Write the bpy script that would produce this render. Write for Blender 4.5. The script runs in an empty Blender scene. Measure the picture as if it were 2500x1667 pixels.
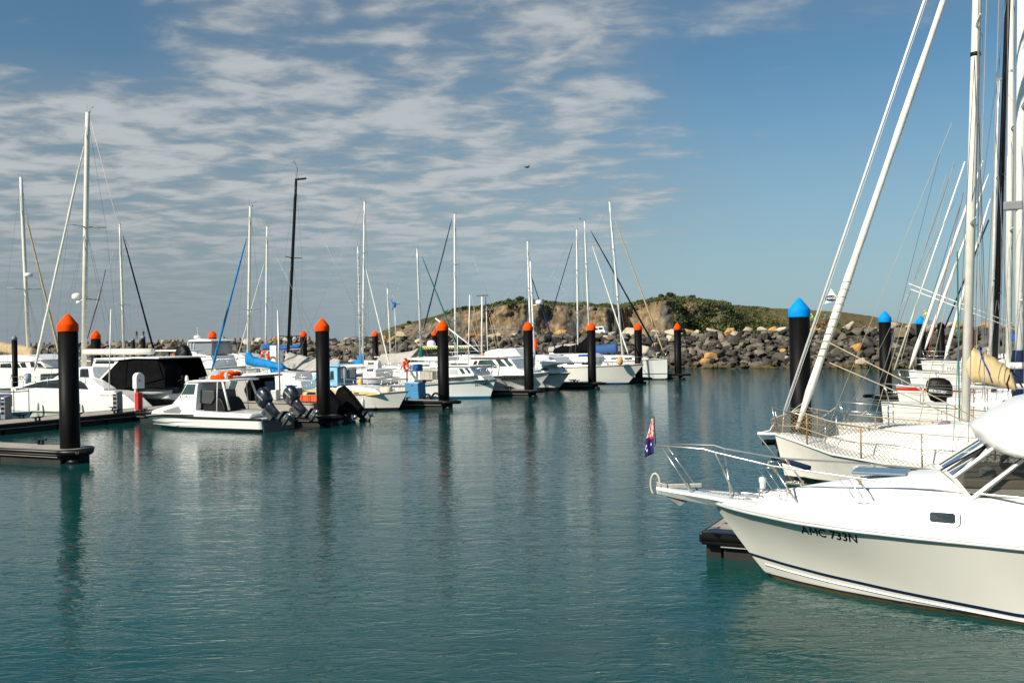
import bpy, bmesh, math, random
from mathutils import Vector as V, Matrix, noise
from mathutils.bvhtree import BVHTree
R=math.radians
random.seed(7)
sc=bpy.context.scene
COL=sc.collection
# ---------------------------------------------------------------- camera
F=2430.0; HC=4.2; ROLL=R(1.05); PIT=7.5/F
CAM=V((0,0,HC))
_Rt=V((1,0,0)); _U=V((0,math.sin(PIT),math.cos(PIT))); _F=V((0,math.cos(PIT),-math.sin(PIT)))
CR=_Rt*math.cos(ROLL)-_U*math.sin(ROLL); CU=_Rt*math.sin(ROLL)+_U*math.cos(ROLL)
cd=bpy.data.cameras.new('camera'); cam=bpy.data.objects.new('camera',cd); COL.objects.link(cam)
cd.sensor_width=36; cd.lens=F/2500*36; cd.clip_start=.1; cd.clip_end=20000
M3=Matrix((CR,CU,-_F)).transposed(); cam.matrix_world=Matrix.Translation(CAM)@M3.to_4x4()
sc.camera=cam
# ---------------------------------------------------------------- world and sun
SAZ=R(52); SEL=R(35)          # the sun stands behind the camera, to the left
TS=V((-math.sin(SAZ)*math.cos(SEL),-math.cos(SAZ)*math.cos(SEL),math.sin(SEL)))
sd=bpy.data.lights.new('sun','SUN'); sun=bpy.data.objects.new('sun',sd); COL.objects.link(sun)
sd.energy=5.0; sd.angle=R(.5); sd.color=(1,.93,.80)
sun.rotation_euler=TS.to_track_quat('Z','Y').to_euler()
sc.view_settings.view_transform='Standard'; sc.view_settings.look='None'; sc.view_settings.exposure=.36; sc.view_settings.gamma=1
w=bpy.data.worlds.new('World'); sc.world=w; w.use_nodes=True
class NT:
    "tiny node-tree helper"
    def __init__(s,nt): s.t=nt; nt.nodes.clear()
    def n(s,ty,ins=None,**k):
        x=s.t.nodes.new(ty)
        for a,b in k.items(): setattr(x,a,b)
        for a,b in (ins or {}).items(): s.put(x.inputs[a],b)
        return x
    def put(s,i,b):
        if hasattr(b,'is_output'): s.t.links.new(b,i)
        elif hasattr(b,'outputs'): s.t.links.new(b.outputs[0],i)
        else:
            try: i.default_value=b
            except Exception: i.default_value=tuple(b)+(1,)
    def m(s,op,a,b=0.0,c=None,clamp=False):
        x=s.n('ShaderNodeMath',operation=op,use_clamp=clamp); s.put(x.inputs[0],a); s.put(x.inputs[1],b)
        if c is not None: s.put(x.inputs[2],c)
        return x.outputs[0]
    def mix(s,f,a,b,mode='MIX'):
        x=s.n('ShaderNodeMix',data_type='RGBA',blend_type=mode)
        s.put(x.inputs[0],f); s.put(x.inputs[6],a if not isinstance(a,tuple) else tuple(a[:3])+(1,)); s.put(x.inputs[7],b if not isinstance(b,tuple) else tuple(b[:3])+(1,))
        return x.outputs[2]
    def ramp(s,f,pts):
        x=s.n('ShaderNodeValToRGB'); s.put(x.inputs[0],f); e=x.color_ramp.elements
        while len(e)<len(pts): e.new(.5)
        for q,(p,c) in zip(e,pts):
            q.position=p; q.color=(tuple(c)+(1,))[:4] if not isinstance(c,(int,float)) else (c,c,c,1)
        return x.outputs[0]
    def noise(s,vec,sc_,det=4,rough=.55,dist=0):
        x=s.n('ShaderNodeTexNoise'); 
        if vec is not None: s.put(x.inputs['Vector'],vec)
        x.inputs['Scale'].default_value=sc_; x.inputs['Detail'].default_value=det; x.inputs['Roughness'].default_value=rough; x.inputs['Distortion'].default_value=dist
        return x.outputs[0]
    def smooth(s,v,a,b):
        x=s.n('ShaderNodeMapRange',interpolation_type='SMOOTHSTEP'); s.put(x.inputs[0],v); s.put(x.inputs[1],a); s.put(x.inputs[2],b); s.put(x.inputs[3],0.0); s.put(x.inputs[4],1.0)
        return x.outputs[0]
    def comb(s,x,y,z):
        c=s.n('ShaderNodeCombineXYZ'); s.put(c.inputs[0],x); s.put(c.inputs[1],y); s.put(c.inputs[2],z); return c.outputs[0]
T=NT(w.node_tree)
sky=T.n('ShaderNodeTexSky',sky_type='NISHITA'); sky.sun_disc=False; sky.sun_elevation=SEL; sky.sun_rotation=math.atan2(TS.x,TS.y)
sky.air_density=1.0; sky.dust_density=.6; sky.ozone_density=2.2
tc=T.n('ShaderNodeTexCoord'); sp=T.n('ShaderNodeSeparateXYZ',{0:tc.outputs['Generated']})
X,Y,Z=sp.outputs
zz=T.m('ADD',T.m('MAXIMUM',Z,0.0),.075)
U=T.m('DIVIDE',X,zz); W_=T.m('DIVIDE',Y,zz)
pl=T.comb(U,W_,0.0)
big=T.noise(T.comb(T.m('MULTIPLY',U,.75),T.m('MULTIPLY',W_,.62),2.3),1.0,3,.5)
mid_=T.noise(T.comb(T.m('MULTIPLY',U,4.3),T.m('MULTIPLY',W_,4.9),1.7),1.0,4,.5,.3)
fine=T.noise(T.comb(T.m('MULTIPLY',U,9.0),T.m('MULTIPLY',W_,12.0),5.1),1.0,4,.6,.4)
AZ=T.m('DIVIDE',X,T.m('MAXIMUM',Y,.05))
# broken altocumulus over the left two thirds, thin wisps to the right
side=T.smooth(T.m('ADD',AZ,T.m('MULTIPLY',T.m('SUBTRACT',big,.5),.35)),.27,.05)
topl=T.m('MULTIPLY',T.smooth(AZ,-.28,-.40),T.smooth(Z,.22,.27))
side=T.m('MULTIPLY',side,T.m('SUBTRACT',1.0,T.m('MULTIPLY',topl,.75)))
side=T.m('MAXIMUM',side,T.m('MULTIPLY',T.m('MULTIPLY',T.smooth(Z,.25,.31),T.smooth(AZ,.08,.14)),.62))
side=T.m('MULTIPLY',side,T.m('SUBTRACT',1.0,T.m('MULTIPLY',T.smooth(Z,.38,.50),.8)))
cov=T.m('ADD',T.m('MULTIPLY',mid_,.70),T.m('ADD',T.m('MULTIPLY',fine,.20),T.m('MULTIPLY',big,.21)))
thr=T.m('SUBTRACT',.645,T.m('MULTIPLY',side,.220))
dens=T.smooth(cov,thr,T.m('ADD',thr,.22))
dens=T.m('MULTIPLY',dens,T.m('ADD',.28,T.m('MULTIPLY',side,.52)))
dens=T.m('ADD',dens,T.m('MULTIPLY',T.m('MULTIPLY',side,.24),T.m('SUBTRACT',1.0,dens)))
shade=T.m('ADD',.66,T.m('MULTIPLY',T.smooth(cov,thr,T.m('ADD',thr,.26)),.48))
cl=T.n('ShaderNodeVectorMath',operation='SCALE'); cl.inputs[0].default_value=(5.6,5.85,5.95); T.put(cl.inputs['Scale'],shade)
low=T.smooth(Z,.02,.12)
dens=T.m('MULTIPLY',dens,T.m('ADD',.45,T.m('MULTIPLY',low,.55)))
skyc=T.mix(1.0,sky.outputs[0],(.62,.93,1.0),'MULTIPLY')
hc=T.mix(T.smooth(AZ,-.40,.30),(3.0,3.65,4.1),(4.2,5.5,6.6))
hz=T.m('MULTIPLY',T.smooth(Z,.30,-.02),T.m('ADD',.72,T.m('MULTIPLY',T.smooth(AZ,.3,-.4),.25)))
skyc=T.mix(hz,skyc,hc)
cl2=T.mix(T.smooth(Z,.16,.0),cl.outputs[0],T.mix(T.smooth(AZ,-.40,.30),(3.8,4.2,4.45),(4.9,5.8,6.6)))
col=T.mix(dens,skyc,cl2)
T.n('ShaderNodeOutputWorld',{0:T.n('ShaderNodeBackground',{0:col,1:.066})})
sc.cycles.use_denoising=True
sc.cycles.max_bounces=8; sc.cycles.diffuse_bounces=3; sc.cycles.glossy_bounces=3; sc.cycles.transmission_bounces=4; sc.cycles.transparent_max_bounces=8
sc.cycles.caustics_reflective=False; sc.cycles.caustics_refractive=False
# ---------------------------------------------------------------- geometry helpers
def ray(px,py): return (_F+CR*((px-1250)/F)+CU*((833.5-py)/F)).normalized()
def W(px,py,z=0.0):
    d=ray(px,py); return CAM+d*((z-HC)/d.z)
def D(px,py,y):
    d=ray(px,py); return CAM+d*(y/d.y)
class Fr:
    "local frame of a thing: origin on the water, +x heading, +y to its left"
    def __init__(s,o,h):
        s.o=V((o[0],o[1],0)); s.h=V((h[0],h[1],0)).normalized(); s.n=V((-s.h.y,s.h.x,0)); s.rz=math.atan2(s.h.y,s.h.x)
    def loc(s,p): q=p-s.o; return V((q.dot(s.h),q.dot(s.n),p.z))
    def S(s,px,py,y=0.0):
        d=ray(px,py); t=(y-(CAM-s.o).dot(s.n))/d.dot(s.n); q=s.loc(CAM+d*t); return (q.x,q.z)
    def P(s,px,py,y=0.0): x,z=s.S(px,py,y); return V((x,y,z))
    def H(s,px,py,z): return s.loc(W(px,py,z))
    def world(s,p): return s.o+s.h*p[0]+s.n*p[1]+V((0,0,p[2]))
class MB:
    def __init__(s): s.v=[]; s.f=[]; s.m=[]; s.cm=0; s.sm=[]
    def vs(s,l): b=len(s.v); s.v+= [tuple(p) for p in l]; return b
    def face(s,ids,sm=False): s.f.append(tuple(ids)); s.m.append(s.cm); s.sm.append(sm)
    def box(s,x0,x1,y0,y1,z0,z1):
        b=s.vs([(x,y,z) for z in (z0,z1) for y in (y0,y1) for x in (x0,x1)])
        for q in ((0,2,3,1),(4,5,7,6),(0,1,5,4),(2,6,7,3),(0,4,6,2),(1,3,7,5)): s.face([b+i for i in q])
        return s
    def obox(s,c,ax,ay,az):
        "oriented box from centre and three half vectors"
        c,ax,ay,az=map(V,(c,ax,ay,az))
        b=s.vs([c+ax*i+ay*j+az*k for k in (-1,1) for j in (-1,1) for i in (-1,1)])
        for q in ((0,2,3,1),(4,5,7,6),(0,1,5,4),(2,6,7,3),(0,4,6,2),(1,3,7,5)): s.face([b+i for i in q])
        return s
    def tube(s,pts,r,n=6,closed=False,cap=True):
        pts=[V(p) for p in pts]; N=len(pts); rr=r if isinstance(r,(list,tuple)) else [r]*N
        t0=(pts[1]-pts[0]).normalized(); up=V((0,0,1)) if abs(t0.z)<.9 else V((1,0,0)); a=t0.cross(up).normalized(); rings=[]
        for i,p in enumerate(pts):
            if closed: t=(pts[(i+1)%N]-pts[i-1])
            else: t=pts[min(i+1,N-1)]-pts[max(i-1,0)]
            if t.length<1e-9: t=t0
            t=t.normalized(); a=(a-t*a.dot(t)); a=a.normalized() if a.length>1e-6 else t.orthogonal().normalized(); c=t.cross(a)
            rings.append(s.vs([p+(a*math.cos(6.2832*k/n)+c*math.sin(6.2832*k/n))*rr[i] for k in range(n)]))
        for i in range(N if closed else N-1):
            A=rings[i]; B=rings[(i+1)%N]
            for k in range(n): s.face((A+k,A+(k+1)%n,B+(k+1)%n,B+k),n>4)
        if cap and not closed:
            s.face([rings[0]+k for k in range(n)][::-1]); s.face([rings[-1]+k for k in range(n)])
        return s
    def lathe(s,prof,n=16,c=(0,0,0)):
        "prof: (r,z) list"
        rings=[]
        for r,z in prof:
            rings.append(s.vs([(c[0]+r*math.cos(6.2832*k/n),c[1]+r*math.sin(6.2832*k/n),c[2]+z) for k in range(n)]))
        for A,B in zip(rings,rings[1:]):
            for k in range(n): s.face((A+k,A+(k+1)%n,B+(k+1)%n,B+k),True)
        s.face([rings[0]+k for k in range(n)][::-1]); s.face([rings[-1]+k for k in range(n)]); return s
    def prism(s,poly,y0,y1,inset=None):
        "poly: (x,z) list extruded in y; inset(x,z)->extra inward distance from both sides"
        g=inset or (lambda x,z:0)
        n=len(poly); a=s.vs([(x,y0+g(x,z),z) for x,z in poly]); b=s.vs([(x,y1-g(x,z),z) for x,z in poly])
        s.face([a+i for i in range(n)]); s.face([b+i for i in range(n)][::-1])
        for i in range(n): j=(i+1)%n; s.face((a+i,b+i,b+j,a+j))
        return s
    def grid(s,fn,nu,nv,sm=True,flip=False):
        b=s.vs([fn(i/nu,j/nv) for j in range(nv+1) for i in range(nu+1)])
        for j in range(nv):
            for i in range(nu):
                q=(b+j*(nu+1)+i,b+j*(nu+1)+i+1,b+(j+1)*(nu+1)+i+1,b+(j+1)*(nu+1)+i)
                s.face(q[::-1] if flip else q,sm)
        return s
    def build(s,name,mat,parent=None,bev=0,auto=False,solid=0,fix=True):
        me=bpy.data.meshes.new(name); me.from_pydata(s.v,[],s.f)
        for m in (mat if isinstance(mat,(list,tuple)) else [mat]): me.materials.append(m)
        me.polygons.foreach_set('material_index',s.m); me.polygons.foreach_set('use_smooth',s.sm); me.update()
        if fix:
            bm=bmesh.new(); bm.from_mesh(me)
            bmesh.ops.remove_doubles(bm,verts=bm.verts,dist=1e-5)
            bmesh.ops.recalc_face_normals(bm,faces=bm.faces); bm.to_mesh(me); bm.free()
        o=bpy.data.objects.new(name,me); COL.objects.link(o)
        if parent: o.parent=parent
        if solid: md=o.modifiers.new('s','SOLIDIFY'); md.thickness=solid; md.offset=-1
        if bev:
            md=o.modifiers.new('b','BEVEL'); md.width=bev; md.segments=2; md.limit_method='ANGLE'; md.angle_limit=R(35)
        return o
def tag(o,label=None,cat=None,group=None,kind=None):
    for k,v in (('label',label),('category',cat),('group',group),('kind',kind)):
        if v: o[k]=v
    return o
def empty(name,loc,rz,label,cat,group=None):
    o=bpy.data.objects.new(name,None); COL.objects.link(o); o.location=loc; o.rotation_euler=(0,0,rz); o.empty_display_size=.3
    return tag(o,label,cat,group)
def cp(root,loc,rz,label=None,group=None,scale=None):
    r=root.copy(); COL.objects.link(r); r.location=loc; r.rotation_euler=(0,0,rz)
    if label: r['label']=label
    if group: r['group']=group
    if scale: r.scale=scale
    for c in list(root.children):
        d=c.copy(); COL.objects.link(d); d.parent=r
        for g in list(c.children):
            e=g.copy(); COL.objects.link(e); e.parent=d
    return r
def lerp(a,b,t): return a+(b-a)*t
def pw(pts,x):
    "piecewise linear"
    if x<=pts[0][0]: return pts[0][1]
    for (a,b),(c,d) in zip(pts,pts[1:]):
        if x<=c: return b+(d-b)*(x-a)/(c-a)
    return pts[-1][1]
# ---------------------------------------------------------------- materials
_mc={}
def mat(name,col,rough=.5,metal=0,var=.06,vs=3.0,bump=0,bs=40,spec=.5,coat=0,alpha=None,emis=None,trans=0):
    if name in _mc: return _mc[name]
    m=bpy.data.materials.new(name); m.use_nodes=True; t=NT(m.node_tree)
    tc=t.n('ShaderNodeTexCoord'); nz=t.noise(tc.outputs['Object'],vs,5,.6)
    c=t.mix(t.smooth(nz,.3,.7),tuple(max(0,x*(1-var*1.6)) for x in col),tuple(min(1,x*(1+var)) for x in col))
    p=t.n('ShaderNodeBsdfPrincipled',{'Base Color':c,'Roughness':t.m('ADD',rough-.04,t.m('MULTIPLY',nz,.08)),'Metallic':metal,'Specular IOR Level':spec,'Coat Weight':coat,'Transmission Weight':trans})
    if bump:
        b=t.n('ShaderNodeBump',{'Height':t.noise(tc.outputs['Object'],bs,4,.6)}); b.inputs['Strength'].default_value=bump; b.inputs['Distance'].default_value=.02; t.put(p.inputs['Normal'],b.outputs[0])
    t.n('ShaderNodeOutputMaterial',{0:p}); _mc[name]=m; return m
def hullmat(name,top,bottom,zl=.12,bands=(),rough=.22,stain=.5):
    "gelcoat topsides, antifoul below zl; bands: (z0,z1,colour) painted lines"
    if name in _mc: return _mc[name]
    m=bpy.data.materials.new(name); m.use_nodes=True; t=NT(m.node_tree)
    tc=t.n('ShaderNodeTexCoord'); sp=t.n('ShaderNodeSeparateXYZ',{0:tc.outputs['Object']}); z=sp.outputs[2]
    mp=t.n('ShaderNodeMapping',{0:tc.outputs['Object']}); mp.inputs['Scale'].default_value=(3,3,.5)
    st=t.noise(mp.outputs[0],1.5,5,.65)
    c=t.mix(t.m('MULTIPLY',t.smooth(st,.45,.75),stain*.35),top,tuple(x*y for x,y in zip(top,(.80,.76,.66))))
    for a,b,k in bands: c=t.mix(t.m('MULTIPLY',t.m('GREATER_THAN',z,a),t.m('LESS_THAN',z,b)),c,k)
    g=t.noise(tc.outputs['Object'],6,4,.6)
    zz=t.m('ADD',z,t.m('MULTIPLY',t.m('SUBTRACT',g,.5),.03))
    c=t.mix(t.m('MULTIPLY',t.m('LESS_THAN',zz,zl+.05),t.m('GREATER_THAN',zz,zl-.01)),c,tuple(x*.6 for x in (.36,.33,.18))) if stain>.8 else c
    c=t.mix(t.m('LESS_THAN',z,zl),c,bottom)
    p=t.n('ShaderNodeBsdfPrincipled',{'Base Color':c,'Roughness':rough,'Specular IOR Level':.5,'Coat Weight':.3,'Coat Roughness':.1})
    t.n('ShaderNodeOutputMaterial',{0:p}); _mc[name]=m; return m
WHITE=mat('white_gelcoat',(.84,.83,.80),.3,var=.03,vs=.8,coat=.2)
WHITE2=mat('chalky_white_paint',(.74,.72,.67),.5,var=.08,vs=1.4)
CREAM=mat('cream_paint',(.66,.60,.46),.45,var=.06)
MAST=mat('white_mast_paint',(.80,.79,.74),.35,var=.05)
MASTC=mat('cream_mast_paint',(.74,.71,.62),.4,var=.06)
ALU=mat('anodised_aluminium',(.60,.61,.60),.45,.25,var=.08)
STEEL=mat('stainless_steel',(.55,.54,.52),.28,.85,var=.04)
WIRE=mat('rigging_wire',(.30,.31,.32),.4,.5)
ROPEM=mat('weathered_rope',(.45,.38,.26),.8,bump=.3,bs=120)
BLACKM=mat('black_mast',(.006,.006,.007),.35,spec=.25)
BLACK=mat('black_rubber',(.006,.006,.006),.5,var=.2,spec=.2)
BCANVAS=mat('black_canvas',(.004,.004,.005),.8,spec=.06,var=.3)
DGREY=mat('dark_grey_plastic',(.05,.055,.06),.4)
GREY=mat('grey_plastic',(.20,.21,.22),.5)
GLASS=mat('dark_window_glass',(.012,.016,.02),.06,spec=.7,var=.3)
GLASSG=mat('green_tinted_glass',(.03,.06,.06),.06,spec=.8,var=.3)
BLUEC=mat('bright_blue_canvas',(.005,.20,.50),.7,spec=.2,var=.12)
NAVYC=mat('navy_canvas',(.008,.018,.06),.75,spec=.2,var=.2)
ROYAL=mat('royal_blue_canvas',(.006,.10,.36),.7,spec=.2,var=.12)
GREENC=mat('green_canvas',(.004,.13,.10),.7,spec=.2,var=.12)
TANC=mat('tan_canvas',(.42,.32,.19),.8,spec=.2,var=.1)
TARP=mat('pale_grey_tarpaulin',(.40,.38,.34),.75,spec=.2,var=.08,bump=.4,bs=6)
SAILW=mat('white_sail_cloth',(.78,.76,.68),.7,spec=.2,var=.06,bump=.5,bs=9)
ORANGE=mat('orange_plastic',(.95,.075,.002),.6,var=.05,spec=.08)
RED=mat('red_paint',(.62,.012,.008),.45)
CYAN=mat('bright_blue_plastic',(.001,.25,.72),.6,var=.05,spec=.1)
PILE=mat('black_pile_sleeve',(.0035,.0032,.003),.5,spec=.10,var=.35,vs=1.2)
CONC=mat('dock_concrete',(.36,.32,.27),.85,var=.12,vs=2.5,bump=.3,bs=30)
WOOD=mat('varnished_wood',(.25,.13,.05),.5,var=.2)
YELLOW=mat('yellow_paint',(.72,.42,.10),.5)
LBLUE=mat('light_blue_paint',(.16,.40,.62),.45)

t=NT(PILE.node_tree); tc=t.n('ShaderNodeTexCoord'); z=t.n('ShaderNodeSeparateXYZ',{0:tc.outputs['Object']}).outputs[2]
mp=t.n('ShaderNodeMapping',{0:tc.outputs['Object']}); mp.inputs['Scale'].default_value=(9,9,.5); st=t.noise(mp.outputs[0],1,4,.6); nz=t.noise(tc.outputs['Object'],14,4,.7)
c=t.mix(t.m('MULTIPLY',t.smooth(st,.55,.75),.5),(.0035,.0032,.003),(.018,.016,.014))
c=t.mix(t.m('MULTIPLY',t.smooth(t.m('ADD',z,t.m('MULTIPLY',nz,.5)),.75,.35),t.smooth(nz,.35,.6)),c,(.030,.026,.012))
t.n('ShaderNodeOutputMaterial',{0:t.n('ShaderNodeBsdfPrincipled',{'Base Color':c,'Roughness':t.m('ADD',.40,t.m('MULTIPLY',st,.25)),'Specular IOR Level':.12})})
# ================================================================= water
m=bpy.data.materials.new('harbour_water'); m.use_nodes=True; t=NT(m.node_tree)
tc=t.n('ShaderNodeTexCoord'); ob=tc.outputs['Object']
def aniso(sx,sy,rot=0,off=0):
    mp=t.n('ShaderNodeMapping',{0:ob}); mp.inputs['Scale'].default_value=(sx,sy,1); mp.inputs['Rotation'].default_value=(0,0,rot); mp.inputs['Location'].default_value=(off,off,0); return mp.outputs[0]
def ridge(v): return t.m('SUBTRACT',1.0,t.m('ABSOLUTE',t.m('SUBTRACT',t.m('MULTIPLY',v,2.0),1.0)))
n1=t.noise(aniso(.6,1.3,.12),1.0,2,.5,.5)
n2=ridge(t.noise(aniso(1.7,4.6,-.14,7),1.0,2,.55,.6))
n3=t.noise(aniso(6,9.5,.06,3),1.0,3,.6,.4)
n0=t.noise(aniso(.07,.16,.3),1.0,3,.5)
px_=t.n('ShaderNodeSeparateXYZ',{0:ob}).outputs[0]
ruf=t.smooth(t.m('ADD',px_,t.m('MULTIPLY',t.m('SUBTRACT',n0,.5),50.0)),-14.0,4.0)
amp=t.m('ADD',.60,t.m('MULTIPLY',ruf,.85))
h=t.m('ADD',t.m('MULTIPLY',n1,.020),t.m('ADD',t.m('MULTIPLY',n2,.0105),t.m('MULTIPLY',n3,.0030)))
h=t.m('MULTIPLY',h,amp)
b=t.n('ShaderNodeBump',{'Height':h}); b.inputs['Strength'].default_value=1; b.inputs['Distance'].default_value=1
body=t.mix(t.smooth(n0,.3,.7),(.0035,.047,.045),(.006,.065,.060))
p=t.n('ShaderNodeBsdfPrincipled',{'Base Color':body,'Roughness':.02,'IOR':1.33,'Specular IOR Level':.5,'Normal':b.outputs[0]})
t.n('ShaderNodeOutputMaterial',{0:p}); WATER=m
mb=MB(); mb.face([mb.vs([(-4000,-60,0),(4000,-60,0),(4000,9000,0),(-4000,9000,0)])+i for i in range(4)])
tag(mb.build('water',WATER,fix=False),kind='structure')
mb=MB(); mb.face([mb.vs([(-4000,-60,-6),(4000,-60,-6),(4000,9000,-6),(-4000,9000,-6)])+i for i in range(4)])
# ================================================================= hill behind the breakwater
SK=[(880,846),(905,822),(950,800),(1010,784),(1060,772),(1105,757),(1150,748),(1200,744),(1240,735),(1290,731),(1340,737),(1400,739),(1455,741),(1500,745),(1545,738),(1580,732),(1605,727),(1640,724),(1680,727),(1720,732),(1760,736),(1800,748),(1850,751),(1930,754),(2000,758),(2060,762),(2130,772),(2180,784),(2260,800),(2350,812),(2500,822),(2700,830)]
BASEZ=3.5
def hill_top(px): return pw(SK,px)
def hz(px,v):
    "v 0..1: from the foot of the cliff, up its face, back over the top"
    yh=826-math.tan(ROLL)*(px-1250)*1.0
    cliff=pw([(880,0),(960,.5),(1060,.85),(1200,1),(1640,1),(1760,.8),(1850,.15),(2700,.1)],px)
    face_d=230+ (px-1250)*.02+9*noise.noise(V((px*.012,1,0)))
    k=1.0
    if v<.62:
        q=v/.62; dist=face_d+q*lerp(60,9,cliff)
        top=D(px,hill_top(px)+lerp(0,9,cliff),face_d+lerp(60,9,cliff)).z
        z=BASEZ-3+(top-BASEZ+3)*(q**lerp(1.0,.82,cliff))
    else:
        q=(v-.62)/.38; d0=face_d+lerp(60,9,cliff); dist=d0+q*60
        t0=D(px,hill_top(px)+lerp(0,9,cliff),d0).z; t1=D(px,hill_top(px),d0+30).z
        z=lerp(t0,t1,min(1,q*2)) if q<.5 else t1-(q-.5)*8
    return dist,z,cliff
NU,NV=560,44
def hp(u,v):
    px=860+u*1840; d,z,c=hz(px,v); d0=ray(px,830); x=d0.x/d0.y*d
    q=V((x*.09,d*.09,z*.12)); r=V((x*.30,d*.2,z*.22))
    rug=c*(1 if v<.62 else .25)
    gull=abs(noise.noise(V((x*.11+z*.03,z*.05,4))))
    dd=rug*(-3.2*gull*3+2.2*noise.fractal(r,.8,2.0,4)) + .8*noise.noise(q)
    ff=min(1,v*6)*min(1,(1-abs(v-.62)*1.2))
    z2=z+(.5*noise.fractal(r*1.3,.9,2,4))*ff*(.6 if v<.6 else .35)
    return (x,d+dd*ff,z2)
mb=MB(); mb.grid(hp,NU,NV)
ROCKA=[]
for j in range(NV+1):
    for i in range(NU+1):
        u,v=i/NU,j/NV; px=860+u*1840; c=hz(px,v)[2]; q=V(hp(u,v)); k=(c-.45)*3-max(0,(v-.60))*26+1.1*noise.noise(q*.10)+.7*noise.noise(q*.33)-max(0,.10-v)*6
        ROCKA.append(max(0,min(1,k)))
m=bpy.data.materials.new('cliff_and_scrub'); m.use_nodes=True; t=NT(m.node_tree)
tc=t.n('ShaderNodeTexCoord'); ob=tc.outputs['Object']; sp=t.n('ShaderNodeSeparateXYZ',{0:ob}); gx,gy,gz=sp.outputs
ge=t.n('ShaderNodeNewGeometry'); nz=t.n('ShaderNodeSeparateXYZ',{0:ge.outputs['True Normal']}).outputs[2]
mp=t.n('ShaderNodeMapping',{0:ob}); mp.inputs['Scale'].default_value=(1,.6,.35); mp.inputs['Rotation'].default_value=(0,.35,0)
a1=t.noise(mp.outputs[0],.16,7,.68,1.0); a2=t.noise(mp.outputs[0],.55,7,.7,.8); a3=t.noise(ob,.08,4,.6)
rock=t.ramp(a2,[(.30,(.05,.038,.026)),(.43,(.16,.115,.068)),(.54,(.28,.195,.11)),(.70,(.44,.34,.22))])
grey=t.ramp(a2,[(.3,(.03,.03,.027)),(.5,(.11,.105,.085)),(.7,(.22,.20,.15))])
rock=t.mix(t.smooth(a1,.46,.60),rock,grey)
grass=t.ramp(a2,[(.3,(.030,.045,.012)),(.5,(.075,.080,.024)),(.65,(.16,.125,.045))])
brown=t.ramp(a2,[(.3,(.10,.085,.035)),(.6,(.19,.145,.065)),(.8,(.22,.17,.08))])
grass=t.mix(t.smooth(t.m('ADD',gx,t.m('MULTIPLY',a3,30)),62,80),grass,brown)
at_=t.n('ShaderNodeAttribute',attribute_name='rock'); f=t.smooth(t.m('SUBTRACT',1.0,at_.outputs['Fac']),.35,.65)
c=t.mix(f,rock,grass)
bu=t.n('ShaderNodeBump',{'Height':t.noise(ob,1.1,7,.7)}); bu.inputs['Strength'].default_value=.9; bu.inputs['Distance'].default_value=.8
t.n('ShaderNodeOutputMaterial',{0:t.n('ShaderNodeBsdfPrincipled',{'Base Color':c,'Roughness':.95,'Specular IOR Level':.15,'Normal':bu.outputs[0]})})
hill=tag(mb.build('hill',m,fix=False),kind='structure'); ra=hill.data.attributes.new('rock','FLOAT','POINT'); ra.data.foreach_set('value',ROCKA)
# scrub: leafy clumps on the hill top and slopes
def leafmat(name,cols):
    m=bpy.data.materials.new(name); m.use_nodes=True; t=NT(m.node_tree)
    g=t.n('ShaderNodeNewGeometry'); tc=t.n('ShaderNodeTexCoord')
    k=t.m('ADD',t.m('MULTIPLY',g.outputs['Random Per Island'],.45),t.m('MULTIPLY',t.noise(tc.outputs['Object'],.22,3,.6),.6))
    c=t.ramp(k,[(.25+.5*i/(len(cols)-1),q) for i,q in enumerate(cols)])
    t.n('ShaderNodeOutputMaterial',{0:t.n('ShaderNodeBsdfPrincipled',{'Base Color':c,'Roughness':.7,'Specular IOR Level':.2})}); return m
SCRUB=leafmat('scrub_leaves',[(.018,.030,.010),(.045,.065,.018),(.080,.10,.030),(.13,.125,.045)])
def clump(mb,c,rx,rz,n,s):
    for _ in range(n):
        a=random.random()*6.283; e=random.random(); r=(.55+.45*random.random())
        u=V((math.cos(a)*math.sqrt(1-e*e),math.sin(a)*math.sqrt(1-e*e),e))
        k=1+.35*noise.noise(V((c[0],c[1],0))+u*2.2)
        p=V(c)+V((u.x*rx*r*k,u.y*rx*r*k,u.z*rz*r*k-.1*rz))
        n1=V((random.gauss(0,1),random.gauss(0,1),random.gauss(0,1)+.6)).normalized(); a1=n1.orthogonal().normalized(); b1=n1.cross(a1); q=s*(.6+.8*random.random())
        b=mb.vs([p+a1*q,p+b1*q*.7,p-a1*q,p-b1*q*.7]); mb.face((b,b+1,b+2,b+3))
def hill_pt(px,v):
    u=(px-860)/1840; return hp(u,v)
mb=MB(); random.seed(3)
for i in range(620):
    px=random.choice([random.uniform(1100,1560),random.uniform(1560,1900),random.uniform(1560,1980),random.uniform(1640,2100)])
    c=pw([(880,0),(960,.5),(1060,.85),(1200,1),(1640,1),(1760,.8),(1850,.15),(2700,.1)],px)
    v=random.uniform(.61,.80) if c>.5 else random.uniform(.12,.80)
    if px>1880 and (v>.5 or random.random()<.5): continue
    if px>1640 and px<1850: v=random.uniform(.25,.82)
    p=hill_pt(px,v); s=random.uniform(.5,1.3)
    clump(mb,p,s*1.8,s*(.5 if v>.55 else .8),38,.22)
for i in range(150):   # scrub at the foot, right
    px=random.uniform(1640,2010); p=hill_pt(px,random.uniform(.02,.35)); s=random.uniform(.8,2.0); clump(mb,p,s*1.4,s,45,.3)
for i in range(60):
    px=random.uniform(1000,1640); p=hill_pt(px,random.uniform(.02,.10)); s=random.uniform(.5,1.3); clump(mb,p,s*1.6,s*.8,30,.28)
tag(mb.build('scrub',SCRUB,fix=False),'dense low green scrub covering the headland above the cliff','scrub',kind='stuff')
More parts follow.
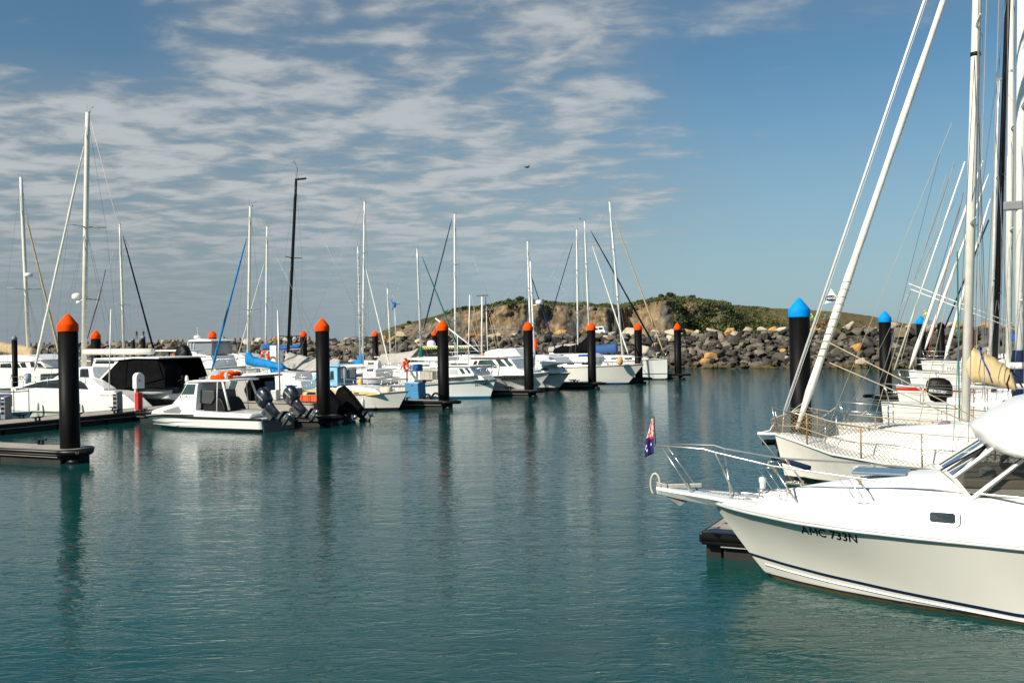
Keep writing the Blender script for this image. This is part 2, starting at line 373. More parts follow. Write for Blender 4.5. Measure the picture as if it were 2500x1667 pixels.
# individual bushes that stand out on the skyline
TR=mat('bush_stems',(.06,.045,.03),.9)
def bush(px,v,s,label):
    s*=.38; p=V(hill_pt(px,v)); o=empty('bush',p,0,label,'bush','bushes along the headland skyline')
    mb=MB()
    for k in range(5):
        a=k*1.3; mb.tube([(0,0,-.6),(math.cos(a)*s*.3,math.sin(a)*s*.3,s*.6),(math.cos(a)*s*.6,math.sin(a)*s*.6,s*1.2)],[.12*s,.08*s,.03*s],5)
    mb.build('trunk',TR,o)
    mb=MB()
    for k in range(5): clump(mb,(random.uniform(-.7,.7)*s,random.uniform(-.5,.5)*s,s*random.uniform(.5,1.0)),s*.75,s*.7,90,.2)
    mb.build('crown',SCRUB,o)
for px,v,s,l in ((1110,.66,1.5,'small dark bush at the low left end of the cliff skyline'),(1135,.68,1.3,'rounded bush just right of the low left skyline end'),(1245,.70,1.6,'small bush left of the tallest bush on cliff skyline'),(1272,.72,2.4,'tallest dark bush on cliff skyline above the mid piles'),(1613,.72,2.2,'dark bush at left edge of the high headland summit'),(1640,.74,2.6,'broad dark bush on top of the headland summit'),(1690,.74,2.0,'dark bush on the summit shoulder, right of broad bush'),(1000,.66,1.2,'small bush on the lower left slope of the headland'),(985,.55,1.0,'lone shrub low on the left headland slope')):
    bush(px,v,s,l)
# ================================================================= breakwater
BW=[(-190,262),(-135,222),(-75,184),(-17,146),(20.7,126),(42.6,115),(60,107),(78,97),(110,80)]
_bl=[0]
for a,b in zip(BW,BW[1:]): _bl.append(_bl[-1]+math.hypot(b[0]-a[0],b[1]-a[1]))
def bw(sx):
    for i in range(len(BW)-1):
        if sx<=_bl[i+1] or i==len(BW)-2:
            q=(sx-_bl[i])/(_bl[i+1]-_bl[i]); a=V(BW[i]+(0,)); b=V(BW[i+1]+(0,)); d=(b-a).normalized(); return a.lerp(b,q),d,V((-d.y,d.x,0))
BL=_bl[-1]
PROF=[(-1.0,-1.2),(0,-.1),(8.0,4.35),(13.5,4.4),(15,4.1),(26,-1)]
mb=MB()
def bp(u,v):
    p,d,n=bw(u*BL); k=v*(len(PROF)-1); i=min(int(k),len(PROF)-2); q=k-i
    o=lerp(PROF[i][0],PROF[i+1][0],q); z=lerp(PROF[i][1],PROF[i+1][1],q)
    r=noise.noise(V((u*BL*.7,o*.7,0)))*.35 if 0<v<.5 else 0
    return p+n*o+V((0,0,z+r-.35))
mb.grid(bp,240,20)
RUB=mat('rubble_core',(.05,.047,.042),.95,var=.5,vs=1.5,bump=1,bs=3)
tag(mb.build('breakwater_core',RUB,fix=False),kind='structure')['label']='rubble core and crest path of the breakwater'
mb=MB(); mb.grid(lambda u,v:(lambda a:a[0]+a[2]*lerp(9.6,13.2,v)+V((0,0,4.28)))(bw(u*BL)),120,2)
tag(mb.build('path',mat('crest_path',(.42,.36,.28),.9,var=.1),fix=False),kind='structure')
def rockmat(name,base,lo,hi,wet=False):
    m=bpy.data.materials.new(name); m.use_nodes=True; t=NT(m.node_tree)
    tc=t.n('ShaderNodeTexCoord'); oi=t.n('ShaderNodeObjectInfo'); g=t.n('ShaderNodeNewGeometry')
    pos=g.outputs['Position']; a=t.noise(pos,1.6,6,.7); z=t.n('ShaderNodeSeparateXYZ',{0:pos}).outputs[2]
    k=t.m('ADD',t.m('MULTIPLY',t.m('FRACT',t.m('ADD',g.outputs['Random Per Island'],oi.outputs['Random'])),.5),t.m('MULTIPLY',a,.6))
    c=t.ramp(k,[(.2,lo),(.5,base),(.85,hi)])
    zz=t.m('ADD',z,t.m('MULTIPLY',t.noise(pos,.8,4,.6),1.1))
    c=t.mix(t.smooth(zz,1.25,.85),c,(.115,.085,.035))
    c=t.mix(t.smooth(zz,.75,.55),c,(.022,.018,.008))
    b=t.n('ShaderNodeBump',{'Height':t.noise(pos,4,6,.7)}); b.inputs['Strength'].default_value=.7; b.inputs['Distance'].default_value=.15
    t.n('ShaderNodeOutputMaterial',{0:t.n('ShaderNodeBsdfPrincipled',{'Base Color':c,'Roughness':.8,'Specular IOR Level':.3,'Normal':b.outputs[0]})}); return m
DROCK=rockmat('dark_basalt',(.060,.053,.044),(.014,.013,.012),(.19,.165,.125))
GROCK=rockmat('grey_brown_boulder',(.17,.145,.11),(.10,.09,.075),(.24,.20,.15))
TROCK=rockmat('pale_sandstone',(.48,.40,.30),(.36,.29,.20),(.56,.50,.41))
OROCK=rockmat('orange_sandstone',(.45,.24,.075),(.34,.17,.05),(.50,.31,.13))
def rock_mesh(seed,flat=False):
    rnd=random.Random(seed); bm=bmesh.new()
    for i in range(15 if not flat else 12):
        v=V((rnd.gauss(0,1),rnd.gauss(0,1),rnd.gauss(0,1))).normalized()
        k=rnd.uniform(.8,1.1); v=V((max(-.8,min(.8,v.x*k*1.15)),max(-.7,min(.7,v.y*k)),max(-.55,min(.55,v.z*k*.9)))); bm.verts.new(v)
    r=bmesh.ops.convex_hull(bm,input=bm.verts)
    for v in [v for v in bm.verts if not v.link_faces]: bm.verts.remove(v)
    bmesh.ops.bevel(bm,geom=bm.edges[:],offset=.07,segments=1,affect='EDGES')
    bmesh.ops.triangulate(bm,faces=bm.faces[:])
    bmesh.ops.recalc_face_normals(bm,faces=bm.faces)
    me=bpy.data.meshes.new('boulder'); bm.to_mesh(me); bm.free(); return me
RM=[rock_mesh(i) for i in range(14)]
RMV=[([v.co.copy() for v in me.vertices],[tuple(p.vertices) for p in me.polygons]) for me in RM]
rk={}
for nm,mt in (('d',DROCK),('g',GROCK),('t',TROCK),('o',OROCK)):
    for i,me in enumerate(RM):
        c=me.copy(); c.materials.append(mt); rk[nm,i]=c
LBL={'d':('dark grey basalt boulder set in the sloping breakwater face','dark boulders on the breakwater face'),
'g':('brownish grey boulder among darker rocks of the breakwater face','brownish boulders on the breakwater face'),
'tf':('pale sandstone boulder wedged among dark breakwater rocks','pale boulders on the breakwater face'),
'of':('orange sandstone boulder wedged among dark breakwater rocks','orange boulders on the breakwater face'),
't':('pale sandstone block capping the breakwater crest','pale capping blocks along the crest'),
'o':('orange stained sandstone block capping the breakwater crest','orange capping blocks along the crest')}
def put_rock(kind,lab,loc,s,rnd,flat=1.0):
    o=bpy.data.objects.new('boulder',rk[kind,rnd.randrange(14)]); COL.objects.link(o); o.location=loc
    o.rotation_euler=(rnd.uniform(-.4,.4),rnd.uniform(-.4,.4),rnd.uniform(0,6.28)); o.scale=(s,s*rnd.uniform(.75,1),s*rnd.uniform(.7,1)*flat)
    l,g=LBL[lab]; tag(o,l,'boulder',g)
rnd=random.Random(11); rest={'d':MB(),'g':MB(),'t':MB()}
def in_view(p):
    q=p-CAM; d=q.dot(_F); 
    if d<1: return False
    x=1250+F*q.dot(CR)/d; return -30<x<2530, x
cands=[]
s_=0.0
while s_<BL:
    step=.95
    p,d,n=bw(s_)
    dist=p.length
    for r in range(9):
        o=.2+r*.93+rnd.uniform(-.3,.3); z=pw(PROF,o)
        q=p+d*rnd.uniform(-.5,.5)+n*o; q=V((q.x,q.y,z+rnd.uniform(-.15,.25)))
        cands.append((q,r,rnd.choice((rnd.uniform(.45,.8),rnd.uniform(.6,1.3)))))
        if rnd.random()<.5: cands.append((q+V((rnd.uniform(-.6,.6),rnd.uniform(-.4,.4),.15)),r,rnd.uniform(.25,.5)))
    s_+=step*rnd.uniform(.85,1.2)
shown=0
def scr(q):
    e=q-CAM; dd=e.dot(_F); return 1250+F*e.dot(CR)/dd,833.5-F*e.dot(CU)/dd
order=[]
for q,r,s in cands:
    if q.y<5: continue
    x,y=scr(q)
    if not(-60<x<2600): continue
    # rocks the photo shows best: right of the moored boats
    order.append(((s*2500/q.y)*(1.6 if 1600<x<2380 else (1.15 if x>650 and r>5 else .8 if r>5 else .25)),q,r,s))
order.sort(key=lambda a:-a[0])
NB=240
for i,(k,q,r,s) in enumerate(order):
    u=rnd.random(); kind='d' if u<.78 else 'g' if u<.93 else 't' if u<.965 else 'o'
    if q.x<-12 and rnd.random()<.45: kind='g' if kind=='d' else kind
    if i<NB: put_rock(kind,kind+('f' if kind in 'to' else ''),q,s*.95,rnd)
    else:
        kk=kind if kind in rest else 'g'; vs,fs=RMV[rnd.randrange(14)]; M=Matrix.Rotation(rnd.uniform(0,6.28),3,'Z')@Matrix.Rotation(rnd.uniform(-.5,.5),3,'X')
        b=rest[kk].vs([(M@(v*s*.95))+q for v in vs]); 
        for f_ in fs: rest[kk].face([b+j for j in f_])
for k,mt,lb in (('d',DROCK,'mass of dark basalt rocks filling the breakwater face'),('g',GROCK,'brownish rocks scattered through the far breakwater face'),('t',TROCK,'small pale rocks scattered through the far breakwater face')):
    tag(rest[k].build('rubble',mt,fix=False),lb,'rocks',kind='stuff')
# capping blocks
for px,top,wpx,kind in ((1150,806,30,'o'),(1180,812,26,'o'),(985,806,34,'t'),(1340,806,28,'o'),(1372,803,32,'o'),(1430,806,30,'o'),(1465,806,26,'t'),(1490,808,20,'t'),(1535,798,44,'t'),(1600,806,26,'t'),(1635,804,36,'t'),(1680,800,26,'o'),(1702,803,16,'t'),(1745,799,36,'t'),(1790,804,26,'t'),(1827,797,34,'t'),(1866,795,30,'t'),(1885,793,22,'o'),(1912,795,28,'t'),(1985,797,26,'o'),(2002,798,18,'o'),(2073,785,36,'t'),(2112,794,20,'o'),(2097,801,18,'t'),(2130,803,16,'t'),(2188,782,26,'t'),(2216,790,22,'o'),(2280,791,34,'t'),(2320,780,26,'t'),(2338,780,26,'o'),(2410,783,34,'o'),(2450,786,26,'t'),(700,822,16,'t'),(675,818,24,'o'),(655,820,18,'t'),(630,822,20,'t'),(600,823,18,'t'),(718,818,20,'t'),(752,822,12,'o'),(780,823,14,'t'),(850,822,20,'t'),(866,822,18,'o'),(905,820,18,'t'),(940,818,14,'o'),(560,826,12,'g'),(430,824,16,'o'),(400,828,18,'t'),(315,830,18,'t'),(290,832,14,'g'),(1040,812,26,'g'),(1085,812,24,'t'),(1215,812,30,'t'),(1250,812,26,'t'),(1300,810,24,'t')):
    # walk the crest line to the bearing of px
    best=min((abs(scr(bw(s)[0]+bw(s)[2]*9.0+V((0,0,5)))[0]-px),s) for s in [BL*i/900 for i in range(900) if bw(BL*i/900)[0].y>20])
    p,d,n=bw(best[1]); q=p+n*9.0; wd=wpx*q.y/F; zt=D(px,top,q.y).z
    hh=max(.6,min(1.9,zt-4.2)) ; put_rock(kind,kind if kind in 'to' else 'g',(q.x,q.y,4.3+hh*.36),wd*.62,rnd,max(.6,min(1.2,hh/(wd*.62)*.8)))
# low concrete posts along the left part of the crest
PO=mat('post_concrete',(.20,.18,.15),.9)
post=None
for i in range(46):
    px=75+i*15.5
    if px>790: break
    best=min((abs(scr(bw(s)[0]+bw(s)[2]*13+V((0,0,5)))[0]-px),s) for s in [BL*j/500 for j in range(0,400)])
    p,d,n=bw(best[1]); q=p+n*12.9+V((0,0,4.35))
    if post is None:
        mb=MB(); mb.lathe([(.34,0),(.34,.55),(.26,.8),(.12,.95)],8); post=mb.build('crest_post',PO); tag(post,'stubby concrete post in the row along the far breakwater crest','post','posts along the breakwater crest'); post.location=q
    else: c=post.copy(); COL.objects.link(c); c.location=q
# beach strip at the far left behind the boats
mb=MB()
def sand(u,v): return V((lerp(-112,-66,u),lerp(142,164,v)+ (1-u)*8, lerp(-.4,3.3*(1-u**3)+.2,v)+.15*noise.noise(V((u*9,v*5,0)))))
mb.grid(sand,40,8); tag(mb.build('beach',mat('beach_sand',(.46,.35,.22),.95,var=.08)),kind='structure')

# flat sided block in the rock face and two vans parked on the crest path
best=min((abs(scr(bw(BL*i/900)[0]+bw(BL*i/900)[2]*7.0+V((0,0,4)))[0]-2197),BL*i/900) for i in range(900) if bw(BL*i/900)[0].y>20)
p_,d_,n_=bw(best[1]); q_=p_+n_*6.0+V((0,0,4.1)); bx_=MB().box(-.68,.68,-.5,.5,-.6,.55); BXM=mat('timber_box',(.20,.155,.10),.85,var=.2)
o_=bx_.build('timber_box',BXM,bev=.03); o_.location=q_; o_.rotation_euler=(0,0,math.atan2(d_.y,d_.x)); tag(o_,'flat sided brown box standing among the breakwater rocks beside a blue capped pile','box')
VW=mat('van_white',(.78,.78,.76),.4); VG=mat('van_glass',(.02,.025,.03),.1); VT=mat('van_tyre',(.01,.01,.01),.8)
for k,px in enumerate((1458,1470)):
    best=min((abs(scr(bw(BL*i/900)[0]+bw(BL*i/900)[2]*12+V((0,0,5)))[0]-px),BL*i/900) for i in range(900) if bw(BL*i/900)[0].y>20)
    p_,d_,n_=bw(best[1]); q_=p_+n_*12.6+V((0,0,4.35)); o_=empty('parked_van',q_,math.atan2(d_.y,d_.x),['white van parked on the breakwater path, left of the pair','white van parked on the breakwater path, right of the pair'][k],'van','vans parked on the breakwater')
    o_.scale=(.62,.8,.72) if k else (.6,.8,.68)
    MB().prism([(-.9,.4),(.95,.4),(.95,.95),(.75,1.1),(.5,1.75),(.3,1.9),(-.85,1.9),(-.9,1.7)],-.85,.85).build('body',VW,o_,bev=.06)
    for y in (-.86,.86): MB().box(-.7,.35,y-.01,y+.01,1.2,1.65).build('side_window',VG,o_)
    for x in (-.55,.6):
        for y in (-.8,.8): MB().tube([(x,y-.08,.3),(x,y+.08,.3)],.3,12).build('wheel',VT,o_)
# ================================================================= zoom windows used while measuring
def zf(ox,oy,s): return lambda a,b:(ox+a/s,oy+b/s)
r1=zf(0,700,3.484); r2=zf(350,780,5.226); r3=zf(600,780,5.226); r4=zf(850,780,5.226); r5=zf(1100,780,5.226); r6=zf(1350,700,5.226); r7=zf(1850,700,2.851); r8=zf(1550,1000,2.3505)
s1=zf(0,780,8.712); s2=zf(0,900,6.032); s3=zf(200,820,7.84); s4=zf(920,800,8.712); s5=zf(1850,980,5.809); s6=zf(2150,980,4.9); s7=zf(1540,1000,3.919); s8=zf(620,780,7.839)
m1=zf(0,230,2.413); m2=zf(480,380,3.135); m3=zf(900,480,3.92); m4=zf(1900,0,3.733); m5=zf(2000,400,3.136); m6=zf(2150,780,5.226)
AD=V((.893,-.45,0)); BD=V((.45,.893,0))
def textmesh(body,size,bold=0.0,shear=0):
    c=bpy.data.curves.new('lettering','FONT'); c.body=body; c.size=size; c.offset=bold; c.shear=shear; c.align_x='LEFT'; c.resolution_u=3
    o=bpy.data.objects.new('lettering',c); COL.objects.link(o); dg=bpy.context.evaluated_depsgraph_get(); dg.update()
    me=bpy.data.meshes.new_from_object(o.evaluated_get(dg)); bpy.data.objects.remove(o); 
    return [v.co.copy() for v in me.vertices],[tuple(p.vertices) for p in me.polygons]
# ================================================================= piles
def make_pile(capm,label,group):
    o=empty('mooring_pile',(0,0,0),0,label,'pile',group)
    mb=MB(); mb.lathe([(.345,-2.5),(.345,4.80)],28); mb.build('sleeve',PILE,o)
    mb=MB(); mb.lathe([(.362,4.74),(.366,4.76),(.366,4.98),(.352,5.02),(.06,5.38),(.0,5.405)],28); mb.build('cap',capm,o)
    mb=MB(); mb.lathe([(.36,.02),(.40,.04),(.40,.10),(.36,.12)],28); mb.build('guide_collar',BLACK,o)
    return o
po=make_pile(ORANGE,'thick black pile with orange cone cap at the dock end nearest the left edge','orange capped piles'); po.location=W(172,1127)
PL=[(791,1037,'black pile with orange cone cap standing between two pairs of outboard motors'),(1084,997,'orange capped black pile in front of the white fishing boat with green numbers'),(1292,968.5,'orange capped black pile in front of the white flybridge cruisers'),(1446,948,'orange capped black pile in front of the white sailboat with curved bow'),(1560,935,'orange capped black pile between the curved bow and the plumb bow sailboats'),(1656,925,'smallest orange capped pile, last of the near row, against dark breakwater rocks')]
for a,b,l in PL: cp(po,W(a,b),0,l)
for px,d,l in ((234,75,'orange capped pile rising just above a white boom, second row at left'),(519,88,'orange capped pile beside the blue furled headsail, second row'),(741,101,'orange capped pile at the end of the distant blue sail cover'),(916,115,'orange capped pile behind white boom and slanted white headsail'),(1061,126,'orange capped pile mostly hidden behind the green forestay')):
    q=D(px,830,d); cp(po,(q.x,q.y,0),0,l,'orange capped piles')
pb=make_pile(CYAN,'thick black pile with bright blue cone cap behind the furled white headsail','blue capped piles'); q=D(1948,830,33.9); pb.location=(q.x+.06,q.y,0)
for px,d,l in ((2161,58,'second blue capped pile from the left, behind thin rigging'),(2249,79,'farthest blue capped pile, partly behind two furled white headsails')):
    q=D(px,830,d); cp(pb,(q.x,q.y,0),0,l,'blue capped piles')
def plain_pile(px,ty,d,r,l,capm=GREY):
    q=D(px,ty,d); o=empty('mooring_pile',(q.x,q.y,0),0,l,'pile','plain grey capped piles')
    MB().lathe([(r,-2),(r,q.z-.45)],18).build('sleeve',PILE,o); MB().lathe([(r*1.05,q.z-.5),(r*1.05,q.z-.25),(.01,q.z)],18).build('cap',capm,o)
plain_pile(35,818,93,.25,'slim black pile with grey cap in front of the cream sail cover')
plain_pile(325,824,150,.25,'thin grey capped pile left of the couple on the breakwater')
plain_pile(349,817,112,.25,'grey capped pile below the couple standing on the breakwater')
plain_pile(545,819,120,.22,'slim black pile with pale cap right of the blue furled headsail')
plain_pile(709,816,150,.25,'slim black pile with pale cap beside the black mast')
plain_pile(2297,786,106,.36,'plain black pile right of the farthest blue capped pile',PILE)
# ================================================================= docks
DECK=CONC
EDGE=mat('black_dock_fender',(.006,.0055,.005),.4,var=.3,spec=.3)
FLOAT=mat('dark_float',(.014,.012,.010),.8,var=.4,vs=.8)
TRIM=mat('pale_dock_trim',(.40,.38,.34),.5)
def cleat(o,x,y,z=.5):
    mb=MB(); 
    for k in (-.11,.11): mb.box(x+k-.035,x+k+.035,y-.04,y+.04,z-.01,z+.15)
    mb.tube([(x-.33,y,z+.20),(x-.2,y,z+.17),(x+.2,y,z+.17),(x+.33,y,z+.20)],.036,6); mb.box(x-.13,x+.13,y-.05,y+.05,z-.02,z+.015)
    mb.build('cleat',BLACK,o)
def dock(name,o0,rz,x0,x1,hw,label,cat,cleats=(),arm=True,number=None):
    o=empty(name,(o0.x,o0.y,0),rz,label,cat,'floating docks')
    c=.35
    poly=[(x0,-hw),(x1-c,-hw),(x1,-hw+c),(x1,hw-c),(x1-c,hw),(x0,hw)] if arm else [(x0,-hw),(x1,-hw),(x1,hw),(x0,hw)]
    mb=MB(); n=len(poly); a=mb.vs([(x,y,.40) for x,y in poly]); b=mb.vs([(x,y,.50) for x,y in poly])
    mb.face([b+i for i in range(n)]); mb.face([a+i for i in range(n)][::-1])
    for i in range(n): j=(i+1)%n; mb.face((a+i,a+j,b+j,b+i))
    mb.build('deck',DECK,o)
    e=.06; ol=[(x0,-hw-e),(x1-c,-hw-e),(x1+e,-hw+c),(x1+e,hw-c),(x1-c,hw+e),(x0,hw+e)] if arm else None
    mb=MB()
    if arm: mb.tube([(x,y,.43) for x,y in ol],.085,8); mb.tube([(x,y,.33) for x,y in ol],.05,6)
    else:
        for s in (-1,1): mb.tube([(x0,s*(hw+e),.43),(x1,s*(hw+e),.43)],.085,8); mb.tube([(x0,s*(hw+e),.33),(x1,s*(hw+e),.33)],.05,6)
    mb.build('fender_strip',EDGE,o)
    mb=MB()
    for s in (-1,1): mb.box(x0,x1-c,s*(hw+.045)-.012,s*(hw+.045)+.012,.25,.285)
    mb.build('trim_strip',TRIM,o)
    mb=MB(); L=x1-x0-.3; k=max(1,int(L/3)); 
    for i in range(k): mb.box(x0+L*i/k+.06,x0+L*(i+1)/k-.06,-hw+.08,hw-.08,-.55,.41)
    mb.build('float',FLOAT,o,bev=.03)
    if arm:
        mb=MB(); mb.tube([(x1-.9,-hw-.02,.42),(x1-.1,-hw+.05,.42),(x1+.55,-.28,.42),(x1+.62,-.12,.42)],[.08,.09,.11,.09],8); mb.tube([(x1-.4,-.42,.06),(x1+.2,-.42,.06)],.10,8)
        mb.build('bumper_arm',EDGE,o)
    for x,s in cleats: cleat(o,x,s*(hw-.16))
    return o
AZR=math.atan2(AD.y,AD.x)
FL=[(W(172,1127),'finger dock in the left foreground around the nearest orange capped pile',[(-2.3,1),(-6,-1),(-6,1),(-9,1)]),
(W(791,1037),'finger dock behind the little white cabin boat, ending at an orange capped pile',[(-2,-1),(-6,-1),(-6,1),(-10,1),(-12,-1)]),
(W(1084,997),'finger dock with two tyre shaped cleats beside the blue locker',[(-1.2,1),(-2.4,-1),(-7,-1),(-7,1)]),
(W(1292,968.5),'finger dock in front of the white cruiser with lettered bow',[(-1.3,-1),(-2,1),(-7,-1),(-7,1)]),
(W(1446,948),'finger dock in front of the sailboat with curved bow and black sail cover',[(-1.2,-1),(-2,1),(-7,-1)]),
(W(1560,935),'finger dock end between curved bow and plumb bow sailboats',[(-1,1),(-6,-1)]),
(W(1656,925),'farthest finger dock of the near row, by the plumb bow yacht',[(-1,1),(-6,-1)])]
for i,(p,l,cl) in enumerate(FL):
    dk=dock('finger_dock',p,AZR,-13.2,.62,.72,l,'dock',cl)
    if i==0:
        a_=V((.62-.1,-.67,0)); b_=V((.62+.55,-.28,0)); d_=(b_-a_).normalized(); n_=V((d_.y,-d_.x,0)); vv,ff=textmesh('01',.14,.002); mb=MB()
        k_=mb.vs([a_+d_*(.42+q.x)+n_*.125+V((0,0,.37+q.y)) for q in vv]); [mb.face([k_+j for j in g]) for g in ff]; mb.build('dock_number',mat('faded_grey_number',(.10,.11,.12),.6),dk,fix=False)
Q0=W(0,1036,.5); bz=math.atan2(BD.y,BD.x)
wc=V((Q0.x,Q0.y,0))+V((-BD.y,BD.x,0))*1.3
dock('walkway_dock',wc,bz,-12,74,1.3,'long main walkway dock joining all the finger docks on the left','dock',[(2.2,-1),(4.6,-1),(7.1,-1),(12,-1),(15,-1),(20,-1),(25,-1),(3,1),(9,1),(15,1)],arm=False)
# far walkway behind, serving the second row, mostly hidden
for px,d in ((234,75),(519,88),(741,101),(916,115),(1061,126)):
    q=D(px,830,d); dock('finger_dock',q,AZR,-11,.6,.7,'second row finger dock behind the boats, at the orange pile %s'%{234:'by white boom',519:'by blue headsail',741:'by blue sail cover',916:'by slanted headsail',1061:'by green forestay'}[px],'dock',[])
# right hand docks, running away to the right from the blue capped piles
for px,d,l in ((1948,33.9,'finger dock running right from the nearest blue capped pile'),(2161,58,'finger dock running right from the second blue capped pile')):
    q=D(px,830,d); dock('finger_dock',q,AZR+math.pi,-14,.62,.72,l,'dock',[(-2,1),(-2,-1)])
q=W(1745,1358); q=q-AD*.15+BD*.5
DR=dock('finger_dock',q,AZR+math.pi,-13,.0,.75,'dark dock end peeping out below the near cruiser bow','dock',[(-1.2,-1)],arm=False)
mb=MB(); mb.box(-.02,.07,-.80,.80,.30,.50); mb.build('end_fender',EDGE,DR,bev=.04); MB().box(-.30,-.02,-.6,.6,-.5,.3).build('end_float',FLOAT,DR)
# ================================================================= dock furniture
def on_walk(px,py): return W(px,py,.5)
def pedestal(px,py,label,h=1.15,w_=.34):
    p=on_walk(px,py); o=empty('service_pedestal',p,bz,label,'power pedestal','service pedestals on the docks')
    MB().prism([(-.2,0),(.2,0),(.2,h),(.1,h+.06),(-.2,h-.02)],-w_/2,w_/2).build('body',GREY,o,bev=.02)
    mb=MB(); 
    for k in range(4): mb.box(-.215,-.2,-w_/2+.05,w_/2-.05,h-.18-k*.24,h-.05-k*.24)
    mb.build('socket_panel',BLACK,o)
    mb=MB(); mb.box(-.218,-.2,-w_/2+.06,w_/2-.06,h-.1,h-.04); mb.build('meter',WHITE,o)
pedestal(*s3(690,1470),'grey power pedestal on the walkway in front of the catamaran stern')
pedestal(*s2(95,740),'grey power pedestal on the walkway at the far left edge')
pedestal(*r4(255,838),'grey power pedestal beside the farther fire hose station',1.2)
def hose_station(px,py,label,sc_=1.0):
    p=on_walk(px,py); o=empty('fire_hose_station',p,bz,label,'fire hose station','fire hose stations on the docks'); o.scale=(sc_,)*3
    mb=MB(); pr=[(-.3,1.25),(.3,1.25),(.3,1.85)]+[(.3*math.cos(a),1.85+.3*math.sin(a)) for a in [math.pi*i/10 for i in range(1,10)]]+[(-.3,1.85)]
    mb.prism(pr,-.18,.14).build('hose_reel_cover',WHITE,o,bev=.03)
    mb=MB(); mb.box(-.06,.06,.16,.28,0,1.95); mb.build('post',ALU,o)
    mb=MB(); mb.box(-.17,.17,-.14,.14,.04,1.02); mb.build('extinguisher_cabinet',RED,o,bev=.02)
    mb=MB(); mb.box(-.12,.0,-.187,-.183,1.66,1.76); mb.build('red_label',RED,o)
    mb=MB(); mb.tube([(0,0,1.25),(.05,0,1.15),(0,.05,1.03)],.03,6); mb.build('nozzle',BLACK,o)
hose_station(*s3(1090,1425),'white hooded fire hose reel over a red cabinet, beside the near walkway')
hose_station(*r4(385,870),'white hooded fire hose reel over a red cabinet, beyond the yellow striped sailboat')
q=W(*s2(1300,1185),.43)
# ================================================================= boat building helpers
def hull(o,xb,xs,sh,wl,M,flare=1.25,keel=-.45,nu=26,nv=10,tr=.0,deckm=None,camber=.06,rail=None,name='hull',stem=1.0,bow_w=0.0):
    """sh: (u,half beam,z) at the sheer, wl: (u,half beam) at the waterline; u 0 bow, 1 stern. xb deck tip, waterline stem at x=0"""
    shy=[(a,b) for a,b,c in sh]; shz=[(a,c) for a,b,c in sh]
    def pt(u,v,s):
        yd=pw(shy,u); zd=pw(shz,u); yw=pw(wl,u); e=u**.85
        xd=lerp(xb,xs,u); xw=lerp(0,xs+tr,u)
        if v<.18:
            q=v/.18; return (lerp(lerp(-.35,xs+tr,u),xw,q),s*yw*q**.6,lerp(keel,0,q))
        q=(v-.18)/.82
        return (xw+(xd-xw)*q**stem,s*(yw+(yd-yw)*q**(flare(u) if callable(flare) else flare)),zd*q)
    mb=MB()
    for s in (1,-1): mb.grid(lambda u,v:pt(u,v,s),nu,nv,flip=(s<0))
    n=nv+1; tp=[pt(1,j/nv,1) for j in range(n)]; tq=[pt(1,j/nv,-1) for j in range(n)][::-1]
    b=mb.vs(tp+tq); mb.face([b+i for i in range(2*n)])
    H=mb.build(name,M,o)
    def sheer(x):
        u=(x-xb)/(xs-xb); u=max(0,min(1,u)); return pw(shy,u),pw(shz,u)
    if deckm:
        mb=MB()
        def dk(u,v):
            y,z=pw(shy,u),pw(shz,u); k=2*v-1; return (lerp(xb,xs,u),y*k*.995,z-.012+camber*(1-k*k)*min(1,y*2))
        mb.grid(dk,nu,8); mb.build('deck',deckm,o)
    if rail:
        for s in (1,-1):
            mb=MB(); mb.tube([(lerp(xb,xs,i/nu),s*(pw(shy,i/nu)+.015),pw(shz,i/nu)-.03) for i in range(nu+1)],rail[0],6); mb.build('rub_rail',rail[1],o)
    return H,sheer
def loft(o,name,st,M,camber=.05,rnd=.3,n=10,parent=None,bev=0):
    "st: stations (x, half width bottom, half width top, z bottom, z top) - a smooth superstructure"
    def sec(x,wb,wt,zb,zt):
        pts=[(x,wb,zb)]; h=zt-zb; r=min(rnd*h,wt*.5,.25)
        pts.append((x,lerp(wb,wt,(h-r)/max(h,1e-6)),zt-r))
        for k in range(1,4): a=math.pi/2*k/3; pts.append((x,wt-r*(1-math.cos(a)),zt-r+r*math.sin(a)))
        pts.append((x,(wt-r)*.5,zt+camber*.75)); pts.append((x,0,zt+camber))
        return pts+[(a,-b,c) for a,b,c in pts[-2::-1]]
    S_=[sec(*q) for q in st]; mb=MB(); bs=[mb.vs(q) for q in S_]; m_=len(S_[0])
    for a,b in zip(bs,bs[1:]):
        for k in range(m_-1): mb.face((a+k,a+k+1,b+k+1,b+k),2<=k<=m_-4)
    mb.face([bs[0]+k for k in range(m_)]); mb.face([bs[-1]+k for k in range(m_)][::-1])
    return mb.build(name,M,parent or o,bev=bev)
def sidepoly(o,name,pts,yf,M,both=True,t=.012,parent=None):
    "flat pane lying on the cabin side; yf(x,z) gives the outer half width"
    out=[]
    for s in ((1,-1) if both else (1 if both is None else -1,)):
        mb=MB(); n=len(pts); a=mb.vs([(x,s*(yf(x,z)-.02),z) for x,z in pts]); b=mb.vs([(x,s*(yf(x,z)+t),z) for x,z in pts])
        mb.face([b+i for i in range(n)]); mb.face([a+i for i in range(n)][::-1])
        for i in range(n): j=(i+1)%n; mb.face((a+i,a+j,b+j,b+i))
        out.append(mb.build(name,M,parent or o))
    return out
def rails(o,name,pts,posts,r=.014,M=None,mids=(),parent=None):
    "pts: top rail; posts: list of (top,bottom)"
    mb=MB(); mb.tube(pts,r,6)
    for a,b in posts: mb.tube([a,b],r*.9,6)
    for m_ in mids: mb.tube(m_,r*.55,5)
    return mb.build(name,M or STEEL,parent or o)
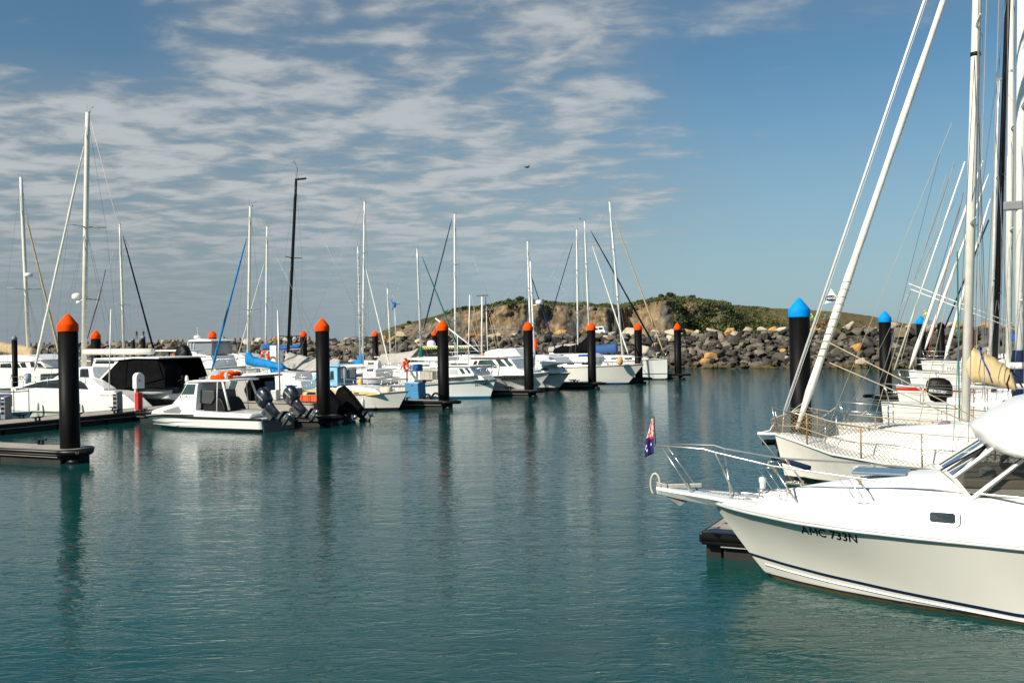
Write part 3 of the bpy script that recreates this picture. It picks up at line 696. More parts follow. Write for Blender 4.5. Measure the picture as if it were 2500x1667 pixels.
def lifelines(o,sheer,x0,x1,n,h=.6,inset=.08,r=.012,M=None,lines=2,z0=0):
    for s in (1,-1):
        mb=MB(); P=[]
        for i in range(n+1):
            x=lerp(x0,x1,i/n); y,z=sheer(x); y=max(.02,y-inset); P.append((x,s*y,z+z0)); mb.tube([(x,s*y,z+z0-.02),(x,s*y,z+z0+h)],r,5)
        for k in range(lines):
            f=1-k*.45; mb.tube([(a,b,c+h*f) for a,b,c in P],r*.5,4)
        mb.build('lifeline',M or STEEL,o)
def rig(o,base,top,r0,M,spread=(),chain=None,stays=(),wire=.008,boom=None,r1=None,head=True,nm='mast',ell=1.0):
    "base, top: (x,z). spread: (fraction, half span). chain: (x, y, z) chainplates. stays: extra (p,q,r,mat) lines in x,z"
    r1=r1 or r0*.75
    a=V((base[0],0,base[1])); b=V((top[0],0,top[1])); mb=MB(); mb.tube([a,a.lerp(b,.5),a.lerp(b,.9),b],[r0,r0,r0*.95,r1],10)
    mt=mb.build(nm,M,o)
    if head:
        mb=MB(); mb.box(b.x-.22,b.x+.12,-.05,.05,b.z-.03,b.z+.05); mb.tube([b+V((.05,0,.05)),b+V((.05,0,.55))],.012,4); mb.tube([b+V((-.2,0,.05)),b+V((-.3,0,.28)),b+V((-.46,0,.28))],.012,4); mb.box(b.x-.52,b.x-.4,-.02,.02,b.z+.24,b.z+.34)
        mb.build('masthead',GREY,mt)
    ends=[]
    for f,h in spread:
        c=a.lerp(b,f); ends.append((c,h))
        for s in (1,-1):
            mb=MB(); mb.tube([c,c+V((-.12*h,s*h,.06*h))],[r0*.35,r0*.22],5); mb.build('spreader',M,mt)
    if chain:
        for s in (1,-1):
            mb=MB(); c0=V((chain[0],s*chain[1],chain[2])); pts=[c0]+[c+V((-.12*h,s*h,.06*h)) for c,h in ends]+[a.lerp(b,.985)]
            mb.tube(pts,wire,4)
            if ends: mb.tube([V((chain[0]+.35,s*chain[1]*.95,chain[2])),ends[0][0]],wire,4); mb.tube([V((chain[0]-.4,s*chain[1]*.95,chain[2])),ends[0][0]],wire,4)
            if len(ends)>1: mb.tube([ends[0][0]+V((-.12*ends[0][1],s*ends[0][1],0)),ends[1][0]],wire,4)
            mb.build('shroud',WIRE,mt)
    for p,q,r,m_ in stays:
        mb=MB(); mb.tube([(p[0],0,p[1]),(q[0],0,q[1])],r,5); mb.build('stay',m_,mt)
    return mt
def furled(o,p,q,r,M,name='furled_headsail',seed=1,lace=None):
    "rolled headsail between two (x,z) points with uneven wraps"
    rnd=random.Random(seed); a=V((p[0],0,p[1])); b=V((q[0],0,q[1])); N=26; pts=[];rr=[]
    for i in range(N+1):
        t=i/N; k=r*(1.0-.45*t)*(1+.13*rnd.uniform(-1,1)); k*=min(1,.35+t*9)*min(1,.3+(1-t)*10); pts.append(a.lerp(b,t)); rr.append(k)
    mb=MB(); mb.tube(pts,rr,10); s=mb.build(name,M,o)
    return s
def sailcover(o,pts,M,w_=.16,name='sail_cover',parent=None):
    "pts: (x, z top, z bottom) along the boom"
    mb=MB(); S_=[]
    rnd=random.Random(len(pts))
    P=[]
    for (x,t,b),(x2,t2,b2) in zip(pts,pts[1:]):
        for k in range(4): q=k/4; P.append((lerp(x,x2,q),lerp(t,t2,q)+rnd.uniform(-.02,.02),lerp(b,b2,q)))
    P.append(pts[-1])
    for x,t,b in P:
        h=t-b; S_.append(mb.vs([(x,-w_*.6,b),(x,-w_,b+h*.3),(x,-w_*.55,b+h*.75),(x,0,t),(x,w_*.55,b+h*.75),(x,w_,b+h*.3),(x,w_*.6,b)]))
    for a,b in zip(S_,S_[1:]):
        for k in range(7): mb.face((a+k,a+(k+1)%7,b+(k+1)%7,b+k),True)
    mb.face([S_[0]+k for k in range(7)]); mb.face([S_[-1]+k for k in range(7)][::-1])
    return mb.build(name,M,parent or o)
def pick(f,H,px,py):
    d=ray(px,py); q=CAM-f.o; a=V((q.dot(f.h),q.dot(f.n),HC)); b=V((d.dot(f.h),d.dot(f.n),d.z)); me=H.data
    bv=BVHTree.FromPolygons([v.co for v in me.vertices],[tuple(p.vertices) for p in me.polygons]); h=bv.ray_cast(a,b)
    return (h[0].x,h[0].z) if h[0] else None
def letter(par,target,body,size,x,z,side,M,dirx=1,off=.004,slope=0,bold=0.0,shear=0,name='lettering',rise=0,sx=1.0):
    "writing projected onto a hull side. side +1 port / -1 starboard, dirx: reading direction along local x"
    vs,fs=textmesh(body,size,bold,shear); me=target.data
    if body.startswith('AMC'):   # redraw the M with clean strokes
        a0=max(v.x for v in textmesh('A',size,bold)[0])+.02*size; a1=max(v.x for v in textmesh('AM',size,bold)[0])+.01*size
        fs=[f for f in fs if not(a0-.01*size<sum(vs[i].x for i in f)/len(f)<a1+.01*size)]; a0+=.05*size; a1-=.0*size; hh=.70*size; w_=.12*size; cx=(a0+a1)/2
        for q in (((a0,0),(a0+w_,0),(a0+w_,hh),(a0,hh)),((a1-w_,0),(a1,0),(a1,hh),(a1-w_,hh)),((a0+w_,hh),(a0+w_,hh-1.7*w_),(cx,.16*size),(cx,.16*size+1.5*w_)),((a1-w_,hh),(cx,.16*size+1.5*w_),(cx,.16*size),(a1-w_,hh-1.7*w_))):
            k=len(vs); vs+=[V((x_,y_,0)) for x_,y_ in q]; fs.append((k,k+1,k+2,k+3))
    bm=bmesh.new(); bvs=[bm.verts.new(v) for v in vs]
    for f in fs:
        try: bm.faces.new([bvs[i] for i in f])
        except ValueError: pass
    bmesh.ops.triangulate(bm,faces=bm.faces[:])
    for _ in range(3): bmesh.ops.subdivide_edges(bm,edges=[e for e in bm.edges if e.calc_length()>size*.12],cuts=1); bmesh.ops.triangulate(bm,faces=bm.faces[:])
    bm.verts.index_update(); vs=[v.co.copy() for v in bm.verts]; fs=[tuple(v.index for v in f.verts) for f in bm.faces]; bm.free()
    bv=BVHTree.FromPolygons([v.co for v in me.vertices],[tuple(p.vertices) for p in me.polygons])
    out=[]
    for v in vs:
        px_=x+dirx*v.x*sx; pz=z+v.y+slope*v.x
        hit=bv.ray_cast(V((px_,side*8,pz)),V((0,-side,0)))
        y=hit[0].y if hit[0] else side*1; out.append((px_,y+side*off,pz))
    mb=MB(); b=mb.vs(out)
    for f in fs: mb.face([b+i for i in f])
    return mb.build(name,M,par,fix=False)
def outboard(par,loc,rz,tilt,cowlm,s=1.0,name='outboard_motor',grp=None,text=None):
    "cowl, midsection, leg, gearcase with skeg and propeller; tilt in degrees swings the leg up"
    o=bpy.data.objects.new(name,None); COL.objects.link(o); o.parent=par; o.location=loc; o.rotation_euler=(0,R(tilt),rz); o.scale=(s,s,s); 
    # local: -x aft, z up, origin at the tilt tube
    def lo(nm,st,M,camb=.04):
        mb=MB(); rings=[]
        for z,cx,hx,hy in st:
            rings.append(mb.vs([(cx+hx*math.copysign(abs(math.cos(a))**.7,math.cos(a)),hy*math.copysign(abs(math.sin(a))**.7,math.sin(a)),z) for a in [6.2832*k/16 for k in range(16)]]))
        for a,b in zip(rings,rings[1:]):
            for k in range(16): mb.face((a+k,a+(k+1)%16,b+(k+1)%16,b+k),True)
        mb.face([rings[0]+k for k in range(16)][::-1]); mb.face([rings[-1]+k for k in range(16)],True); return mb.build(nm,M,o)
    c=lo('cowl',[(.10,-.22,.20,.15),(.14,-.24,.29,.20),(.36,-.27,.35,.225),(.56,-.29,.36,.22),(.70,-.31,.31,.19),(.78,-.33,.20,.13),(.80,-.34,.08,.05)],cowlm)
    mb=MB()
    for zz in (.40,.45): 
        mb.tube([( -.27+.352*math.copysign(abs(math.cos(a))**.7,math.cos(a)),.228*math.copysign(abs(math.sin(a))**.7,math.sin(a)),zz-.06*math.cos(a)) for a in [6.2832*k/20 for k in range(20)]],.006,4,closed=True)
    mb.build('cowl_stripe',ALU,o)
    lo('midsection',[(-.55,-.24,.12,.06),(-.30,-.23,.13,.08),(-.05,-.22,.17,.12),(.12,-.22,.22,.16)],cowlm)
    lo('leg',[(-1.02,-.30,.13,.028),(-.85,-.28,.13,.035),(-.55,-.24,.13,.055)],DGREY)
    mb=MB(); mb.box(-.58,-.05,-.12,.12,-.70,-.685); mb.tube([(-.02,0,-.95),(-.10,0,-.95),(-.35,0,-.95),(-.52,0,-.95)],[.01,.055,.065,.04],10)
    b=mb.vs([(-.15,0,-1.0),(-.40,0,-1.0),(-.42,0,-1.2),(-.34,0,-1.22)]); mb.face((b,b+1,b+2,b+3)); mb.build('gearcase',DGREY,o)
    mb=MB()
    for k in range(3):
        a=2.094*k; 
        def pp(r,w,dx): return (-.58+dx,r*math.cos(a+w),-.95+r*math.sin(a+w))
        b=mb.vs([pp(.05,-.3,.04),pp(.19,-.55,.05),pp(.21,.1,-.0),pp(.17,.6,-.05),pp(.05,.5,-.04)]); mb.face([b+i for i in range(5)])
    mb.tube([(-.50,0,-.95),(-.68,0,-.95)],.05,8); mb.build('propeller',STEEL,o)
    mb=MB(); mb.box(-.06,.14,-.13,.13,-.42,.06); mb.box(.05,.16,-.16,.16,-.05,.08); mb.build('bracket',DGREY,o)
    return o
def person_mesh(name,par_loc,rz,pose,label,colors,s=1.0,group=None):
    "one continuous skinned body; clothes as coloured zones of its own mesh heights; pose: joint dict"
    J=dict(pelvis=(0,0,.95),chest=(0,0,1.30),neck=(0,0,1.48),head=(0,.02,1.60),top=(0,.02,1.74),
      sl=(.19,0,1.42),el=(.27,.02,1.14),hl=(.27,.10,.90),sr=(-.19,0,1.42),er=(-.27,.02,1.14),hr=(-.27,.10,.90),
      ll=(.10,0,.90),kl=(.11,.03,.50),al=(.11,0,.08),fl=(.12,.16,.04),lr=(-.10,0,.90),kr=(-.11,.03,.50),ar=(-.11,0,.08),fr=(-.12,.16,.04))
    J.update(pose); K=list(J); rad=dict(pelvis=.15,chest=.16,neck=.06,head=.10,top=.07,sl=.07,el=.045,hl=.04,sr=.07,er=.045,hr=.04,ll=.10,kl=.06,al=.045,fl=.04,lr=.10,kr=.06,ar=.045,fr=.04)
    E=[('pelvis','chest'),('chest','neck'),('neck','head'),('head','top'),('chest','sl'),('sl','el'),('el','hl'),('chest','sr'),('sr','er'),('er','hr'),('pelvis','ll'),('ll','kl'),('kl','al'),('al','fl'),('pelvis','lr'),('lr','kr'),('kr','ar'),('ar','fr')]
    me=bpy.data.meshes.new(name); me.from_pydata([J[k] for k in K],[(K.index(a),K.index(b)) for a,b in E],[])
    o=bpy.data.objects.new(name,me); COL.objects.link(o)
    sk=o.modifiers.new('skin','SKIN'); 
    for i,k in enumerate(K): me.skin_vertices[0].data[i].radius=(rad[k],rad[k]*.85); me.skin_vertices[0].data[i].use_root=(k=='pelvis')
    o.modifiers.new('sub','SUBSURF').levels=1
    dg=bpy.context.evaluated_depsgraph_get(); dg.update(); m2=bpy.data.meshes.new_from_object(o.evaluated_get(dg)); bpy.data.objects.remove(o)
    shirt,pants,skin,hair=colors
    for i,c in enumerate(colors): m2.materials.append(mat('figure_%02d_%02d_%02d'%tuple(int(x*99) for x in c),c,.8,spec=.2))
    seg=[(('pelvis','chest'),0),(('chest','neck'),0),(('chest','sl'),0),(('sl','el'),0),(('chest','sr'),0),(('sr','er'),0),(('el','hl'),2),(('er','hr'),2),(('neck','head'),2),(('head','top'),3),(('pelvis','ll'),1),(('pelvis','lr'),1),(('ll','kl'),1),(('lr','kr'),1),(('kl','al'),1),(('kr','ar'),1),(('al','fl'),3),(('ar','fr'),3)]
    from mathutils.geometry import intersect_point_line as ipl
    for p in m2.polygons:
        best=9;bi=0
        for (a,b),k in seg:
            A=V(J[a]);B=V(J[b]); q,t=ipl(p.center,A,B); t=max(0,min(1,t)); d=(p.center-A.lerp(B,t)).length
            if d<best: best=d;bi=k
        p.material_index=bi; p.use_smooth=True
    o=bpy.data.objects.new(name,m2); COL.objects.link(o); o.location=par_loc; o.rotation_euler=(0,0,rz); o.scale=(s,s,s)
    return tag(o,label,'person',group)
# ================================================================= near motor cruiser (bow to the left)
HD=-AD
n0=W(1880,1408); fr=Fr(n0,HD)
N=empty('motor_cruiser',n0,fr.rz,'large white motor cruiser in the right foreground, AMC 733N on its bow','motor cruiser')
_NH=None
def slopemat(name,top,bottom,zl,b0,b1,sl,band):
    m=bpy.data.materials.new(name); m.use_nodes=True; t=NT(m.node_tree)
    tc=t.n('ShaderNodeTexCoord'); sp=t.n('ShaderNodeSeparateXYZ',{0:tc.outputs['Object']}); z=sp.outputs[2]; zz=t.m('SUBTRACT',z,t.m('MULTIPLY',sp.outputs[0],sl))
    mp=t.n('ShaderNodeMapping',{0:tc.outputs['Object']}); mp.inputs['Scale'].default_value=(4,4,.6)
    c=t.mix(t.m('MULTIPLY',t.smooth(t.noise(mp.outputs[0],1.4,5,.6),.45,.8),.15),top,tuple(x*y for x,y in zip(top,(.9,.87,.78))))
    c=t.mix(t.m('MULTIPLY',t.m('GREATER_THAN',zz,b0),t.m('LESS_THAN',zz,b1)),c,band)
    g=t.noise(tc.outputs['Object'],9,4,.6); za=t.m('ADD',z,t.m('MULTIPLY',t.m('SUBTRACT',g,.5),.05))
    c=t.mix(t.m('LESS_THAN',z,zl),c,t.mix(t.smooth(za,.06,.01),bottom,(.16,.085,.02)))
    t.n('ShaderNodeOutputMaterial',{0:t.n('ShaderNodeBsdfPrincipled',{'Base Color':c,'Roughness':.2,'Coat Weight':.4,'Coat Roughness':.06})}); return m
NHM=slopemat('cruiser_hull_gelcoat',(.66,.63,.57),(.006,.020,.035),.075,.325,.38,.055,(.006,.012,.045))
NH,sheerN=hull(N,1.02,-8.6,[(0,.035,1.30),(.04,.5,1.29),(.088,.86,1.28),(.177,1.34,1.25),(.26,1.58,1.23),(.364,1.73,1.21),(.51,1.84,1.18),(.75,1.85,1.12),(1,1.7,1.08)],
  [(0,.0),(.073,.40),(.147,.72),(.258,1.06),(.45,1.5),(1,1.5)],NHM,flare=lambda u:lerp(2.7,1.25,min(1,u*3.2)),nu=60,nv=16,deckm=WHITE,camber=.10,rail=(.028,ALU),stem=.9)
# spray chine below the painted line
for s in (1,-1):
    mb=MB(); P=[]
    bv=BVHTree.FromPolygons([v.co for v in NH.data.vertices],[tuple(p.vertices) for p in NH.data.polygons])
    for i in range(30):
        x=.05-i*.28; z=.24+x*.045
        hit=bv.ray_cast(V((x,s*6,max(.02,z))),V((0,-s,0)))
        if hit[0]: P.append(hit[0])
    mb.tube(P,.018,6); mb.build('spray_chine',WHITE,N)
DECKT=WHITE
loft(N,'foredeck_trunk',[(.30,.25,.1,1.25,1.33),(-.3,.72,.4,1.24,1.45),(-.9,1.02,.62,1.23,1.585),(-1.6,1.26,.82,1.21,1.72),(-2.4,1.42,1.0,1.19,1.84),(-3.1,1.5,1.12,1.17,1.90),(-4.2,1.56,1.2,1.15,1.92),(-8.0,1.58,1.25,1.1,1.9)],DECKT,camber=.09,rnd=.6)
# porthole in the trunk side
def yt(x,z):
    wb=pw([(-8,1.58),(-4.2,1.56),(-3.1,1.5),(-2.4,1.42),(-1.6,1.26)],x); wt=pw([(-8,1.25),(-4.2,1.2),(-3.1,1.12),(-2.4,1.0),(-1.6,.82)],x); zb=1.18; zt=pw([(-4.2,1.92),(-3.1,1.9),(-2.4,1.84),(-1.6,1.72)],x)
    h=zt-zb; r=min(.6*h,.25); return lerp(wb,lerp(wb,wt,(h-r)/h),min(1,max(0,(z-zb)/h)))
def rrect(cx,cz,hx,hz,r,slx=0,n=4):
    P=[]
    for sx,sz,a0 in ((1,1,0),(-1,1,90),(-1,-1,180),(1,-1,270)):
        for k in range(n+1): a=R(a0+90*k/n); P.append((cx+sx*(hx-r)+r*math.cos(a),cz+sz*(hz-r)+r*math.sin(a)))
    return [(x,z+slx*(x-cx)) for x,z in P]
hx,hzz=fr.S(2300,1265,1.46)
f_=sidepoly(N,'porthole',rrect(hx,hzz,.235,.115,.07),yt,WHITE,t=.012)
sidepoly(N,'porthole_glass',rrect(hx,hzz,.175,.07,.035),yt,GLASS,t=.018,parent=f_[0])
# bow plank with anchor
mb=MB()
PK=[(2.0,.10,1.44),(1.95,.17,1.435),(1.6,.22,1.40),(1.0,.36,1.36),(.5,.52,1.325),(.1,.66,1.31)]
S_=[mb.vs([(x,-w_,z),(x,-w_*.8,z+.035),(x,w_*.8,z+.035),(x,w_,z),(x,w_*.5,z-.10-.05*(2-x)),(x,-w_*.5,z-.10-.05*(2-x))]) for x,w_,z in PK]
for a,b in zip(S_,S_[1:]):
    for k in range(6): mb.face((a+k,a+(k+1)%6,b+(k+1)%6,b+k))
mb.face([S_[0]+k for k in range(6)]); mb.face([S_[-1]+k for k in range(6)][::-1]); pk=mb.build('bow_plank',WHITE,N,bev=.012)
GALV=mat('galvanised_steel',(.34,.34,.31),.5,.6,var=.15)
mb=MB(); mb.tube([(2.04+.09*math.cos(a),0,1.50+.20*math.sin(a)) for a in [R(-70+k*27) for k in range(11)]],.022,8); mb.build('anchor_ring',mat('beige_hoop',(.5,.46,.34),.5),N)
mb=MB(); mb.obox((1.55,0,1.50),(.38,0,-.03),(0,.03,0),(.0,0,.035)); mb.obox((1.90,0,1.49),(.10,0,.02),(0,.07,0),(0,0,.05)); mb.tube([(1.95,-.09,1.47),(1.95,.09,1.47)],.05,10)
b=mb.vs([(2.0,.0,1.40),(1.55,.14,1.16),(1.45,0,1.22),(1.55,-.14,1.16)]); mb.face((b,b+1,b+2)); mb.face((b,b+2,b+3)); mb.build('anchor',GALV,N,bev=.006)
mb=MB()
for i in range(22):
    x=1.18-i*.042; a=i%2; mb.tube([(x+.03*math.cos(t_),(.02*math.sin(t_) if a else 0),1.405-(1.18-x)*.04+(0 if a else .02*math.sin(t_))) for t_ in [6.28*k/8 for k in range(8)]],.006,4,closed=True)
mb.build('anchor_chain',GALV,N)
mb=MB(); mb.lathe([(.13,0),(.13,.03),(.08,.05),(.07,.11),(.10,.12),(.10,.15)],14,(.10,.0,1.36)); mb.box(.0,.34,-.08,.08,1.35,1.42); mb.build('windlass',STEEL,N)
CLEAR=mat('clear_lamp_glass',(.62,.66,.64),.08,var=.1,spec=.8)
mb=MB(); mb.lathe([(.045,.0),(.052,.02),(.052,.11),(.065,.13),(.062,.20),(.03,.22)],14,(.10,0,1.51)); mb.build('bow_lamp',CLEAR,N)
for s in (1,-1):
    mb=MB(); mb.tube([(.62,s*.26,1.37),(.52,s*.26,1.39),(.34,s*.26,1.39),(.24,s*.26,1.37)],.012,6); mb.box(.38,.41,s*.26-.01,s*.26+.01,1.34,1.39); mb.box(.46,.49,s*.26-.01,s*.26+.01,1.34,1.39); mb.build('deck_cleat',STEEL,N)
# stainless bow rail, both sides
base=[((1798,1219),1.28),((1963,1252),1.25),((2180,1281),1.22),((2430,1307),1.19)]; topp=[(1746,1104),(1886,1137),(2091,1166),(2341,1200)]
bs_=[fr.H(p[0],p[1],z) for p,z in base]
tp_=[fr.P(p[0],p[1],max(.3,b.y-.10)) for p,b in zip(topp,bs_)]
tipr=[fr.P(1604,1088,.10),fr.P(1660,1091,.22),fr.P(1719,1096,.32)]
endr=[fr.P(2500,1215,1.45)]; endr.append(endr[0]+V((-1.3,0,.0)))
for s in (1,-1):
    def mr(p): return V((p.x,p.y*s,p.z))
    q=[mr(p) for p in tipr+tp_+endr]
    if s==1: q=[V((tipr[0].x+.05,0,tipr[0].z+.005))]+q
    else: q=[V((tipr[0].x+.05,0,tipr[0].z+.005))]+q
    fp=(fr.P(1617,1092,.14),fr.P(1690,1186,.19)); fp=(V((fp[0].x,.14,fp[0].z)),V((fp[1].x,.19,1.39)))
    rails(N,'bow_rail',q,[(mr(a),mr(b)) for a,b in zip(tp_,bs_)]+[(mr(fp[0]),mr(fp[1]))],.018,mids=())
    for b in bs_:
        mb=MB(); mb.lathe([(.04,-.005),(.035,.012),(.02,.03)],10,tuple(mr(b))); mb.build('stanchion_base',STEEL,N)
RUSTW=mat('brown_stained_wire',(.28,.20,.12),.5,.5)
for i,(tpx,ty) in enumerate(((1,0),(2,0))):
    a=tp_[tpx]; b=bs_[tpx]
    for s in (1,-1):
        mb=MB(); A=a.lerp(b,.04); B=a.lerp(b,.55); out=V((.30,-.12,-.02)); dn=(b-a).normalized()
        def mm(p): return (p[0],p[1]*s,p[2])
        A1=A+out; mb.tube([mm(A),mm(A1),mm(A1+dn*.42)],.006,5); mb.tube([mm(A+out*.5),mm(A+out*.5+dn*.50)],.005,5); mb.tube([mm(B),mm(B+out*.3)],.006,5)
        c=B+out*.62+dn*-.02; ex=out.normalized(); ey=V((0,1,0))
        mb.tube([mm(c+ex*.15*math.cos(t_)+ey*.13*math.sin(t_)) for t_ in [6.283*k/12 for k in range(12)]],.006,5,closed=True)
        mb.tube([mm(c-ex*.15),mm(c-ex*.12+dn*.14),mm(c+ex*.1+dn*.14),mm(c+ex*.15)],.005,5)
        mb.build('fender_basket',STEEL,N)
        mb=MB()
        for q in (.10,.55): p=a.lerp(b,q); mb.obox(mm(p),(.02,0,0),(0,.022,0),(0,0,.03))
        mb.build('rail_clamp',RUSTW,N)
# blue tinted deck hatch
p=fr.H(2155,1157,1.83); mb=MB(); mb.box(p.x-.42,p.x+.42,-.32,.32,1.88,1.93); hh=mb.build('deck_hatch',mat('hatch_blue_cover',(.10,.17,.24),.25),N,bev=.02)
# cabin: dark interior behind glass, white frames
def FP(px,py,y): return fr.P(px,py,y)
w0=FP(2328,1167,1.12); w1=FP(2372,1220,1.20); w2=FP(2500,1224,1.22); wtp=FP(2420,1100,1.12)
xf=w0.x; zf_=w0.z
FRM=mat('window_frame_white',(.66,.65,.61),.4,var=.05)
tsl=1.02
ztop=2.72; xt=w0.x-(ztop-zf_)/( (wtp.z-w0.z)/(w0.x-wtp.x) )
mb=MB(); mb.box(-8.0,xt-.15,-1.22,1.22,ztop,ztop+.06); mb.build('cabin_roof',WHITE,N)
TINT=bpy.data.materials.new('tinted_glass'); TINT.use_nodes=True; t=NT(TINT.node_tree)
a_=t.n('ShaderNodeBsdfTransparent',{0:(.42,.42,.40,1)}); g_=t.n('ShaderNodeBsdfGlossy',{0:(.8,.85,.9,1),'Roughness':.02}); fz=t.n('ShaderNodeFresnel',{0:1.5})
mx=t.n('ShaderNodeMixShader',{0:fz.outputs[0],1:a_.outputs[0],2:g_.outputs[0]}); t.n('ShaderNodeOutputMaterial',{0:mx.outputs[0]})
for s in (1,-1):
    P=[(w0.x,s*w0.y,w0.z),(w1.x,s*w1.y,w1.z),(-8,s*1.24,1.9),(-8,s*1.14,ztop),(xt,s*1.10,ztop)]
    mb=MB(); b=mb.vs(P); mb.face([b+i for i in range(5)]); mb.build('side_glass',TINT,N,fix=False)
    mb=MB()
    def bar(a,b_,w_=.035): mb.tube([a,b_],w_,4)
    bar(P[0],P[4]); bar(P[0],P[1]); bar(P[1],P[2],.03); bar(P[4],P[3])
    q0_=V(FP(2374,1219,1.2)); q1_=V(FP(2497,1123,1.12)); bar((q0_.x,s*q0_.y,q0_.z),(q1_.x,s*q1_.y,q1_.z),.045); mb.build('window_frame',FRM,N)
# windscreen panes across the front
mb=MB(); b=mb.vs([(w0.x,w0.y,w0.z),(w0.x+.28,0,w0.z+.05),(xt+.2,0,ztop),(xt,1.10,ztop)]); mb.face((b,b+1,b+2,b+3)); b=mb.vs([(w0.x,-w0.y,w0.z),(w0.x+.28,0,w0.z+.05),(xt+.2,0,ztop),(xt,-1.10,ztop)]); mb.face((b+3,b+2,b+1,b)); ws=mb.build('windscreen',TINT,N,fix=False)
mb=MB()
for y in (w0.y,.56,0,-.56,-w0.y):
    k=1-abs(y)/w0.y; mb.tube([(w0.x+.28*k+.015,y,w0.z+.05*k),(xt+.2*k+.015,y*.99,ztop)],.03,4)
mb.tube([(w0.x+.01,w0.y,w0.z),(w0.x+.29,0,w0.z+.05),(w0.x+.01,-w0.y,w0.z)],.035,4); mb.build('windscreen_frame',FRM,ws)
mb=MB(); 
for y in (.7,.1): mb.tube([(w0.x+.2,y,w0.z+.06),(w0.x-.45,y-.12,w0.z+.46)],.014,5)
mb.build('windscreen_wiper',BLACK,N)
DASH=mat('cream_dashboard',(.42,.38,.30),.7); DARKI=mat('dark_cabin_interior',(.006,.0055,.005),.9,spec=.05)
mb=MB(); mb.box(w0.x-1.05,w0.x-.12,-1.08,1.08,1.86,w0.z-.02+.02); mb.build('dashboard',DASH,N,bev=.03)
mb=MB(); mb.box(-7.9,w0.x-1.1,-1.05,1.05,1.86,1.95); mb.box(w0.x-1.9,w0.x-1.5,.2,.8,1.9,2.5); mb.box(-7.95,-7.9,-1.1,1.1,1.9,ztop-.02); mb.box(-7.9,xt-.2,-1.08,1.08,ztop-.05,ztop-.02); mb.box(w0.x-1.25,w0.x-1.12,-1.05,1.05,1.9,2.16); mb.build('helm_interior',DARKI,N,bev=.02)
# flybridge brow: rounded white moulding over the windscreen
b0=FP(2386,1052,1.25); b1=FP(2425,1104,1.3); b2=FP(2500,1119,1.35); b3=FP(2500,985,1.3)
mb=MB()
PR=[(b0.x,b0.z),(lerp(b0.x,b1.x,.35),lerp(b0.z,b1.z,.55)),(b1.x,b1.z),(lerp(b1.x,b2.x,.5),lerp(b1.z,b2.z,.5)-.035),(b2.x,b2.z-.02),(-8.2,b2.z-.03),(-8.2,b3.z+.2),(b3.x-1,b3.z+.17),(b3.x,b3.z),(lerp(b0.x,b3.x,.55),lerp(b0.z,b3.z,.62)),(lerp(b0.x,b3.x,.22),lerp(b0.z,b3.z,.27))]
def brow(u,v): pass
ys=[-1.45,-1.38,-1.1,-.5,0,.5,1.1,1.38,1.45]; sc_=[.90,.97,1,1,1,1,1,.97,.90]; S_=[]
cx,cz=-5.5,(b1.z+b3.z)/2
for y,k in zip(ys,sc_):
    S_.append(mb.vs([(cx+(x-cx)*(1+(k-1)*.5)+(.16-.30*(y/1.45)**2 if x>-5.2 else 0),y,cz+(z-cz)*k) for x,z in PR]))
for a,b in zip(S_,S_[1:]):
    n=len(PR)
    for k in range(n): mb.face((a+k,a+(k+1)%n,b+(k+1)%n,b+k),True)
mb.face([S_[0]+k for k in range(len(PR))][::-1]); mb.face([S_[-1]+k for k in range(len(PR))]); mb.build('flybridge',WHITE,N,bev=.03)
# cap on the dashboard (a thing resting there)
cp_=FP(2378,1186,.80); co=fr.world((w0.x-.45,.72,w0.z)); cpe=empty('cap',co,fr.rz+R(75),'grey peaked cap with dark lettering lying on the cruiser dashboard','cap')
CAPM=mat('grey_cap_cloth',(.36,.37,.38),.8)
mb=MB(); mb.lathe([(.115,0),(.12,.04),(.105,.10),(.07,.14),(.0,.155)],16); mb.build('crown',CAPM,cpe)
mb=MB(); mb.grid(lambda u,v:((.09+.11*v*math.sin(math.pi*(.1+.8*u))),(u-.5)*.20,.02-.03*v),8,3); mb.build('brim',CAPM,cpe,solid=.006,fix=False)
v_,f__=textmesh('Kiama\nCITY',.045); mb=MB(); b=mb.vs([(.118-max(0,q.y+.03)*.22,q.x-.06,.085+q.y) for q in v_]); [mb.face([b+i for i in g]) for g in f__]; mb.build('lettering',BLACK,cpe,fix=False)
# registration
q0=pick(fr,NH,*r8(958,706)) or fr.S(*r8(958,706),1.22)
letter(N,NH,'AMC 733N',.20,q0[0],q0[1],1,BLACK,dirx=-1,off=.003,bold=.004,slope=-.035,sx=.95)
# ensign on the bow rail
ft=fr.world((tipr[0].x+.06,0,tipr[0].z)); fo=empty('ensign',ft,fr.rz,'small drooping dark blue and red ensign flying from the bow rail tip','flag')
MB().tube([(0,0,-.02),(.02,0,.52)],.008,6).build('flagstaff',BLACK,fo)
def fl(u,v):
    z=.48-.62*v; wv=.03+.17*v*(.6+.4*math.sin(v*3)); a=u*9+v*2.2
    return (.03+wv*u*1.3, .028*math.sin(a)*(.3+v), z-.10*u*v)
FB=mat('flag_dark_blue',(.03,.02,.12),.8,spec=.2); FR_=mat('flag_red',(.62,.03,.02),.8,spec=.2); FW=mat('flag_white',(.75,.73,.70),.8,spec=.2)
mb=MB(); mb.grid(fl,10,16)
me_i=[]
for k in range(len(mb.f)):
    j=k//10; i=k%10; c=0
    if j<8: c=(2 if (i+j)%4==0 else (1 if (i*2+j)%3 else 2))
    if 8<=j<9: c=1 if i<6 else 0
    if (j,i) in ((11,3),(13,6),(12,8),(11,7)): c=2
    me_i.append(c)
mb.m=me_i; mb.build('flag_cloth',[FB,FR_,FW],fo,fix=False,solid=.004)
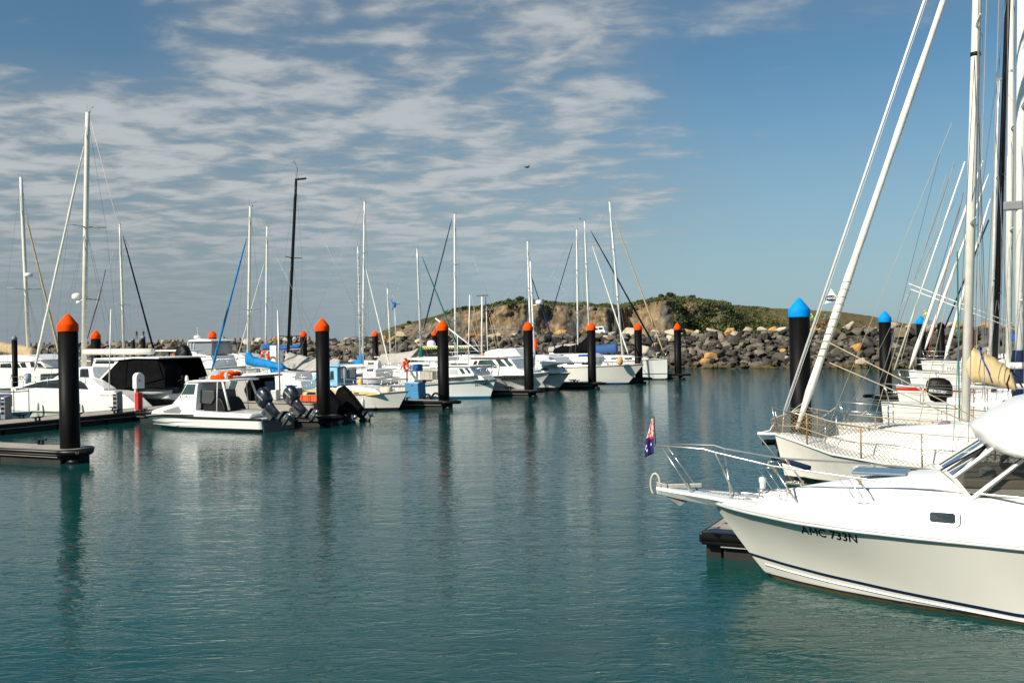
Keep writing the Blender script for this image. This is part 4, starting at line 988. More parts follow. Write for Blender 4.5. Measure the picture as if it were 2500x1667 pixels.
# ================================================================= sailboats moored beyond it, bows left
def pbase(px,off,z=None):
    "point on the ray bearing px whose distance across the slips from the nearest blue pile is off"
    k=(px-1250)/F; d=(off+9.7*.45+33.9*.893)/(.45*k+.893); return V((k*d,d,0))
# ---- B: white cruising yacht with netting
oB=W(1922,1186); fB=Fr(oB,HD); Bo=empty('sailing_yacht',oB,fB.rz,'white yacht with rope netting along its rails, just behind the near cruiser','sailboat','moored sailboats')
bt=fB.S(1892,1057,0)
HB=hullmat('white_yacht_hull',(.74,.70,.63),(.02,.03,.04),.06,bands=((.14,.30,(.05,.045,.04)),),stain=.9)
hB,shB=hull(Bo,bt[0],-11,[(0,.05,bt[1]),(.06,.62,bt[1]-.12),(.15,1.3,1.10),(.3,1.85,.92),(.5,2.05,.82),(.8,1.9,.85),(1,1.45,.9)],[(0,0),(.1,.5),(.25,1.3),(.5,1.75),(1,1.0)],HB,deckm=WHITE,camber=.12,rail=(.022,WHITE2),nu=40)
loft(Bo,'coachroof',[(-1.0,.35,.2,.95,1.24),(-1.8,.85,.6,.90,1.40),(-3.0,1.3,1.0,.86,1.60),(-4.5,1.5,1.2,.82,1.76),(-7.5,1.55,1.25,.82,1.84)],WHITE,camber=.12,rnd=.8)
pass
spr=fB.S(1850,1058,0)
mb=MB(); mb.tube([(spr[0],0,spr[1]),(bt[0]-.4,0,bt[1]-.02)],.045,8); mb.build('bowsprit',WHITE,Bo)
mb=MB(); mb.tube([(spr[0]+.02,0,spr[1]),(.02,0,.45)],.012,5); mb.build('bobstay',GALV,Bo)
mb=MB(); mb.tube([(spr[0],0,spr[1]),(spr[0]-.35,.05,spr[1]+.10),(bt[0],0,bt[1]+.3)],.018,6); mb.build('mooring_line',FW,Bo)
# pulpit
pt=fB.S(1883,993,0)
mb=MB(); mb.tube([(bt[0]-1.5,.9,1.9),(pt[0]-.2,.35,pt[1]-.02),(pt[0],0,pt[1]),(pt[0]-.2,-.35,pt[1]-.02),(bt[0]-1.5,-.9,1.9)],.014,6)
for s in (1,-1):
    mb.tube([(pt[0]-.05,s*.15,pt[1]),(bt[0]-.1,s*.12,bt[1])],.014,6); mb.tube([(bt[0]-1.5,s*.9,1.9),(bt[0]-1.5,s*.95,1.15)],.014,6)
mb.build('pulpit',STEEL,Bo)
# lifelines + diamond netting
NETM=mat('sun_bleached_netting',(.24,.18,.10),.9,spec=.1)
def llp(i,n,s,h):
    u=i/n; x=lerp(bt[0]+.1,-9.8,u); y,z=shB(x); return V((x,s*max(.03,y-.04),z+h*1.3*min(1,.45+u*7)))
RUSTP=mat('rusty_stanchion',(.30,.20,.10),.6,.3)
for s in (1,-1):
    mb=MB(); n=60; mb.tube([llp(i,n,s,.62) for i in range(n+1)],.016,5); mb.tube([llp(i,n,s,.30) for i in range(n+1)],.011,5); mb.build('lifeline_rope',ROPEM,Bo)
    for xx in (-.7,-2.15,-3.6,-5.2,-7,-8.8):
        y,z=shB(xx); u=(bt[0]+.1-xx)/(bt[0]+.1+9.8); p=llp(u*n,n,s,.62); MB().tube([(xx,s*(y-.04),z-.02),p],.022,6).build('stanchion',RUSTP,Bo)
    mb=MB(); st=.11; m_=int(9.9/st)
    for k in range(-7,m_,1):
        for dr in (1,-1):
            P=[]
            for j in range(0,8):
                i=(k+j) if dr==1 else (k+7-j)
                u=i*st/9.9
                if u<0 or u>1: continue
                a=llp(u*60,60,s,.60); b=llp(u*60,60,s,.0); P.append(a.lerp(b,j/7))
            if len(P)>1: mb.tube([P[0],P[len(P)//2],P[-1]] if len(P)>2 else P,.0055,3,cap=False)
    mb.build('netting',NETM,Bo,fix=False)
# navy rolled tube and fittings on the near side of the bow
p1=fB.P(*s5(205,800),1.0); p2=fB.P(*s5(740,945),1.3); mb=MB(); mb.tube([p1,p1.lerp(p2,.3)+V((0,0,.02)),p2],[.055,.075,.07],10); mb.build('furled_tender_cover',NAVYC,Bo)
p1=fB.P(*s6(690,270),.2); p2=fB.P(*s6(835,262),.2); mb=MB(); mb.tube([p1+V((0,0,-.04)),p1.lerp(p2,.5),p2],[.05,.09,.05],8); mb.build('purple_cushion',mat('mauve_cushion',(.20,.13,.20),.8),Bo)
# rig
mb0=fB.S(2357,1026,0); mtop=fB.S(2396,-387,0); ist=fB.S(2393,-258,0)
mk=rig(Bo,(mb0[0],mb0[1]-.05),mtop,.115,MASTC,spread=[((fB.S(2374,68,0)[1]-mb0[1])/(mtop[1]-mb0[1]),.95),((fB.S(2370,545,0)[1]-mb0[1])/(mtop[1]-mb0[1]),1.1)],chain=(mb0[0]-.1,1.6,.98),stays=[(mtop,(-10.6,1.3),.010,WIRE),((bt[0]-1.2,1.1),(mb0[0]+.2,9.5),.006,ROPEM),((-1.2,1.25),(mb0[0]+.15,7.5),.006,WIRE)],wire=.009)
mb=MB(); q=fB.S(2362,136,0); mb.lathe([(.122,0),(.122,.10)],12,(lerp(mb0[0],mtop[0],(q[1]-mb0[1])/(mtop[1]-mb0[1])),0,q[1]-.05)); mb.build('mast_band',BLACK,mk)
mb=MB()
for k,(dx,dy) in enumerate(((.14,.05),(.15,-.02),(.13,.11))): mb.tube([(mb0[0]+dx,dy,mb0[1]),(mb0[0]+dx-.02,dy,6.2)],.012,4)
mb.build('green_halyard',mat('green_rope',(.01,.14,.10),.8),mk)
mb=MB()
for k,(dx,dy) in enumerate(((-.15,.05),(-.18,-.06))): mb.tube([(mb0[0]+dx,dy,mb0[1]),(mb0[0]+dx-.05,dy,4.6)],.008,4)
mb.build('red_halyard',mat('red_rope',(.38,.08,.05),.8),mk)
f0=fB.S(1945,1047,0); f1=(lerp(mb0[0],mtop[0],(ist[1]-mb0[1])/(mtop[1]-mb0[1])),ist[1])
hs=furled(Bo,f0,f1,.118,SAILW,seed=4)
mb=MB(); a=V((f0[0],0,f0[1])); b=V((f1[0],0,f1[1]))
for i in range(11):
    t_=.145+i*.0145; c=a.lerp(b,t_); ax=(b-a).normalized(); e1=ax.orthogonal().normalized(); e2=ax.cross(e1); rr=.118*(1-.45*t_)*1.12
    mb.tube([c+e1*rr*math.cos(w_)+e2*rr*math.sin(w_)+ax*.05*math.sin(w_) for w_ in [6.283*k/12 for k in range(12)]],.010,4,closed=True)
mb.build('lashing',ROPEM,hs)
mb=MB(); mb.lathe([(.09,0),(.12,.05),(.12,.16),(.07,.2)],12,(f0[0]+.02,0,f0[1]-.28)); mb.build('furler_drum',STEEL,Bo)
g0=fB.S(1914,1005,0); g1=(mtop[0]+.1,mtop[1]-.1)
mb=MB(); mb.tube([(g0[0],0,g0[1]),(g1[0],0,g1[1])],.034,8); mb.tube([(g0[0],0,g0[1]),(bt[0]-.2,0,bt[1])],.012,5); mb.tube([(g0[0]-.07,0.05,g0[1]),(g1[0],.05,g1[1]-.2)],.006,4); mb.build('forestay',MAST,Bo)
# triangular sail corner with oval sailmaker mark
t1=fB.P(2029,704,.0); t2=fB.P(2011,743,.0); t3=fB.P(2047,731,.0)
mb=MB(); b=mb.vs([t1+V((.0,.01,0)),t2+V((0,.01,0)),t3+V((0,.01,0))]); mb.face((b,b+1,b+2)); pz=mb.build('sail_corner',SAILW,Bo,solid=.01,fix=False)
cc=(t1+t2+t3)/3+V((0,.03,-.02)); 
mb=MB(); b=mb.vs([cc+V((.15*math.cos(a),0,.075*math.sin(a))) for a in [6.283*k/20 for k in range(20)]]); mb.face([b+i for i in range(20)]); mb.build('oval_mark',NAVYC,pz,fix=False)
v_,f__=textmesh('HOOD',.085,.002); mb=MB(); b=mb.vs([cc+V((.115-q.x,.006,q.y-.03)) for q in v_]); [mb.face([b+i for i in g]) for g in f__]; mb.build('oval_lettering',FW,pz,fix=False)
# boom with flaked cream sail
SAILC=mat('cream_flaked_sail',(.60,.46,.24),.75,spec=.2,bump=.5,bs=7)
P_=[fB.S(*m6(a,b),0) for a,b in ((1040,590),(1160,350),(1430,480),(1660,640),(1720,905),(1400,830),(1180,830),(1045,620))]
sx=[(fB.S(*m6(a,500),0)[0],fB.S(*m6(a,t_),0)[1],fB.S(*m6(a,b),0)[1]) for a,t_,b in ((1085,520,640),(1170,345,800),(1300,400,810),(1430,470,830),(1560,560,860),(1660,640,890),(1715,800,905))]
bm_=sailcover(Bo,sx,SAILC,.24,'flaked_mainsail')
mb=MB(); zb=sx[3][2]-.05; mb.tube([(mb0[0]-.1,0,zb),(mb0[0]-4.6,0,zb+.05)],.07,8); mb.build('boom',ALU,Bo)
mb=MB()
for k,(i,m__) in enumerate(((1,0),)): 
    x,t_,b=sx[1]; x2=x-.25; mb.tube([(x2+.1,0,t_+.0),(x2,.2,lerp(t_,b,.4)),(x2-.12,.27,lerp(t_,b,.7)),(x2-.2,.18,b)],.018,5)
mb.build('blue_sail_tie',mat('blue_webbing',(.02,.06,.35),.8),Bo)
x,t_,b=sx[5]; mb=MB(); mb.tube([(x,0,t_+.02),(x+.05,.2,lerp(t_,b,.4)),(x+.1,.26,lerp(t_,b,.7)),(x+.05,.16,b-.02)],.018,5); mb.tube([(x,0,t_+.02),(x-.15,.2,lerp(t_,b,.5)),(x-.25,.2,lerp(t_,b,.9))],.018,5); mb.build('black_sail_tie',BLACK,Bo)
# thwart lines drawn from the lower forestay
for a,b_,m__ in (((2022,835),(2480,1070),ROPEM),((2025,885),(2360,1030),ROPEM)):
    p=fB.P(a[0],a[1],.25); q=fB.P(b_[0],b_[1],.7); MB().tube([p,q],.014,5).build('sheet_line',m__,Bo)
# white zig-zag lacing on the far lifeline
mb=MB(); P=[]
for i in range(14): x=lerp(bt[0]-.3,-5,i/13); y,z=shB(x); P.append((x,-(y-.03),z+(.95 if i%2 else .55)))
mb.tube(P,.008,4); mb.build('zigzag_lacing',FW,Bo)
# ---- generic yacht for the row
def yacht(px,off,deck_y,label,L=10.5,bw_=1.6,hm=None,mast=None,stripe=None,lines=(),name='sailing_yacht',plumb=.35,heading=None,hs=(),mastm=MAST,mr=.08,spread=((.35,.8),(.68,.6)),coach=True,boomcol=None,grp='moored sailboats',dz=0):
    o=pbase(px,off); f=Fr(o,heading or HD); z0=f.S(px,deck_y,0)[1]; o2=empty(name,o,f.rz,label,'sailboat',grp)
    z0=max(.9,min(2.3,z0))
    H,sh=hull(o2,plumb,-L,[(0,.05,z0),(.12,bw_*.45,z0-.05),(.3,bw_*.85,z0-.13),(.55,bw_,z0-.2),(1,bw_*.8,z0-.2)],[(0,0),(.15,.35*bw_),(.4,.85*bw_),(.7,.9*bw_),(1,.6*bw_)],hm or HB2,deckm=WHITE2,rail=(.02,ALU))
    if coach: loft(o2,'coachroof',[(-2,.3,.2,z0-.1,z0+.1),(-2.8,.7,.55,z0-.12,z0+.28),(-4.5,1.0,.85,z0-.15,z0+.38),(-7.5,1.05,.9,z0-.15,z0+.42)],WHITE,rnd=.8)
    if coach: sidepoly(o2,'cabin_window',rrect(-4.6,z0+.08,.9,.07,.05),lambda x,z:pw([(-7.5,1.05),(-4.5,1.0),(-2.8,.7)],x)*.95+.02,GLASS)
    mb=MB(); zp=z0+.62; mb.tube([(-1.2,.55,zp-.05),(plumb-.15,.2,zp),(plumb,0,zp),(plumb-.15,-.2,zp),(-1.2,-.55,zp-.05)],.013,5)
    for s in (1,-1): mb.tube([(plumb-.1,s*.12,zp),(plumb-.25,s*.1,z0)],.013,5); mb.tube([(-1.2,s*.55,zp-.05),(-1.2,s*.58,z0-.05)],.013,5); mb.tube([(-1.2,s*.55,zp-.35),(plumb-.2,s*.15,zp-.3)],.010,5)
    mb.build('pulpit',STEEL,o2)
    lifelines(o2,sh,-1.2,-L+.6,6)
    if mast:
        b=f.S(*mast[0],0); t_=f.S(*mast[1],0); m_=rig(o2,(b[0],max(z0-.1,.0)),t_,mr,mastm,spread=spread,chain=(b[0]-.1,bw_*.9,z0-.15),stays=[(t_,(-L+.3,z0),.008,WIRE)])
        if boomcol:
            zb=z0+1.15; MB().tube([(b[0]-.1,0,zb),(b[0]-4.2,0,zb+.03)],.06,8).build('boom',ALU,o2); sailcover(o2,[(b[0]-.05,zb+.75,zb-.05),(b[0]-.5,zb+.45,zb-.02),(b[0]-2.5,zb+.32,zb),(b[0]-4.1,zb+.16,zb)],boomcol,.15)
    for p,q,r,m__,nm in hs:
        a=f.S(*p,0); b=f.S(*q,0); nm_=nm
        if nm=='furled_headsail': furled(o2,a,b,r,m__,seed=int(p[0]))
        else: MB().tube([(a[0],0,a[1]),(b[0],0,b[1])],r,6).build(nm,m__,o2)
    return o2,f,sh,H,z0
HB2=hullmat('white_sailboat_hull',(.74,.72,.67),(.01,.02,.06),.08,stain=.5)
yacht(2068,-3.4,1031,'white yacht with steel pulpit between the netted yacht and the nearest blue pile',mast=((2486,900),(2500,-700)),mr=.13,mastm=MAST,spread=((.18,.6),(.45,1.0)),coach=False)
# navy cover round that mast
oo=pbase(2068,-3.4); ff=Fr(oo,HD); 
fc=[ff.S(*m6(a,b),.2) for a,b in ((1720,395),(1829,395),(1829,980),(1700,1040))]
par=[o for o in COL.objects if o.name.startswith('sailing_yacht')][-1]
mx_=ff.S(2489,900,0)[0]
mb=MB(); zt=fc[0][1]; zl_=fc[3][1]; mb.lathe([(.19,zl_),(.24,zl_+.5),(.20,zl_+1.0),(.22,zt-.3),(.17,zt)],14,(mx_,0,0)); mb.build('mast_cover',NAVYC,par)
mb=MB(); mb.lathe([(.245,-.09),(.245,.09)],14,(mx_,0,zt-.42)); mb.build('cover_patch',FW,par)
bx=ff.S(2489,500,0); mb=MB(); mb.box(mx_-.15,mx_+.34,-.15,.15,bx[1]-.14,bx[1]+.10); mb.build('mast_bracket',GREY,par,bev=.03)
yacht(2158,2.4,980,'white racing yacht with plumb bow and tall black mast beyond the nearest blue pile',L=12,bw_=1.75,mast=((2424,930),(2470,-260)),mr=.095,mastm=BLACKM,spread=((.22,1.0),(.45,.9)),plumb=.12,
  hs=(((2306,802),(2414,537),.028,NAVYC,'navy_stay'),))
yacht(2208,8.6,940,'white yacht with red stripe along its bow behind the black outboard motor',L=10,hm=hullmat('red_striped_hull',(.74,.72,.67),(.02,.03,.05),.08,bands=((1.80,1.92,(.60,.02,.01)),)),
  mast=((2415,885),(2439,195)),mr=.07,mastm=ALU,hs=(((2220,900),(2400,392),.085,SAILW,'furled_headsail'),((2183,903),(2356,395),.034,SAILW,'furled_staysail')))
yacht(2236,18,905,'white yacht far along the right row, pale mast with two black spreaders',L=11,mast=((2461,850),(2472,-80)),mr=.14,mastm=MASTC,spread=((.35,1.1),(.6,1.0)),
  hs=(((2258,853),(2414,425),.085,SAILW,'furled_headsail'),))
oG,fG,sG,HG,zG=yacht(2262,34,880,'farthest white yacht of the right row with faint name on its bow',L=11,mast=((2458,840),(2462,380)),mr=.10,hs=(((2306,878),(2418,485),.12,SAILW,'furled_headsail'),),boomcol=ROYAL)
letter(oG,HG,'MALAYSIS',.34,-1.2,zG-.62,1,GREY,dirx=-1)
# motor boat whose large black outboard shows
oE=pbase(2292,5.7); fE=Fr(oE,AD); E_=empty('motor_boat',oE,fE.rz,'small white motor boat with one big black outboard motor on its stern','motor boat')
HE,shE=hull(E_,.9,-6.2,[(0,.05,1.25),(.2,.8,1.15),(.6,1.15,1.0),(1,1.1,.95)],[(0,0),(.3,.8),(1,1.0)],HB2,deckm=WHITE2,rail=(.025,BLACK))
E_.location=fE.world((0,0,0))+AD*6.6; 
eb=outboard(E_,(-6.25,0,1.42),0,0,BLACK,1.28)
eb.scale=(1.28,1.28,1.28)
v_,f__=textmesh('MERCURY',.115,.002,.2); mb=MB(); b=mb.vs([(-.56+q.x*.9,-.232,.40+q.y-.12*q.x) for q in v_]); [mb.face([b+i for i in g]) for g in f__]; mb.build('cowl_lettering',FW,eb,fix=False)
# thin pair of white poles crossing the rigging, and loose halyards, belong to the racing yacht
Rc=[o for o in COL.objects if o.get('label','').startswith('white racing yacht')][0]; fR=Fr(pbase(2158,2.4),HD)
for (a,b_) in (((2218,692),(2500,800)),((2223,706),(2500,812))):
    MB().tube([fR.P(a[0],a[1],.2),fR.P(b_[0],b_[1],.2)],.016,5).build('whisker_pole',MAST,Rc)
for a,b_,y,mt in (((2168,870),(2293,380),.9,WIRE),((2200,880),(2330,395),.9,ROPEM),((2120,1010),(2330,400),-.6,WIRE),((2140,1005),(2310,430),-.6,ROPEM),((2230,1090),(2352,560),1.6,ROPEM),((2262,880),(2352,470),1.0,mat('red_rope',(.38,.08,.05),.8)),((2243,830),(2345,500),.8,mat('green_rope',(.01,.14,.10),.8))):
    MB().tube([fR.P(a[0],a[1],y),fR.P(b_[0],b_[1],y)],.010,4).build('halyard',mt,Rc)
for a,b_ in (((2380,1000),(2410,-40)),((2396,1010),(2450,-40)),((2410,1000),(2440,-40)),((2448,960),(2462,-40)),((2470,950),(2430,300)),((2480,930),(2474,-40)),((2385,560),(2458,-10)),((2400,900),(2385,440))):
    MB().tube([fR.P(a[0],a[1],.9),fR.P(b_[0],b_[1],.3)],.011,4).build('halyard',random.choice((WIRE,ROPEM,STEEL)),Rc)
# ================================================================= boats of the left and middle rows
def slab(o,f,name,cv,pts,hw,M,s,tz=0.0,bev=.03,parent=None,y=None):
    P=[f.S(*cv(*p),s*hw if y is None else y) for p in pts]; zm=min(z for x,z in P)
    mb=MB(); mb.prism(P,-hw,hw,(lambda x,z:tz*(z-zm))); ob=mb.build(name,M,parent or o,bev=bev); ob['zm']=zm; return ob
def pane(o,f,name,cv,pts,hw,M,s,tz=0.0,zm=0.0,t=.012,parent=None,both=True,y=None):
    P=[f.S(*cv(*p),s*hw if y is None else y) for p in pts]
    return sidepoly(o,name,P,lambda x,z:hw-tz*(z-zm),M,t=t,parent=parent,both=both)
def line(o,f,name,cv,pts,y,r,M,n=5):
    mb=MB(); mb.tube([f.P(*cv(*p),y) for p in pts],r,n); return mb.build(name,M,o)
def thing(name,fr_,label,cat,group=None): return empty(name,fr_.o,fr_.rz,label,cat,group)
GB='moored motor boats'; GS='moored sailboats'
# ---- little white cabin boat 431411 (bow left, port side to the camera)
f=Fr(W(398,1041.5),-AD); b1=thing('cabin_boat',f,'small white cabin boat numbered 431411 with two grey outboards tilted up','motor boat',GB)
tip=f.S(*r2(90,1212),0); stn=f.S(*r2(1505,1270),1.2); mid1=f.S(*r2(700,1240),1.2)
BH=hullmat('cabin_boat_hull',(.80,.79,.75),(.008,.010,.010),.15,stain=.2)
z1=tip[1]
H1,sh1=hull(b1,tip[0],stn[0],[(0,.35,z1),(.05,.75,z1-.01),(.18,1.08,mid1[1]+.03),(.5,1.22,mid1[1]),(1,1.22,mid1[1]-.03)],[(0,.15),(.1,.5),(.3,1.0),(1,1.12)],BH,flare=.9,deckm=WHITE,camber=.02,rail=(.05,BLACK))
for q in (.35,.62): 
    for s in (1,-1):
        mb=MB(); mb.tube([(lerp(tip[0]-1.0,stn[0],i/8),s*(1.03+.13*q+.03*min(1,i/3)-(.32 if i==0 else .06 if i==1 else 0)),q*mid1[1]) for i in range(9)],.012,5); mb.build('hull_strake',WHITE,b1)
cb=slab(b1,f,'cabin',r2,[(95,1205),(115,1158),(355,1082),(455,955),(528,805),(560,785),(680,785),(665,860),(660,1150),(690,1215)],1.12,WHITE,1,.10); zc=cb['zm']
slab(b1,f,'gunwale',r2,[(640,1152),(700,1170),(940,1186),(1390,1205),(1350,1262),(640,1240)],1.18,WHITE,1,0,bev=.02)
slab(b1,f,'roof',r2,[(520,800),(640,772),(1098,772),(1100,792),(640,800)],1.05,WHITE,1,0,bev=.03)
for a in ((1010,795,1095,1150),(945,795,935,1188)):
    for s in (1,-1):
        p=f.P(*r2(a[0],a[1]),1.0); q=f.P(*r2(a[2],a[3]),1.12); MB().tube([(p.x,s*1.0,p.z),(q.x,s*1.12,q.z)],.055 if a[0]==1010 else .022,6).build('roof_pillar',WHITE,b1)
pane(b1,f,'side_window',r2,[(465,955),(530,826),(640,826),(626,955)],1.12,GLASSG,1,.10,zc)
pane(b1,f,'side_window',r2,[(245,1165),(440,1105),(482,1165),(466,1196),(265,1190)],1.12,GREY,1,.10,zc)
slab(b1,f,'helm_seat',r2,[(790,1010),(960,1000),(1000,1050),(1050,1170),(700,1165),(670,1100),(690,1020)],.75,BLACK,1,.1,bev=.05)
slab(b1,f,'console',r2,[(690,900),(890,905),(900,1010),(860,1080),(680,1060)],.8,DGREY,1,.05)
line(b1,f,'steering_wheel',r2,[(790+48*math.cos(a)+40,960+38*math.sin(a)) for a in [6.283*k/14 for k in range(15)]],.3,.02,BLACK)
mb=MB(); p=f.P(*r2(555,790),.3); mb.lathe([(.09,0),(.10,.1),(.06,.28),(.0,.32)],12,tuple(p)); mb.build('roof_lamp',WHITE,b1)
q=f.S(*r2(448,1010),1.1); letter(b1,cb,'431411',.30,q[0],q[1],1,BLACK,dirx=-1,sx=.8,shear=.15)
q=f.S(*r2(1340,1150),1.18); e_=empty('dummy',(0,0,0),0,None,None) if 0 else None
for i,y in enumerate((1.0,-1.0)):
    o_=outboard(b1,(stn[0]-.18,y,1.02),0,50,mat('gunmetal_cowl',(.018,.023,.034),.28,.2,coat=.4),1.2)
    v_,g_=textmesh('YAMAHA',.10,.002)
    for s in (1,-1):
        mb=MB(); b=mb.vs([(-.24-(.14-q_.y*-s)*1.0+.1,s*.232,.66-q_.x*.9) for q_ in v_]); [mb.face([b+k for k in g]) for g in g_]; mb.build('cowl_lettering',ALU,o_,fix=False)
MB().box(stn[0]-.06,stn[0]-.005,-1.1,1.1,.02,mid1[1]-.1).build('transom_shade_panel',DGREY,b1)  # dark sheet painting the shade of the transom and tunnel between the hulls
# orange ring buoys lying on the roof
def buoy(loc,rz,label,R_=.34,r=.085,flat=True,tilt=(0,0)):
    o=empty('lifebuoy',loc,rz,label,'lifebuoy','orange lifebuoys'); o.rotation_euler=(tilt[0],tilt[1],rz)
    mb=MB(); mb.tube([(R_*math.cos(a),R_*math.sin(a),0) for a in [6.283*k/24 for k in range(24)]],r,8,closed=True); mb.build('ring',ORANGE,o)
    for k in range(4):
        a=.785+k*1.571; mb=MB(); mb.tube([(R_*math.cos(a+d),R_*math.sin(a+d),0) for d in (-.16,0,.16)],r*1.08,8); mb.build('reflective_band',FW,o)
    return o
pr_=f.P(*r2(965,765),0); buoy(f.world((pr_.x,-.1,pr_.z+.10)),0,'orange lifebuoy lying on the roof of the small white cabin boat',.5,.12)
# ---- grey work boat
def slot(k,px,off):
    P=[W(172,1127),W(791,1037),W(1084,997),W(1292,968.5),W(1446,948),W(1560,935),W(1656,925)][k-1]; t_=(px-1250)/F
    d=(off+P.x*.45+P.y*.893)/(.45*t_+.893); return V((t_*d,d,0))
ps=slot(2,800,2.05); f=Fr(ps-AD*7.6,-AD); b2=thing('work_boat',f,'grey aluminium work boat with open dark wheelhouse and orange crates aft','work boat',GB)
AL=mat('bare_aluminium_plate',(.36,.34,.30),.5,.35,var=.12,vs=1.2); ALH=hullmat('aluminium_hull',(.40,.37,.32),(.03,.03,.03),.05,stain=.9,rough=.45)
H2,sh2=hull(b2,1.0,-7.6,[(0,.1,1.35),(.15,.9,1.2),(.3,1.25,1.1),(1,1.3,1.02)],[(0,0),(.3,.9),(1,1.15)],ALH,deckm=AL,camber=.02,rail=(.035,AL))
wh=slab(b2,f,'wheelhouse',r2,[(1010,1042),(1050,760),(1100,742),(1345,738),(1280,895),(1345,1040)],1.1,AL,1,.08)
pane(b2,f,'side_window',r2,[(1075,882),(1110,768),(1198,765),(1165,885)],1.1,GLASSG,1,.08,wh['zm'])
mb_=[pane(b2,f,'window_frame',r2,[(1068,892),(1104,758),(1208,755),(1172,895)],1.1,ALU,1,.08,wh['zm'],t=.004)]
slab(b2,f,'wheelhouse_roof',r2,[(1060,735),(1340,715),(1420,715),(1425,735),(1350,742),(1060,750)],1.15,DGREY,1,0,bev=.02)
xa,zt_=f.S(*r2(1345,742),1.1); zb_=1.08
MB().box(xa-.03,xa+.5,-1.0,1.0,zb_,zt_-.08).build('rear_shade_block',DARKI,b2)  # near-black block painting the shade inside the open wheelhouse back
MB().box(xa-.06,xa+.02,-1.0,-.15,zb_+.5,zt_-.25).build('rear_window',mat('blue_grey_glass',(.08,.13,.20),.1),b2,bev=.02)
MB().box(xa-1.1,xa-.7,-.2,.2,zb_,zb_+.55).build('deck_winch',ALU,b2,bev=.05)
line(b2,f,'door_frame',r2,[(1345,745),(1278,895),(1345,1040)],1.13,.035,ALU)
MB().box(xa-2.0,xa-1.2,-.95,-.3,zb_-.05,zb_+.62).build('bait_tank',AL,b2,bev=.03)
mb=MB()
for y in (1.05,-1.05): mb.tube([f.P(*r2(a,b),0)+V((0,y,0)) for a,b in ((1130,690),(1140,640),(1300,628),(1420,650),(1425,690))],.022,5)
for a in (1180,1240,1300,1360): p=f.P(*r2(a,640),0); mb.tube([(p.x,-1.05,p.z),(p.x,1.05,p.z)],.015,5)
mb.build('roof_rack',ALU,b2)
p=f.P(*r2(1170,690),0); buoy(f.world((p.x,.3,p.z+.02)),.6,'orange and white lifebuoy on the roof rack of the grey work boat',.5,.13)
q=f.S(*r2(1090,985),1.1); letter(b2,wh,'2F254',.22,q[0],q[1],1,GREY,dirx=-1,sx=1.1)
line(b2,f,'aerial_pole',lambda a,b:(a,b),[(678.5,757),(683,955)],.7,.05,ALU,8)
for i,y in enumerate((.75,-.75)):
    o_=outboard(b2,(-8.3,y,.52),0,50,BCANVAS,1.35)
    mb=MB(); 
    S_=[mb.vs([(cx+hx*math.cos(a),hy*math.sin(a),z) for a in [6.2832*k/10 for k in range(10)]]) for z,cx,hx,hy in ((-.45,-.26,.30,.22),(.0,-.25,.38,.27),(.45,-.28,.40,.27),(.76,-.31,.36,.22),(.88,-.34,.12,.08))]
    for a,b in zip(S_,S_[1:]):
        for k in range(10): mb.face((a+k,a+(k+1)%10,b+(k+1)%10,b+k))
    mb.build('engine_cover',BCANVAS,o_)
# orange fish crates on its stern deck
CR_=mat('orange_crate_plastic',(.78,.10,.012),.5)
def crate(loc,rz,label):
    o=empty('crate',loc,rz,label,'crate','orange crates on the work boat'); mb=MB(); L_,w_,h_,t_=.62,.42,.30,.02
    mb.box(-L_/2,L_/2,-w_/2,w_/2,0,t_)
    for a in (-1,1):
        mb.box(-L_/2,L_/2,a*(w_/2)-.01,a*(w_/2)+.01,t_,h_); mb.box(a*L_/2-.01,a*L_/2+.01,-w_/2+.01,w_/2-.01,t_,h_)
    mb.build('body',CR_,o); mb=MB()
    for z in (h_-.02,.12): mb.tube([(-L_/2-.01,-w_/2-.01,z),(L_/2+.01,-w_/2-.01,z),(L_/2+.01,w_/2+.01,z),(-L_/2-.01,w_/2+.01,z)],.018,4,closed=True)
    for k in (-.2,0,.2): 
        for s in (1,-1): mb.box(k-.012,k+.012,s*w_/2-.02,s*w_/2+.02,.0,h_)
    mb.build('rim',CR_,o)
for i,(a,l) in enumerate(((705,'left orange crate on the stern of the grey work boat'),(805,'middle orange crate on the stern of the grey work boat'),(890,'right orange crate, partly behind the pile, on the grey work boat'))):
    p=f.P(*r3(a,1000),.85); crate(f.world((p.x,.85,1.10)),f.rz,l)
# ---- blue wheelhouse boat (bow left)
ps=slot(3,876,2.0); f=Fr(ps-AD*6.4,-AD); b3=thing('fishing_boat',f,'light blue wooden fishing boat with blue wheelhouse and double rear doors','fishing boat',GB)
BLH=hullmat('light_blue_hull',(.18,.40,.60),(.05,.02,.02),.06,stain=.8,rough=.45)
hull(b3,.7,-6.6,[(0,.06,1.55),(.2,.8,1.3),(.5,1.2,1.15),(1,1.05,1.15)],[(0,0),(.3,.8),(1,.9)],BLH,deckm=WHITE2,rail=(.035,WHITE))
LB=mat('pale_blue_cabin_paint',(.20,.43,.60),.5,var=.05); SHBL=mat('shaded_blue_door_paint',(.02,.14,.26),.45)  # darker door blue holds the shade of the aft face in its colour
wh=slab(b3,f,'wheelhouse',r3,[(800,850),(840,760),(925,640),(1000,600),(1165,600),(1170,850)],1.05,LB,1,.0); zm=wh['zm']
slab(b3,f,'roof',r3,[(915,612),(1000,575),(1185,580),(1185,602),(1000,600),(940,628)],1.15,LB,1,0)
pane(b3,f,'side_window',r3,[(1078,770),(1080,660),(1120,655),(1125,765)],1.05,GLASSG,1,0,zm,t=.02); pane(b3,f,'side_window',r3,[(885,770),(920,715),(925,780)],1.05,GLASS,1,0,zm,t=.02)
xa,zt_=f.S(*r3(1168,605),1.05); zb_=f.S(*r3(1168,835),1.05)[1]
